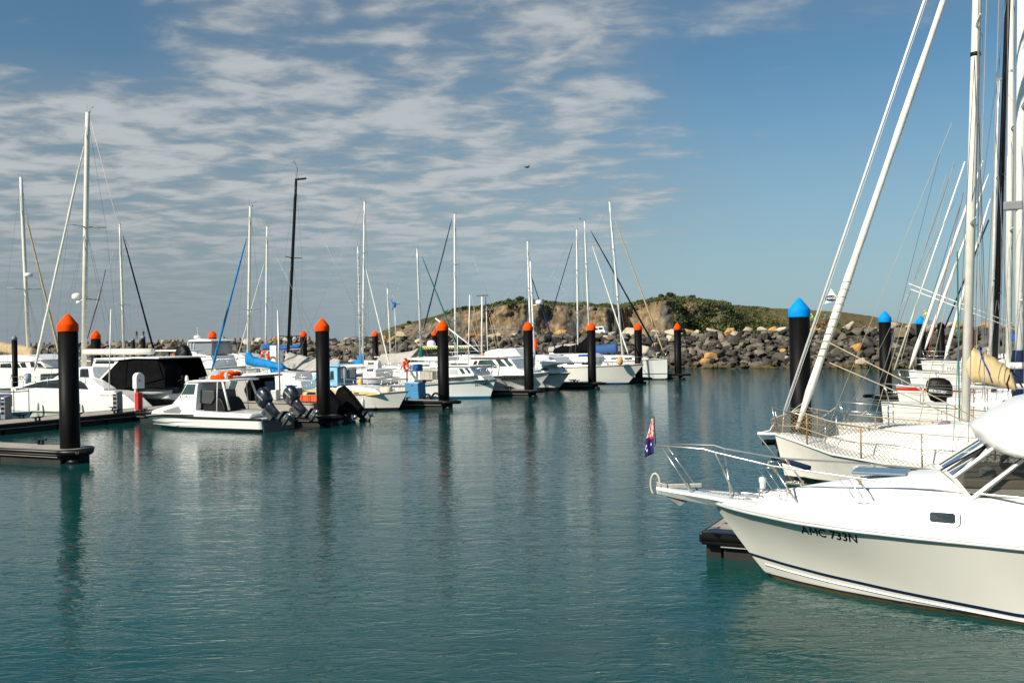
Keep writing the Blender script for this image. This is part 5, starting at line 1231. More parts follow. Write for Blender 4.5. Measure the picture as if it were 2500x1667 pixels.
HZ=mat('hazy_glass',(.35,.36,.34),.2)
MB().box(xa-.03,xa+.0,-1.03,1.03,zb_-.4,zt_-.05).build('rear_bulkhead',SHBL,b3)
for y0,y1 in ((-.98,-.02),(.02,.98)):
    dd=MB().box(xa-.06,xa-.03,y0,y1,zb_,zt_-.12).build('door',SHBL,b3,bev=.01)
    hz_=zt_-zb_; mb=MB(); P=rrect((y0+y1)/2,zb_+hz_*.62,.30,hz_*.25,.08); k=mb.vs([(xa-.075,y,z) for y,z in P]); mb.face([k+i for i in range(len(P))]); mb.build('window_frame',ALU,dd,fix=False)
    mb=MB(); P=rrect((y0+y1)/2,zb_+hz_*.62,.25,hz_*.22,.07); k=mb.vs([(xa-.080,y,z) for y,z in P]); mb.face([k+i for i in range(len(P))]); mb.build('door_window',HZ,dd,fix=False)
for s_ in (1,-1): MB().tube([(xa-.5,s_*1.0,zb_),(xa-.5,s_*1.0,zt_-.05)],.025,5).build('awning_post',ALU,b3)
mb=MB()
for i in range(14):
    y=1.0-i*.15; mb.tube([(xa+.1,y,zt_+.02),(xa-.55,y,zt_+.10),(xa-.75,y,zt_-.02),(xa-.80,y,zt_-.18)],.03,5)
mb.build('curved_roof_rack',WHITE2,b3)
p=f.P(*r3(1465,850),.6); mb=MB(); mb.lathe([(.15,0),(.16,.05),(.16,.38),(.08,.48),(.05,.5)],12,(p.x,.6,p.z)); mb.build('gas_bottle',YELLOW,b3)
# ---- yellow striped sailboat (bow right, starboard side to the camera)
f=Fr(slot(3,968.6,-1.8),AD); b4=thing('sailing_yacht',f,'white sailboat with yellow cabin stripe and rolled white tender on its foredeck','sailboat',GS)
tip=f.S(*r4(770,905),0); y0_=-1.35
YH=hullmat('yellow_boat_hull',(.78,.76,.70),(.015,.012,.012),.16,stain=.5)
zz=f.S(*r4(85,975),-1.3)[1]
H4,sh4=hull(b4,tip[0],-9.8,[(0,.05,tip[1]),(.15,.8,tip[1]-.12),(.3,1.2,lerp(tip[1],zz,.7)),(.5,1.38,zz),(1,1.0,zz+.02)],[(0,0),(.1,.5),(.25,1.0),(.5,1.3),(1,.6)],YH,deckm=WHITE2,rail=(.02,WOOD),stem=1.1)
YB=mat('yellow_cabin_side',(.66,.42,.14),.5,var=.05)
c4=slab(b4,f,'cabin',r4,[(-240,975),(-215,900),(-130,850),(60,848),(330,885),(400,940),(400,955)],1.0,WHITE,-1,.12,bev=.05)
pane(b4,f,'yellow_band',r3,[(705,985),(730,925),(900,895),(1340,905),(1680,930),(1690,955),(1400,988)],1.0,YB,-1,.12,c4['zm'],t=.006)
pane(b4,f,'cabin_window',r3,[(770,960),(790,922),(885,925),(895,960)],1.0,GLASS,-1,.12,c4['zm'],t=.016)
pane(b4,f,'cabin_window',r4,[(72,955),(80,932),(135,932),(140,955)],1.0,GLASS,-1,.12,c4['zm'],t=.016)
mb=MB(); p=f.P(*r4(400,905),-.3); q=f.P(*r4(550,900),-.3); mb.tube([p,p.lerp(q,.1),p.lerp(q,.9),q],[.15,.22,.22,.15],12); mb.build('rolled_tender',mat('pale_rolled_canvas',(.62,.52,.40),.8),b4)
lifelines(b4,sh4,.0,-9,7,h=.65); p=f.P(*r4(840,755),0)
mb=MB(); zt=p.z; mb.tube([(-1.6,-.75,zt-.05),(tip[0]-.2,-.2,zt),(tip[0]-.02,0,zt),(tip[0]-.2,.2,zt),(-1.6,.75,zt-.05)],.016,5)
for s in (1,-1): mb.tube([(tip[0]-.2,s*.2,zt),(tip[0]-.6,s*.2,tip[1])],.016,5); mb.tube([(-1.6,s*.75,zt-.05),(-1.9,s*.78,tip[1]-.15)],.016,5); mb.tube([(-.7,s*.5,zt-.02),(-1.1,s*.55,tip[1]-.1)],.016,5)
mb.build('pulpit',STEEL,b4)
slab(b4,f,'bow_solar_panel',r4,[(830,790),(850,765),(955,770),(945,805)],.2,DGREY,-1,0)
def fender(w_,top,lab,s=1.0,M=None):
    o=empty('boat_fender',w_,0,lab,'fender','fenders hanging from hulls'); o.scale=(s,s,s)
    MB().lathe([(.02,.0),(.09,.03),(.125,.12),(.125,.62),(.09,.72),(.03,.78),(.03,.84)],12).build('body',M or mat('white_fender_vinyl',(.62,.60,.54),.4),o)
    MB().tube([(0,0,.82),(0,0,top)],.008,4).build('rope',ROPEM,o)
p=f.world((f.S(*r3(1492,1110),-1.45)[0],-1.42,.12)); fender(p,1.3,'white fender hanging on the yellow striped sailboat hull',.85)
# ---- blue locker on the finger dock
p=W(*r4(855,1008),.5); o=empty('dock_locker',p,AZR,'blue locker box with pale lid side on the finger dock','dock box')
MB().prism([(-.55,0),(.55,0),(.5,.98),(-.45,1.02)],-.45,.45).build('body',mat('locker_blue',(.05,.22,.42),.45),o,bev=.03)
mb=MB(); mb.box(-.57,.57,-.47,.47,.98,1.05); mb.build('lid',mat('locker_lid_blue',(.25,.45,.60),.4),o,bev=.02)
mb=MB(); mb.box(-.1,.1,-.49,-.46,.85,.93); mb.build('latch',STEEL,o)
for q_,l in (((1010,1015),'black tyre shaped fitting on the finger dock by the blue locker'),((1120,1000),'smaller black hoop fitting on the finger dock near the pile')):
    p=W(*r4(*q_),.52); o=empty('mooring_hoop',p,AZR,l,'mooring fitting'); mb=MB(); mb.tube([(.28*math.cos(a),0,.30*math.sin(a)) for a in [math.pi*k/10 for k in range(11)]],.07,8); mb.build('hoop',BLACK,o)
# ---- fishing boat AKF534N
f=Fr(W(1196,972),AD); b5=thing('fishing_boat',f,'white fishing boat with AKF534N on its bow and pale canopy over the stern','fishing boat',GB)
tip=f.S(*r5(578,762),0); za=f.S(*r5(300,800),-1.3)[1]; zb=f.S(*r5(0,836),-1.7)[1]; zc_=f.S(*r4(400,852),-1.7)[1]
AH=hullmat('akf_hull',(.78,.78,.75),(.006,.12,.26),.16,bands=(),stain=.4)
H5,sh5=hull(b5,tip[0],-13,[(0,.05,tip[1]),(.12,.9,lerp(tip[1],za,.6)),(.22,1.35,za),(.4,1.7,zb),(.8,1.75,zc_),(1,1.6,zc_)],[(0,0),(.1,.62),(.22,1.12),(.45,1.6),(1,1.5)],AH,flare=1.3,deckm=WHITE2,rail=(.06,mat('grey_blue_rubbing_strake',(.22,.27,.30),.5)))
q=pick(f,H5,*r5(314,852)); letter(b5,H5,'AKF534N',.33,q[0],q[1]-.02,-1,BLACK,dirx=1,bold=.006,slope=.08,sx=.66)
c5=slab(b5,f,'wheelhouse',r5,[(-30,740),(-30,598),(90,598),(235,605),(300,700),(300,720)],1.25,WHITE,-1,.05); z5=c5['zm']
pane(b5,f,'side_window',r4,[(1290,695),(1290,635),(1390,635),(1415,700)],1.25,mat('pale_window',(.45,.48,.48),.15),-1,.05,z5)
pane(b5,f,'windscreen_pane',r5,[(100,625),(150,625),(190,690),(150,695)],1.25,GLASSG,-1,.05,z5); pane(b5,f,'windscreen_pane',r5,[(172,620),(215,620),(262,680),(235,690)],1.25,GLASSG,-1,.05,z5)
slab(b5,f,'roof',r5,[(-90,600),(-90,588),(235,592),(250,604)],1.35,WHITE,-1,0)
slab(b5,f,'forward_trunk',r5,[(170,780),(185,735),(220,700),(385,720),(430,775)],.9,WHITE,-1,.15,bev=.06)
slab(b5,f,'stern_canopy',r4,[(740,515),(760,495),(960,478),(1170,485),(1170,530),(980,528)],1.4,SAILW,-1,0,bev=.04)
for a in (790,960,1120):
    for s in (1,-1): p=f.P(*r4(a,520),-1.4); mb=MB(); mb.tube([(p.x,s*1.3,p.z),(p.x,s*1.4,zc_)],.022,5); mb.build('canopy_post',ALU,b5)
slab(b5,f,'fish_hold',r4,[(760,800),(765,668),(915,665),(915,800)],.9,WHITE,-1,0); slab(b5,f,'grey_bin',r4,[(918,770),(920,668),(1075,668),(1075,770)],.9,mat('beige_bin',(.40,.36,.30),.6),-1,0)
slab(b5,f,'blue_barrel',r4,[(820,655),(818,580),(835,570),(880,572),(888,585),(890,655)],.35,ROYAL,-1,0)
p_=[(r5(150,690)),r5(455,575),r5(590,560)]
for s in (1,-1):
    mb=MB(); P=[(f.S(*r5(a,b),-1.0)) for a,b in ((155,695),(330,625),(560,575))]; P=[(x,s*pw([(-9,1.3),(-2,1.0),(1.5,.3)],x),z) for x,z in P]; mb.tube(P,.02,5)
    for k in ((155,800),(330,780),(430,770)): x,z=f.S(*r5(*k),-1.0); y,zz_=sh5(x); mb.tube([(x,s*(y-.1),zz_),(x+.05,s*(y-.1),zz_+1.0)],.016,5)
    mb.tube([(x_,s*(sh5(x_)[0]-.1),sh5(x_)[1]+.95) for x_ in (-12.5,-10,-8,-6)],.016,5)
    for x_ in (-12.5,-11,-9.5,-8,-6.5): y,z=sh5(x_); mb.tube([(x_,s*(y-.1),z),(x_,s*(y-.1),z+.95)],.014,5)
    mb.build('guard_rail',STEEL,b5)
line(b5,f,'aerial_pole',lambda a,b:(a,b),[(1117,820),(1117,892)],0,.03,MAST); line(b5,f,'aerial_pole',lambda a,b:(a,b),[(1147,720),(1143,893)],.3,.04,MAST,8)
p=f.world((f.S(*r4(735,570),-1.5)[0],-1.5,0)); p.z=f.S(*r4(730,580),-1.5)[1]; ob=buoy(p,AZR,'orange lifebuoy hanging at the stern rail of the AKF534N fishing boat',.42,.10,tilt=(R(90),0)); ob.rotation_euler=(R(86),0,R(78))
# ---- white cruiser with lettered bow and orange trim
f=Fr(W(1299,964),AD); b6=thing('motor_cruiser',f,'white motor cruiser with outlined name on its bow and thin orange cabin trim','motor cruiser',GB)
tip=f.S(*r5(1285,662),0); za=f.S(*r5(940,712),-1.4)[1]; zb=f.S(*r5(490,718),-1.8)[1]
SH=hullmat('lettered_hull',(.76,.76,.73),(.01,.01,.012),.16,stain=.3)
H6,sh6=hull(b6,tip[0],-11.5,[(0,.05,tip[1]),(.1,.7,lerp(tip[1],za,.5)),(.25,1.4,za),(.5,1.85,zb),(1,1.7,zb-.1)],[(0,0),(.2,.6),(.45,1.4),(1,1.5)],SH,flare=1.9,deckm=WHITE,rail=(.03,ALU))
q=pick(f,H6,*r5(642,776)); letter(b6,H6,'Sensation',.52,q[0],q[1],-1,mat('shadow_grey_lettering',(.035,.035,.045),.5),dirx=1,bold=.012,shear=.2,slope=.03,sx=.92)
c6=slab(b6,f,'cabin',r5,[(200,700),(235,500),(270,487),(700,482),(760,510),(850,630),(950,660),(950,715),(200,720)],1.45,WHITE,-1,.10,bev=.06); z6=c6['zm']
slab(b6,f,'cabin_roof',r5,[(-60,484),(240,470),(600,470),(705,478),(715,492),(240,492)],1.5,WHITE,-1,0); slab(b6,f,'orange_trim',r5,[(228,486),(228,478),(700,478),(700,486)],1.53,mat('orange_trim_paint',(.60,.16,.05),.5),-1,0,bev=0)
pane(b6,f,'side_window',r5,[(318,615),(360,520),(520,515),(585,600),(585,618)],1.45,GLASSG,-1,.10,z6); pane(b6,f,'side_window',r5,[(262,605),(300,528),(338,526),(300,640),(285,640)],1.45,GLASS,-1,.10,z6)
for pts in ([(560,508),(615,503),(715,595),(632,600)],[(660,503),(705,500),(800,590),(740,597)]): pane(b6,f,'windscreen_pane',r5,pts,1.45,GLASSG,-1,.10,z6)
for s in (1,-1):
    mb=MB(); P=[]
    for x in (-7,-5,-3,-1,.5,tip[0]+.2): y,z=sh6(x); P.append((x,s*max(.05,y-.1) if x<tip[0] else 0,z+.75+.12*(x>-2)))
    mb.tube(P,.02,5)
    for x in (-6,-4.3,-2.6,-1,.4): y,z=sh6(x); mb.tube([(x,s*(y-.1),z),(x+.2,s*(y-.12),z+.78)],.016,5)
    mb.build('bow_rail',STEEL,b6)
line(b6,f,'radio_mast',lambda a,b:(a,b),[(1177,722),(1176,868)],0,.07,MASTC,8)
mb=MB(); p=f.P(1177,722,0); mb.box(p.x-.45,p.x+.45,-.08,.08,p.z-.03,p.z+.04); mb.tube([(p.x,0,p.z-1),(p.x+.3,0,p.z-.6),(p.x+.3,0,p.z-.1)],.03,5); mb.build('mast_crosstree',DGREY,b6)
for a,b_,r in (((1186,727),(1191,865),.035),((1150,716),(1176,862),.012),((1157,830),(1180,868),.02),((1205,790),(1222,858),.02),((1195,775),(1215,860),.02),((1063,777),(1168,858),.055),((1178,735),(1262,850),.010),((1152,790),(1175,855),.015),((1160,745),(1140,860),.012),((1222,700),(1175,810),.01)):
    line(b6,f,'rigging_pole',lambda a,b:(a,b),[a,b_],.3,r,WHITE if r>.03 else ROPEM)
slab(b6,f,'flybridge_awning',r5,[(460,128),(520,115),(720,122),(745,135),(600,132)],1.2,mat('blue_grey_awning',(.12,.18,.24),.7),-1,0)
# ---- second white flybridge cruiser
f=Fr(W(1361,953),AD); b7=thing('motor_cruiser',f,'white flybridge cruiser with dark wrap windows and black waterline, second of the pair','motor cruiser',GB)
tip=f.S(*r5(1520,682),0); za=f.S(*r5(1270,690),-1.2)[1]
H7,sh7=hull(b7,tip[0],-12,[(0,.05,tip[1]),(.1,.9,tip[1]-.05),(.25,1.6,za),(.5,1.9,za-.1),(1,1.8,za-.2)],[(0,0),(.2,.7),(.45,1.5),(1,1.6)],hullmat('black_bottom_hull',(.74,.75,.74),(.01,.01,.011),.26,stain=.3),flare=1.9,deckm=WHITE,rail=(.05,GREY))
c7=slab(b7,f,'cabin',r5,[(620,700),(640,540),(700,500),(900,470),(1060,452),(1180,455),(1290,490),(1375,560),(1150,605),(1250,640),(1300,690)],1.6,WHITE,-1,.12,bev=.08); z7=c7['zm']
pane(b7,f,'side_window',r5,[(790,550),(765,510),(860,485),(945,482),(945,550)],1.6,GLASS,-1,.12,z7); pane(b7,f,'side_window',r5,[(1060,655),(1060,620),(1110,617),(1140,652)],1.6,GLASSG,-1,.12,z7); pane(b7,f,'side_window',r5,[(1150,650),(1150,622),(1225,612),(1262,650)],1.6,GLASSG,-1,.12,z7); pane(b7,f,'skylight',r5,[(1228,485),(1260,477),(1325,500),(1270,520)],1.6,mat('blue_grey_glass',(.08,.13,.20),.1),-1,.12,z7)
fb=slab(b7,f,'flybridge',r5,[(420,470),(430,410),(520,385),(600,372),(680,385),(760,365),(810,372),(905,478),(780,505),(600,500)],1.5,WHITE,-1,.10,bev=.10)
for a in (515,548,580,615): pane(b7,f,'flybridge_port',r5,[(a+5*math.cos(t_),415+5*math.sin(t_)) for t_ in [6.28*k/8 for k in range(8)]],1.5,DGREY,-1,.10,fb['zm'])
for s in (1,-1):
    mb=MB(); P=[]
    for x in (-7,-5,-3,-1,tip[0]-.4,tip[0]+.1): y,z=sh7(x); P.append((x,s*max(.05,y-.1),z+.85))
    mb.tube(P,.022,5)
    for x in (-5,-3.4,-1.8,-.4,.6): y,z=sh7(x); mb.tube([(x,s*(y-.1),z),(x+.3,s*(y-.1),z+.85)],.017,5)
    mb.build('bow_rail',STEEL,b7)
p=f.P(*r5(500,450),-.5); buoy(f.world(p+V((0,0,.05))),.3,'orange and white lifebuoy lying beside the flybridge of the second cruiser',.5,.12)
# ================================================================= generic yachts for the rows (heading hd)
def row(stem,hd,z0,label,L,mast_,hm=None,B_=1.5,mr=.08,mastm=MAST,spread=((.4,.8),(.7,.6)),heads=(),cover=None,boomlen=4.0,boomz=None,boomm=ALU,tip_=.8,coach=True,extra=None,name='sailing_yacht',covh=(.8,.45,.32,.16),grp=GS,rail_=True,deckm=None,coachm=None,stripe=None):
    f=Fr(stem,hd); o=empty(name,stem,f.rz,label,'sailboat',grp)
    H,sh=hull(o,tip_,-L,[(0,.05,z0),(.12,B_*.45,z0-.08),(.3,B_*.85,z0-.17),(.55,B_,z0-.25),(1,B_*.75,z0-.2)],[(0,0),(.12,.34*B_),(.3,.72*B_),(.6,.92*B_),(1,.55*B_)],hm or HB2,deckm=deckm or WHITE2,rail=(.02,WOOD),nu=18,nv=7)
    if coach:
        loft(o,'coachroof',[(-1.8,.3,.2,z0-.15,z0+.06),(-2.6,.7,.55,z0-.2,z0+.22),(-4.5,1.0,.85,z0-.22,z0+.33),(-L*.72,1.05,.9,z0-.22,z0+.38)],coachm or WHITE,rnd=.8)
        for x in (-3.6,-5.0,-6.2): sidepoly(o,'cabin_window',rrect(x,z0+.05,.35,.07,.05),lambda x,z:pw([(-8,1.05),(-4.5,1.0),(-2.6,.7)],x)*.94+.03,GLASS)
    if rail_:
        mb=MB(); zp=z0+.6; mb.tube([(-1.2,.55,zp-.05),(tip_-.15,.2,zp),(tip_,0,zp),(tip_-.15,-.2,zp),(-1.2,-.55,zp-.05)],.016,5)
        for s in (1,-1): mb.tube([(tip_-.1,s*.12,zp),(tip_-.3,s*.1,z0)],.016,5); mb.tube([(-1.2,s*.55,zp-.05),(-1.2,s*.58,z0-.08)],.016,5)
        mb.build('pulpit',STEEL,o); lifelines(o,sh,-1.2,-L+.5,5,r=.013)
    for i,mm in enumerate(mast_):
        (bx,by),(tx,ty)=mm[:2]; b=f.S(bx,by,0); t_=f.S(tx,ty,0); r=mm[2] if len(mm)>2 else mr; mt_=mm[3] if len(mm)>3 else mastm
        rig(o,(b[0],z0-.1),t_,r,mt_,spread=spread,chain=(b[0]-.1,B_*.9,z0-.2),stays=[(t_,(-L+.3,z0),.010,WIRE)],wire=.010)
        if i==0 and cover is not None:
            zb=boomz if boomz else z0+1.1
            MB().tube([(b[0]-.1,0,zb),(b[0]-boomlen,0,zb+.04)],.065,8).build('boom',boomm,o)
            if cover: a_=covh; sailcover(o,[(b[0]+.06,zb+a_[0],zb-.05),(b[0]-.45,zb+a_[1],zb-.03),(b[0]-boomlen*.6,zb+a_[2],zb),(b[0]-boomlen,zb+a_[3],zb)],cover,.16)
    for p,q,r,m__ in heads:
        a=f.S(*p,0); b=f.S(*q,0); furled(o,a,b,r,m__,seed=int(p[0]))
    return o,f,sh,H
def at(px,d): return V(((px-1250)/F*d,d,0))
# ketch with curved bow
BK=BCANVAS
o,f,sh,H=row(W(1532,937.5),AD,Fr(W(1532,937.5),AD).S(1562,888,0)[1],'white sailboat with curved clipper bow, black boom cover and blue bottom paint',12.5,(((1411,850),(1408,560)),),hm=hullmat('clipper_hull',(.77,.74,.68),(.006,.06,.16),.14,stain=.4),B_=1.75,tip_=1.55,cover=None,
  heads=(((1535,868),(1446,600),.07,SAILW),((1337,800),(1399,590),.05,NAVYC)))
P_=[f.S(*r6(a,b),0) for a,b in ((330,730),(450,660),(440,835))]; zb=f.S(*r6(300,845),0)[1]; x0=f.S(*r6(455,700),0)[0]
sailcover(o,[(x0,zb+1.6,zb),(f.S(*r6(350,0),0)[0],zb+.95,zb-.02),(f.S(*r6(200,0),0)[0],zb+.62,zb),(f.S(*r6(100,0),0)[0],zb+.70,zb),(f.S(*r6(0,0),0)[0],zb+.40,zb)],BK,.25,'boom_cover')
MB().tube([(x0+.2,0,zb-.05),(f.S(*r6(-60,0),0)[0],0,zb-.03)],.08,8).build('boom',MAST,o)
mb=MB(); x,z=f.S(*r6(860,950),-1.3); mb.lathe([(.02,-.35),(.22,-.25),(.26,0),(.2,.3),(.05,.42)],10,(x,-1.35,z)); mb.build('tan_sail_bag',mat('orange_tan_bag',(.62,.33,.10),.7),o)
slab(o,f,'pilot_house',r6,[(100,960),(130,870),(300,860),(470,850),(545,900),(545,960)],1.1,WHITE,-1,.1)
pane(o,f,'cabin_window',r6,[(320,895),(320,865),(450,860),(450,890)],1.1,ROYAL,-1,.1,2.0)
# yacht hidden behind it with black furled sail
row(at(1602,95.5),AD,1.7,'white sailboat behind the clipper bow with black furled headsail and grey boom cover',11,(((1440,830),(1427,540)),),heads=(((1597,843),(1442,563),.09,BK),),cover=TARP,boomlen=4.5,covh=(.9,.8,.8,.5),boomz=2.75)
# plumb bow yacht
s7_=W(1629,926.5); o,f,sh,H=row(s7_,AD,Fr(s7_,AD).S(1630,875,0)[1],'white plumb bow yacht at the far right end of the near row',13,(((1521,870),(1488,493)),),hm=hullmat('plumb_bow_hull',(.78,.77,.74),(.01,.01,.012),.10,bands=((.52,.60,(.01,.012,.02)),),stain=.2),B_=1.9,tip_=.05,heads=(((1622,865),(1501,537),.085,TANC),((1598,838),(1560,760),.02,WIRE)),cover=None,mr=.10)
x0=f.S(1500,850,0)[0]; zb=f.S(1500,858,0)[1]; sailcover(o,[(x0+.3,zb+.9,zb-.1),(x0-1,zb+.75,zb-.2),(x0-3.5,zb+.6,zb-.35),(x0-5.5,zb+.25,zb-.35)],mat('denim_blue_canvas',(.012,.07,.22),.75),.22,'sail_cover')
# small dark fishing gear boat between; masts near pile four
row(at(1374,93),AD,1.75,'white sailboat with navy furled headsail and radar dome on its second mast',11.5,(((1305,864),(1295,638),.10),),heads=(((1372,900),(1295,669),.07,NAVYC),),cover=None)
o,f,sh,H=row(at(1260,98),-AD,1.7,'white sailboat with slim tall mast just right of the fourth orange pile',11,(((1297,865),(1288,590),.10),),cover=None,spread=((.3,.9),(.62,.7)))
f9=Fr(at(1374,93),AD); R9=[q for q in COL.objects if 'radar dome on its second' in q.get('label','')][0]
p=f9.P(1316,738,0); mb=MB(); mb.lathe([(.30,-.18),(.33,-.1),(.33,.1),(.25,.2),(.05,.24)],14,tuple(p)); mb.tube([p+V((-.8,0,-.3)),p+V((0,0,-.2))],.05,5); mb.build('radar_dome',WHITE,R9)
p=f9.P(1308,840,0); MB().lathe([(.12,-.5),(.13,0),(.12,.5)],8,tuple(p)).build('orange_float',ORANGE,R9)
# mast 1110 boat, navy forestay, bow left
row(at(1030,112),-AD,1.8,'white sailboat with navy forestay crossing the green one, tall white mast',12,(((1112,880),(1110,523),.13),),heads=(((1034,806),(1103,536),.09,NAVYC),),cover=None,spread=((.28,1.0),(.66,.8)))
# mast 1027 boat, green forestay, bow right
o,f,sh,H=row(at(1130,93),AD,1.75,'white sailboat with green furled headsail, white boom and grey tarpaulin tent',12,(((1029,880),(1018.5,607),.10,ALU),),heads=(((1128,872),(1030,626),.085,GREENC),),cover=False,boomlen=5.4,boomm=MAST,boomz=Fr(at(1130,93),AD).S(960,872,0)[1],spread=((.3,.9),(.6,.0)))
p=f.S(1028,870,0); MB().lathe([(.22,p[1]-.9),(.26,p[1]-.3),(.2,p[1]+.5),(.13,p[1]+.9)],10,(p[0],0,0)).build('mast_cover',GREENC,o)
P=[f.S(*r4(a,b),-.1) for a,b in ((395,440),(620,430),(790,405),(895,362),(860,470),(800,560),(745,610),(560,605),(410,560))]
mb=MB(); n=len(P); 
a=mb.vs([(x,0,z+.02) for x,z in P[:4]]); b=mb.vs([(x,-1.3,z) for x,z in [P[8],P[7],P[6],P[5]][::-1] ]) if 0 else None
top=[P[0],P[1],P[2],P[3]]; bot=[P[8],P[7],P[6],P[5]]
def tarpf(u,v,s):
    k=u*3; i=min(2,int(k)); q=k-i; tx,tz=lerp(top[i][0],top[i+1][0],q),lerp(top[i][1],top[i+1][1],q); bx_,bz_=lerp(bot[i][0],bot[i+1][0],q),lerp(bot[i][1],bot[i+1][1],q)
    return (lerp(tx,bx_,v),s*(1.25*v**1.3+.04*math.sin(u*17)*v),lerp(tz,bz_,v))
for s in (1,-1): mb.grid(lambda u,v:tarpf(u,v,s),14,6)
mb.build('boom_tarpaulin',TARP,o,solid=.01,fix=False)
# mast 885 boat, white slanted headsail, bow right
row(at(958,83),AD,1.7,'white sailboat with bright white mast and slanted white furled headsail',11,(((885,890),(890,493),.085),),heads=(((951,893),(893,655),.07,SAILW),),cover=BLUEC,boomlen=3.0,covh=(1.6,.7,.3,.1),boomz=2.0)
o,f,sh,H=row(at(830,88),-AD,1.7,'old white sailboat with grey ladder rigged mast beside the bright white mast',11,(((880,880),(874,602),.085,ALU),),cover=None,spread=((.2,.6),(.45,.9),(.7,.5)),mr=.09)
mb=MB(); b_=f.S(880,880,0); t_=f.S(874,602,0)
for i in range(16): q=i/16; mb.box(lerp(b_[0],t_[0],q)-.16,lerp(b_[0],t_[0],q)+.16,-.03,.03,lerp(b_[1],t_[1],q),lerp(b_[1],t_[1],q)+.04)
mb.build('mast_steps',ALU,o)
row(at(985,104),AD,1.8,'pale sailboat with short cream mast by the breakwater foot',9,(((954,868),(946,703),.09,MASTC),),cover=None,spread=((.45,.7),))
# wind turbine on a pole
f=Fr(at(975,100),AD); R_=[q for q in COL.objects if 'short cream mast' in q.get('label','')][0]; fw=Fr(at(985,104),AD)
hub=fw.P(964,744,.3); mb=MB(); mb.tube([fw.P(967,865,.3),hub],.04,6); mb.build('turbine_pole',ALU,R_)
mb=MB(); mb.lathe([(.1,-.25),(.14,-.05),(.13,.2),(.03,.3)],8,tuple(hub))
for k in range(3): a=.1+2.094*k; e=V((math.cos(a),0,math.sin(a))); n_=V((-math.sin(a),0,math.cos(a))); b=mb.vs([hub+e*.1+V((0,-.15,0))+n_*.09,hub+e*.75+V((0,-.15,0))+n_*.03,hub+e*.8+V((0,-.15,0))-n_*.03,hub+e*.1+V((0,-.15,0))-n_*.09]); mb.face((b,b+1,b+2,b+3))
mb.build('turbine_rotor',ROYAL,R_)
# black mast boat with grey tarpaulin, bow left
f=Fr(at(612,79),-AD); o,f,sh,H=row(at(612,79),-AD,1.7,'white sailboat with tall black mast and big grey tarpaulin over its boom',13,(((700,880),(723,437),.125,BLACKM),),hm=hullmat('blue_lined_hull',(.76,.74,.70),(.02,.03,.05),.08,bands=((1.0,1.12,(.02,.06,.18)),),stain=.4),cover=None,spread=((.20,1.4),(.60,1.0)),B_=1.9)
mb=MB(); p=f.P(724,437,0); mb.tube([p,p+V((-.1,0,.8)),p+V((.2,0,1.4)),p+V((.35,0,1.3))],.02,5); mb.box(p.x-.9,p.x+.1,-.06,.06,p.z-.12,p.z+.02); mb.build('masthead_crane',BLACKM,o)
def tent(o,f,top,bot,hw,M,name='boom_tarpaulin'):
    n=len(top)-1
    def g(u,v,s):
        k=u*n; i=min(n-1,int(k)); q=k-i
        return (lerp(lerp(top[i][0],top[i+1][0],q),lerp(bot[i][0],bot[i+1][0],q),v),s*(hw*v**1.2+.05*math.sin(u*19+v)*v),lerp(lerp(top[i][1],top[i+1][1],q),lerp(bot[i][1],bot[i+1][1],q),v)+.03*math.sin(u*23))
    mb=MB()
    for s in (1,-1): mb.grid(lambda u,v:g(u,v,s),20,6)
    return mb.build(name,M,o,solid=.01,fix=False)
tent(o,f,[f.S(*r3(a,b),0) for a,b in ((508,405),(640,440),(760,470),(910,500),(1080,495),(1210,505))],[f.S(*r3(a,b),.9) for a,b in ((500,600),(620,630),(780,650),(910,658),(1080,600),(1215,560))],1.1,TARP)
MB().tube([(f.S(*r3(520,560),0)[0],0,f.S(*r3(520,560),0)[1]-.1),(f.S(*r3(1180,600),0)[0],0,f.S(*r3(1180,590),0)[1]-.1)],.07,8).build('boom',ALU,o)
mb=MB(); mb.box(f.S(*r3(390,0),0)[0]-1.5,f.S(*r3(480,0),0)[0],-.9,.9,1.9,2.55); mb.build('navy_dodger',NAVYC,o,bev=.15)
# blue cover boat, bow left
o,f,sh,H=row(at(520,73),-AD,1.75,'white sailboat with bright blue sail cover and bright blue furled headsail',11.5,(((604,885),(611,504),.10,MASTC),),heads=(((516.5,906),(602,582),.095,BLUEC),),cover=None,spread=((.40,1.1),))
P=[(f.S(*r2(a,b),0),f.S(*r2(a,c),0)) for a,b,c in ((1318,378,570),(1360,400,580),(1400,470,590),(1500,495,600),(1650,530,620),(1800,580,640))]
sailcover(o,[(a[0],a[1],b[1]) for a,b in P],BLUEC,.24)
MB().tube([(P[0][0][0],0,P[0][1][1]-.08),(P[-1][0][0]-.3,0,P[-1][1][1]-.05)],.07,8).build('boom',MAST,o)
tent(o,f,[f.S(*r2(a,b),0) for a,b in ((1590,620),(1790,620))],[f.S(*r2(a,b),.7) for a,b in ((1650,700),(1690,740))],.8,BLUEC,'cockpit_canopy')
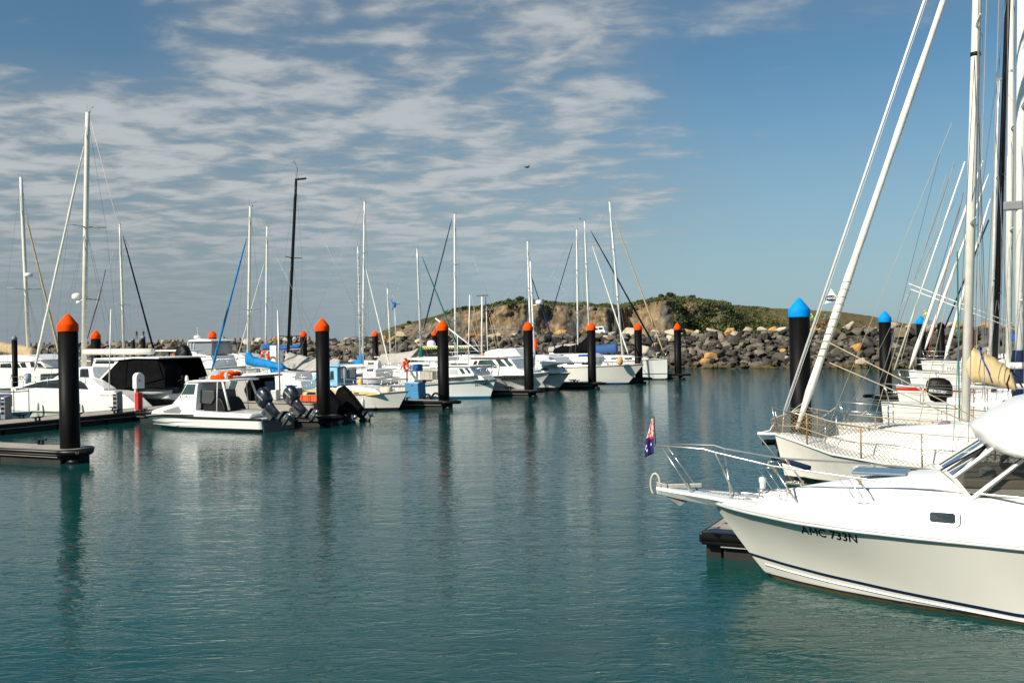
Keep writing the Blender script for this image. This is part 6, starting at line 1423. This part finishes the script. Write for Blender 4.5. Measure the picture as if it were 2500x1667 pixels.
# royal blue cover boat, bow left
o,f,sh,H=row(at(560,92),-AD,1.8,'white sailboat with royal blue boom cover held high against the rocks',11,(((648,880),(652,553),.09),),heads=(((578,880),(646,640),.05,SAILW),),cover=None,spread=((.22,.8),(.5,.7)))
P=[(f.S(*s8(a,b),0),f.S(*s8(a,c),0)) for a,b,c in ((185,450,590),(250,455,582),(400,485,580),(600,500,580),(730,490,550),(885,485,545))]
sailcover(o,[(a[0],a[1],b[1]) for a,b in P],ROYAL,.20)
MB().tube([(P[0][0][0],0,P[0][1][1]-.06),(P[-1][0][0],0,P[-1][1][1]-.05)],.06,8).build('boom',MAST,o)
mb=MB(); x=f.S(*s8(420,0),0)[0]; z=f.S(*s8(0,735),0)[1]; mb.box(x-.35,x+.35,-.5,.5,z-.9,z+1.1); mb.build('white_locker',WHITE,o,bev=.03)
p=f.world((f.S(*s8(252,700),.9)[0],1.2,f.S(*s8(252,700),1.2)[1])); ob=buoy(p,0,'orange lifebuoy hanging below the royal blue boom cover',.40,.10); ob.rotation_euler=(R(85),0,AZR)
# sailboat at 278 with black furled headsail, bow right
row(at(388,98),AD,1.8,'pale sailboat with black furled headsail and small radome, left of centre',11,(((303,860),(292.5,548),.12,MASTC),),heads=(((380,872),(300,575),.10,BK),),cover=None,spread=((.45,1.0),))
# solitary poles and stray masts
# ---- catamaran in front left
Oc=V((-33.6,65.7,0)); fc_=Fr(Oc+V((.45,.893,0))*3.1,-AD); ct=thing('catamaran',fc_,'large white sailing catamaran at left with black cockpit screens and white boom','catamaran','moored catamarans')
hw=3.1; HC_=hullmat('catamaran_hull',(.80,.78,.73),(.05,.06,.03),.05,stain=.3)
ztop=fc_.S(*r1(300,865),hw)[1]
for s in (1,-1):
    sub=bpy.data.objects.new('float_hull',None)
    mb=MB()
    def ch(u,v,sd):
        xd=lerp(.1,-12.3,u); b_=pw([(0,.02),(.08,.28),(.25,.52),(.6,.62),(1,.55)],u); zz_=pw([(0,ztop+.05),(.55,ztop),(.83,ztop-.12),(.90,ztop-.35),(1,.35)],u)
        if v<.2: q=v/.2; return (xd,s*(hw-.62)+sd*b_*.8*q**.5,lerp(-.4,0,q))
        q=(v-.2)/.8; return (xd,s*(hw-.62)+sd*b_*(.8+.2*q**.6),zz_*q)
    for sd in (1,-1): mb.grid(lambda u,v:ch(u,v,sd),30,10)
    b=mb.vs([ch(i/30,1,1) for i in range(31)]+[ch(i/30,1,-1) for i in range(31)]); 
    for i in range(30): mb.face((b+i,b+i+1,b+32+i,b+31+i))
    hc=mb.build('hull',HC_,ct)
    if s==1: HCN=hc
    cf=slab(ct,fc_,'cabin_fairing',r1,[(90,862),(250,815),(380,790),(520,772),(720,776),(780,800),(880,870),(880,885)],.5,WHITE,1,.10,bev=.05,y=hw-.1)
    cf.location.y=s*(hw-.62)
    for q in pane(ct,fc_,'long_window',r1,[(170,857),(350,803),(515,787),(680,800),(720,830),(755,876)],.5,GLASS,1,.10,cf['zm'],both=True,t=.014,y=hw-.1): q.location.y=s*(hw-.62)
mb=MB(); mb.box(-10.5,-2.5,-hw+.8,hw-.8,.75,1.35); mb.build('bridge_deck',WHITE,ct,bev=.1)
sal=slab(ct,fc_,'saloon',r1,[(420,800),(560,700),(680,682),(770,680),(790,610),(1000,600),(1005,640),(1010,860),(950,860),(800,830)],1.9,WHITE,1,.05,bev=.06); zs=sal['zm']
slab(ct,fc_,'cockpit_enclosure',r1,[(1000,820),(990,640),(1330,612),(1395,700),(1400,860),(1000,880)],.75,BCANVAS,1,.05,bev=.05,y=1.86).location.y=1.10
pane(ct,fc_,'saloon_window',r1,[(676,770),(676,705),(690,697),(745,697),(756,775)],1.9,GLASS,1,.05,zs)
pane(ct,fc_,'clear_screen',r1,[(780,700),(790,680),(975,680),(930,730),(840,800),(795,760)],1.9,mat('clear_vinyl_screen',(.20,.22,.25),.15),1,.05,zs)
for q in pane(ct,fc_,'screen_edge_bar',r1,[(822,808),(985,640),(1000,636),(840,812)],1.9,WHITE,1,.05,zs,t=.05): pass
pane(ct,fc_,'dark_strip_window',r1,[(800,655),(805,635),(965,635),(960,655)],1.9,GLASS,1,.05,zs)
pane(ct,fc_,'cockpit_screen',r1,[(835,812),(990,640),(1010,628),(1180,612),(1330,614),(1385,780),(1020,880),(950,885),(930,830)],1.9,BCANVAS,1,.05,zs,t=.03)
slab(ct,fc_,'roof_edge',r1,[(790,618),(800,608),(1130,600),(1350,602),(1350,612),(1130,610),(1000,625)],2.0,WHITE,1,0,bev=.02)
mbp=fc_.S(204,862,0); tp=fc_.S(214,275,0); rig(ct,(mbp[0],mbp[1]-.9),(tp[0],tp[1]),.17,MASTC,spread=((.55,1.5),),chain=(mbp[0]-.3,2.9,1.6),stays=[(fc_.S(181,730,0),fc_.S(214,735,0),.03,ALU)],wire=.012)
furled(ct,fc_.S(84,905,0),fc_.S(205,357,0),.11,SAILW,seed=9)
p=fc_.P(188,724,0); MB().lathe([(.30,-.2),(.33,-.1),(.33,.1),(.25,.2),(.05,.24)],12,tuple(p)).build('radar_dome',WHITE,ct); p=fc_.P(193,738,0); MB().lathe([(.16,-.1),(.2,0),(.16,.1)],10,tuple(p)).build('flood_lamp',WHITE,ct)
MB().tube([fc_.P(*r1(720,555),0),fc_.P(*r1(1300,550),0)],.20,10).build('boom',MASTC,ct); MB().tube([fc_.P(*r1(725,540),0),fc_.P(*r1(880,538),0)],.10,6).build('red_sail_edge',RED,ct)
line(ct,fc_,'aerial_pole',lambda a,b:(a,b),[(271,755),(266,955)],hw-.3,.035,MAST,6)
line(ct,fc_,'grey_line',r1,[(860,0),(745,430)],0,.03,WIRE); line(ct,fc_,'stay',m1,[(535,160),(690,750),(760,900)],0,.015,mat('pink_line',(.6,.45,.4),.8))
line(ct,fc_,'wind_turbine_arm',m1,[(500,1205),(585,1210)],0,.04,DGREY); line(ct,fc_,'stay',m1,[(622,1035),(585,1200),(515,1440)],0,.03,DGREY)
q=fc_.S(*r1(852,924),hw-.05); letter(ct,HCN,'INNOCENT BOND',.17,q[0],q[1]-.05,1,GREY,dirx=-1)
sx_=[]; lf=MB()
for i in range(7): x=lerp(-.6,-7.5,i/6); lf.tube([(x,hw-.15,ztop-.02),(x,hw-.15,ztop+.75)],.02,5)
for h_ in (.75,.4): lf.tube([(-.6,hw-.15,ztop+h_),(-7.5,hw-.15,ztop+h_)],.010,4)
lf.build('lifeline',STEEL,ct)
for a,l in ((338,'pale green fender hanging on the near side of the white catamaran'),(687,'pale fender half hidden behind the nearest orange capped pile')):
    x=fc_.S(*r1(a,1050),hw)[0]; p=fc_.world((x,hw+.12,.12)); fender(p,1.9,l,.7,mat('green_white_fender',(.50,.54,.42),.45))
# grey inflatable dinghy behind its stern
f=Fr(at(*(s3(880,1080)[0],64)),-AD); pz=f.S(*s3(1400,1080),0)[1]; dg_=empty('inflatable_dinghy',f.o+V((0,0,pz-.35)),f.rz,'grey and white inflatable dinghy slung beside the catamaran stern','dinghy')
mb=MB(); P=[(-4.4,.7,.45),(-3,.75,.45),(-1.2,.72,.5),(-.4,.5,.56),(-.05,0,.62),(-.4,-.5,.56),(-1.2,-.72,.5),(-3,-.75,.45),(-4.4,-.7,.45)]; mb.tube(P,[.12,.24,.25,.25,.25,.25,.25,.24,.12],12); mb.build('tube',mat('pale_grey_hypalon',(.42,.43,.43),.5),dg_)
mb=MB(); mb.tube([(-4.3,.76,.50),(-3,1.0,.50),(-1.2,.98,.55),(-.3,.7,.62),(.2,0,.67)],.035,6); mb.tube([(-4.3,-.76,.50),(-3,-1.0,.50),(-1.2,-.98,.55),(-.3,-.7,.62),(.2,0,.67)],.035,6); mb.build('rubbing_band',NAVYC,dg_)
hull(dg_,-.2,-4.2,[(0,.1,.4),(.3,.6,.35),(1,.7,.3)],[(0,0),(.4,.4),(1,.6)],WHITE,keel=-.15,nu=10,nv=5)
mb=MB(); mb.box(-3.4,-1.4,-.55,.55,.62,.72); mb.build('cover_sheet',mat('grey_cover_sheet',(.22,.24,.28),.7),dg_,bev=.04)
outboard(dg_,(-4.4,0,.75),0,10,BLACK,.8)
# ---- catamaran with script name, far left
f=Fr(at(150,100),AD); c2=thing('catamaran',f,'white catamaran at far left with script name on its hull and tan sail cover','catamaran','moored catamarans')
hN=slab(c2,f,'hull',r1,[(-80,690),(260,695),(500,705),(515,725),(480,740),(345,745),(340,860),(-80,870)],2.6,WHITE2,-1,0,bev=.1)
slab(c2,f,'underwing_hull',r1,[(-80,860),(330,850),(300,1000),(-80,1000)],2.4,mat('cat_lower_hull',(.6,.6,.57),.4),-1,0)
cN=slab(c2,f,'saloon',r1,[(-80,700),(-80,600),(100,590),(230,592),(330,620),(390,690)],2.2,WHITE,-1,.08,bev=.08); zN=cN['zm']
slab(c2,f,'roof',r1,[(-80,640),(-80,585),(120,578),(300,600),(365,620),(250,640)],2.3,WHITE,-1,0,bev=.1)
for pts in ([(0,690),(0,655),(90,650),(100,690)],[(110,690),(105,652),(150,650),(180,690)],[(185,688),(165,648),(210,645),(230,688)],[(262,685),(250,640),(300,645),(320,685)],[(325,685),(305,645),(340,650),(378,685)]): pane(c2,f,'saloon_window',r1,pts,2.2,GLASS,-1,.08,zN)
b_=f.S(72,898,0); t_=f.S(51,433,0); rig(c2,(b_[0],b_[1]-.3),t_,.19,MASTC,spread=((.42,2.0),),chain=(b_[0]-.2,2.4,1.8),wire=.015)
sailcover(c2,[(f.S(66,0,0)[0],f.S(66,849,0)[1],f.S(66,872,0)[1]),(f.S(35,0,0)[0],f.S(35,842,0)[1],f.S(35,868,0)[1]),(f.S(-30,0,0)[0],f.S(-30,833,0)[1],f.S(-30,860,0)[1])],TANC,.35)
furled(c2,f.S(150,884,0),f.S(62,525,0),.13,TANC,seed=5)
q=f.S(*r1(140,783),-2.6); letter(c2,hN,'NautiCat',.85,q[0]-1.0,q[1]-.1,-1,DGREY,dirx=1,shear=.3)
p=f.P(70,671,-.3); MB().lathe([(.4,-.2),(.45,-.1),(.4,.15),(.1,.2)],12,tuple(p)).build('radar_dome',WHITE,c2)
mb=MB(); mb.tube([f.P(*r1(240,735),-2.7),f.P(*r1(240,825),-2.7)],.25,8); mb.build('side_fender_board',mat('blue_grey_board',(.16,.24,.30),.6),c2)
# ---- assorted motor boats of the second row
def mboat(stem,hd,s,L,zt,label,parts,B_=1.6,hm=None,name='motor_cruiser',cat='motor cruiser',tip_=1.0,outb=None,rails_=True):
    f=Fr(stem,hd); o=thing(name,f,label,cat,GB)
    H,sh=hull(o,tip_,-L,[(0,.06,zt),(.12,B_*.5,zt-.05),(.3,B_*.88,zt-.15),(.6,B_,zt-.25),(1,B_*.9,zt-.3)],[(0,0),(.2,B_*.4),(.5,B_*.85),(1,B_*.85)],hm or HB2,flare=1.6,deckm=WHITE,rail=(.03,GREY),nu=16,nv=7)
    for nm,cv,pts,hw_,M,tz in parts:
        if nm.startswith('*'): pane(o,f,nm[1:],cv,pts,hw_,M,s,tz,1.2)
        else: slab(o,f,nm,cv,pts,hw_,M,s,tz,bev=.05)
    if rails_:
        for k in (1,-1):
            mb=MB(); P=[(x,k*max(.05,sh(x)[0]-.08),sh(x)[1]+.7) for x in (-L*.5,-L*.3,-1.5,0,tip_)]; mb.tube(P,.02,5)
            for x in (-L*.45,-L*.3,-1.5,0): mb.tube([(x,k*(sh(x)[0]-.08),sh(x)[1]),(x,k*(sh(x)[0]-.08),sh(x)[1]+.7)],.016,5)
            mb.build('bow_rail',STEEL,o)
    return o,f,sh,H
VIN=mat('clear_vinyl_screen',(.20,.22,.25),.15)
o,f,sh,H=mboat(at(610,86),AD,-1,9.5,2.3,'white flybridge cruiser with clear vinyl enclosure left of the blue headsail',[
 ('cabin',r2,[(470,640),(480,500),(560,440),(700,440),(860,470),(900,620)],1.5,WHITE,.06),
 ('flybridge',r2,[(500,430),(505,400),(620,405),(700,455),(860,460),(860,480),(560,470)],1.5,WHITE,0),
 ('flybridge_enclosure',r2,[(520,400),(560,290),(580,275),(840,270),(870,300),(870,450),(700,455)],1.3,VIN,.08),
 ('hardtop',r2,[(560,285),(575,262),(700,245),(860,262),(870,280)],1.45,WHITE,0),
 ('*cabin_door',r2,[(665,540),(690,515),(730,515),(735,620),(690,620)],1.5,GLASS,.06),('*side_window',r2,[(735,600),(735,515),(785,512),(790,620)],1.5,GLASS,.06),('*side_window',r2,[(795,590),(795,512),(845,512),(850,590)],1.5,GLASS,.06)],B_=1.7)
p=f.P(*r2(690,225),0); mb=MB(); mb.lathe([(.3,-.15),(.33,0),(.3,.12),(.1,.18)],12,tuple(p)); mb.tube([p,p+V((0,0,.9))],.02,4); mb.build('radar_dome',WHITE,o)
mb=MB()
for a in (570,600,640): mb.tube([f.P(*r2(a,400),-1.35),f.P(*r2(a-5+ (15 if a>590 else 0),290),-1.25)],.03,5)
mb.build('enclosure_frame',WHITE,o)
mboat(at(640,95),AD,-1,10,2.1,'white sports cruiser with low raked windscreen behind the slim black pile',[
 ('cabin',r2,[(930,640),(940,470),(1060,430),(1230,445),(1330,520),(1340,640)],1.4,WHITE,.1),('*side_window',r2,[(1040,490),(1060,440),(1110,430),(1130,485)],1.4,GLASSG,.1),('*side_window',r2,[(1140,485),(1125,430),(1180,425),(1250,480)],1.4,GLASSG,.1)])
oD,f,sh,H=mboat(at(470,74),AD,-1,9,1.3,'dark open dive boat with railed deck, white awning and black outboard motor',[
 ('awning',r1,[(1310,550),(1320,538),(1500,540),(1505,552)],1.3,WHITE,0),('console',r1,[(1440,700),(1450,610),(1500,600),(1520,700)],.6,DGREY,0)],hm=hullmat('dark_hull',(.02,.025,.03),(.01,.01,.01),.1),name='dive_boat',cat='motor boat',B_=1.4)
mb=MB()
for s in (1,-1):
    for a in (1330,1380,1430,1480): mb.tube([f.P(*r1(a,550),-1.2)+V((0,(1.2+s*1.2),0)),f.P(*r1(a,720),-1.2)+V((0,(1.2+s*1.2),0))],.025,5)
    for b in (600,650,690): mb.tube([f.P(*r1(1325,b),-1.2)+V((0,(1.2+s*1.2),0)),f.P(*r1(1540,b),-1.2)+V((0,(1.2+s*1.2),0))],.025,5)
mb.build('railing',DGREY,oD)
p=f.world((f.S(*r2(405,520),-1.3)[0],-1.35,0)); p.z=f.S(*r2(405,520),-1.3)[1]; ob=buoy(p,0,'red lifebuoy hanging on the railing of the dark dive boat',.36,.08); ob.rotation_euler=(R(88),0,AZR)
f=Fr(at(450,68),-AD); pe=f.P(*r2(520,620),0)
ob=outboard(oD,(0,0,0),math.pi,35,BLACK,1.7); ob.location=Fr(at(470,74),AD).loc(f.world(pe)); 
mboat(at(165,110),-AD,1,8,2.0,'small white hardtop cruiser between the two left catamarans',[
 ('hardtop',r1,[(375,605),(385,598),(515,602),(515,612)],1.4,WHITE,0),('cabin',r1,[(375,720),(378,610),(480,612),(520,640),(520,720)],1.3,WHITE,.05),('*side_window',r1,[(380,680),(385,620),(470,622),(430,685)],1.3,GLASSG,.05)])
mboat(at(1190,100),AD,-1,11,2.4,'white cruiser with bulky superstructure behind the orange trimmed cruiser',[('cabin',r5,[(-20,560),(0,470),(130,450),(300,460),(330,560)],1.5,WHITE,.08)])
# rescue vessel with hazard striped roof edge
o,f,sh,H=mboat(at(1150,118),AD,-1,11,2.0,'dark hulled patrol boat with yellow and black striped roof edge','',hm=hullmat('dark_hull',(.02,.025,.03),(.01,.01,.01),.1),name='patrol_boat',cat='patrol boat',B_=1.9) if 0 else mboat(at(1150,118),AD,-1,11,2.0,'dark patrol boat with yellow and black striped roof edge',[
 ('cabin',r4,[(940,500),(945,385),(1300,385),(1520,385),(1540,500)],1.7,BLACKM,.03),('roof',r4,[(940,352),(945,342),(1540,330),(1560,345),(1540,352)],1.9,WHITE,0)],name='patrol_boat',cat='patrol boat',B_=1.9)
mh=bpy.data.materials.new('hazard_stripes'); mh.use_nodes=True; t=NT(mh.node_tree); tc=t.n('ShaderNodeTexCoord'); sp=t.n('ShaderNodeSeparateXYZ',{0:tc.outputs['Object']})
cx_=t.m('GREATER_THAN',t.m('FRACT',t.m('MULTIPLY',t.m('ADD',sp.outputs[0],sp.outputs[2]),3.2)),.5); t.n('ShaderNodeOutputMaterial',{0:t.n('ShaderNodeBsdfPrincipled',{'Base Color':t.mix(cx_,(.62,.60,.02),(.01,.01,.01)),'Roughness':.5})})
slab(o,f,'striped_fascia',r4,[(945,376),(945,352),(1540,350),(1540,370)],1.85,mh,-1,0,bev=0)
p=f.P(*r4(1060,310),0); MB().lathe([(.5,-.5),(.55,0),(.4,.35),(.1,.45)],12,tuple(p)).build('radar_dome',WHITE,o)
# solar panels / service clutter boats between 560 and 880, white decks low down
mboat(at(740,66),-AD,1,7,1.2,'low white open boat with blue stripe moored under the grey tarpaulin yacht',[('coaming',r3,[(350,900),(360,780),(470,775),(690,790),(720,900)],1.1,WHITE,.1),('*side_window',r3,[(505,850),(505,835),(650,838),(655,853)],1.1,ROYAL,.1)],B_=1.3)
mboat(at(905,77),AD,-1,9,1.7,'white work launch with cluttered deck behind the fire hose station',[('cabin',r4,[(180,760),(190,640),(240,630),(345,640),(350,760)],1.2,WHITE,.03),('*side_window',r4,[(235,660),(235,635),(320,635),(320,660)],1.2,GLASS,.03),('box',r4,[(560,760),(570,640),(740,650),(740,760)],1.0,WHITE2,0)],B_=1.5)
# second boat at far left edge, just a stern in view
p=W(*s2(250,715),.0); f=Fr(W(70,1022),AD); 
o=thing('tender',f,'small blue edged tender with folding sign rail at the far left edge','dinghy'); hull(o,.3,-3.2,[(0,.1,.45),(.3,.6,.4),(1,.7,.4)],[(0,0),(.4,.4),(1,.6)],mat('tender_blue',(.06,.16,.26),.5),deckm=WHITE,nu=10,nv=5)
mb=MB()
for y in (-.5,.5): mb.tube([(-.6,y,.4),(-.6,y,1.75)],.03,5); 
mb.tube([(-.6,-.5,1.6),(-.6,.5,1.6)],.03,5); mb.tube([(-2.2,-.5,1.6),(-.6,-.5,1.6)],.03,5); mb.tube([(-2.2,-.5,.4),(-2.2,-.5,1.7)],.03,5); mb.build('rail',DGREY,o)
mb=MB(); mb.box(-2.0,-.75,-.52,-.49,.75,1.45); mb.build('sign_panel',mat('navy_sign',(.03,.04,.16),.5),o)
# ================================================================= people on the breakwater, bird
SK=(.45,.27,.18); HR=(.03,.02,.015)
def onbw(px,py,d): q=D(px,py,d); return q
p=D(333,852,205); person_mesh('person',(p.x,p.y,4.2),R(200),dict(el=(.25,.12,1.2),hl=(.12,.22,1.35)),'woman in dark red top and dark trousers standing on the breakwater crest',[(.12,.02,.02),(.02,.02,.025),SK,HR],1.05,'people on the breakwater') if 0 else None
def stand(px,d,zfoot,rz,pose,label,cols,s=1.0): p=at(px,d); return person_mesh('person',(p.x,p.y,zfoot),rz,pose,label,cols,s,'people on the breakwater')
zf1=D(333,829.5,183).z
stand(334,183,D(334,828,183).z,R(190),dict(el=(.28,.10,1.2),hl=(.16,.25,1.38)),'person in dark red top with raised arm on the breakwater crest',[(.14,.02,.03),(.03,.02,.025),SK,HR],.95)
stand(351,183,D(351,828,183).z,R(160),dict(er=(-.30,.12,1.2),hr=(-.20,.28,1.30)),'person in navy top and shorts beside the red topped walker',[(.015,.02,.035),(.05,.05,.06),SK,HR],.98)
stand(73,190,D(73,834,190).z,R(95),dict(fl=(.12,.2,.04),al=(.11,.12,.08),ar=(-.11,-.2,.10),fr=(-.12,-.05,.04)),'person in maroon jacket and pale trousers walking at the far left',[(.10,.03,.03),(.45,.44,.42),SK,HR],1.0)
def bicycle(loc,rz,label,col):
    o=empty('bicycle',loc,rz,label,'bicycle','bicycles on the breakwater')
    for x in (-.52,.52):
        mb=MB(); mb.tube([(x+.33*math.cos(a),0,.34+.33*math.sin(a)) for a in [6.283*k/24 for k in range(24)]],.022,6,closed=True); w_=mb.build('wheel',BLACK,o)
        mb=MB()
        for k in range(8): a=6.283*k/8; mb.tube([(x,0,.34),(x+.32*math.cos(a),0,.34+.32*math.sin(a))],.005,3)
        mb.build('spokes',STEEL,w_)
    mb=MB(); 
    for a,b in (((-.52,.34),(-.14,.30)),((-.52,.34),(-.22,.82)),((-.14,.30),(-.22,.90)),((-.22,.80),(.38,.86)),((-.14,.30),(.40,.78)),((.52,.34),(.38,.95))): mb.tube([(a[0],0,a[1]),(b[0],0,b[1])],.02,6)
    mb.build('frame',mat('bike_'+label[:6],col,.4),o)
    mb=MB(); mb.tube([(.38,0,.95),(.36,0,1.02),(.38,-.25,1.03)],.015,5); mb.tube([(.36,0,1.02),(.38,.25,1.03)],.015,5); mb.build('handlebar',BLACK,o)
    mb=MB(); mb.obox((-.24,0,.93),(.13,0,0),(0,.06,0),(0,0,.03)); mb.build('saddle',BLACK,o,bev=.02)
    return o
ride=dict(pelvis=(0,-.22,1.02),chest=(0,.02,1.38),neck=(0,.12,1.52),head=(0,.18,1.64),top=(0,.20,1.78),sl=(.18,.03,1.46),el=(.24,.2,1.24),hl=(.22,.38,1.06),sr=(-.18,.03,1.46),er=(-.24,.2,1.24),hr=(-.22,.38,1.06),ll=(.10,-.20,.98),kl=(.12,.14,.74),al=(.11,-.05,.34),fl=(.11,.10,.30),lr=(-.10,-.20,.98),kr=(-.12,.05,.66),ar=(-.11,-.14,.20),fr=(-.11,.02,.16))
def rider(px,py,d,rz,lp,lb,cols,bc):
    q=D(px,py,d); z=4.75
    person_mesh('person',(q.x,q.y,z),rz,ride,lp,cols,1.12,'people on the breakwater'); bicycle((q.x,q.y,z),rz+R(90),lb,bc)
rider(1985,800,129,R(90),'cyclist in lime green top and pale helmet on the breakwater','dark bicycle under the lime green cyclist',[(.30,.75,.03),(.03,.03,.04),SK,(.7,.68,.6)],(.05,.05,.06))
rider(2018,800,127,R(75),'cyclist in teal shirt leaning forward behind the lime green one','red bicycle under the teal shirted cyclist',[(.05,.22,.24),(.04,.03,.03),SK,(.05,.03,.03)],(.45,.05,.03))
rider(2262,798,121,R(95),'cyclist in fluorescent yellow top above the farthest blue capped pile','blue bicycle under the fluorescent yellow cyclist',[(.70,.85,.02),(.02,.02,.03),SK,(.7,.8,.05)],(.02,.06,.2))
# gull
p=D(1287,409,95); g=empty('seagull',p,R(30),'dark seagull flying high above the middle of the harbour','bird')
mb=MB(); mb.tube([(.28,0,.02),(.20,0,.03),(.08,0,0),(-.12,0,-.01),(-.26,0,.0),(-.34,0,.01)],[.01,.035,.07,.06,.03,.02],8)
mb.tube([(.20,0,.03),(.24,0,.05)],[.04,.035],8)
for s in (1,-1):
    b=mb.vs([(.10,s*.04,.03),(.16,s*.30,.17),(.06,s*.62,.12),(-.02,s*.60,.12),(.02,s*.30,.15),(-.10,s*.04,.02)]); mb.face((b,b+1,b+4,b+5)); mb.face((b+1,b+2,b+3,b+4))
mb.build('body',mat('gull_dark_feathers',(.05,.05,.055),.7),g)
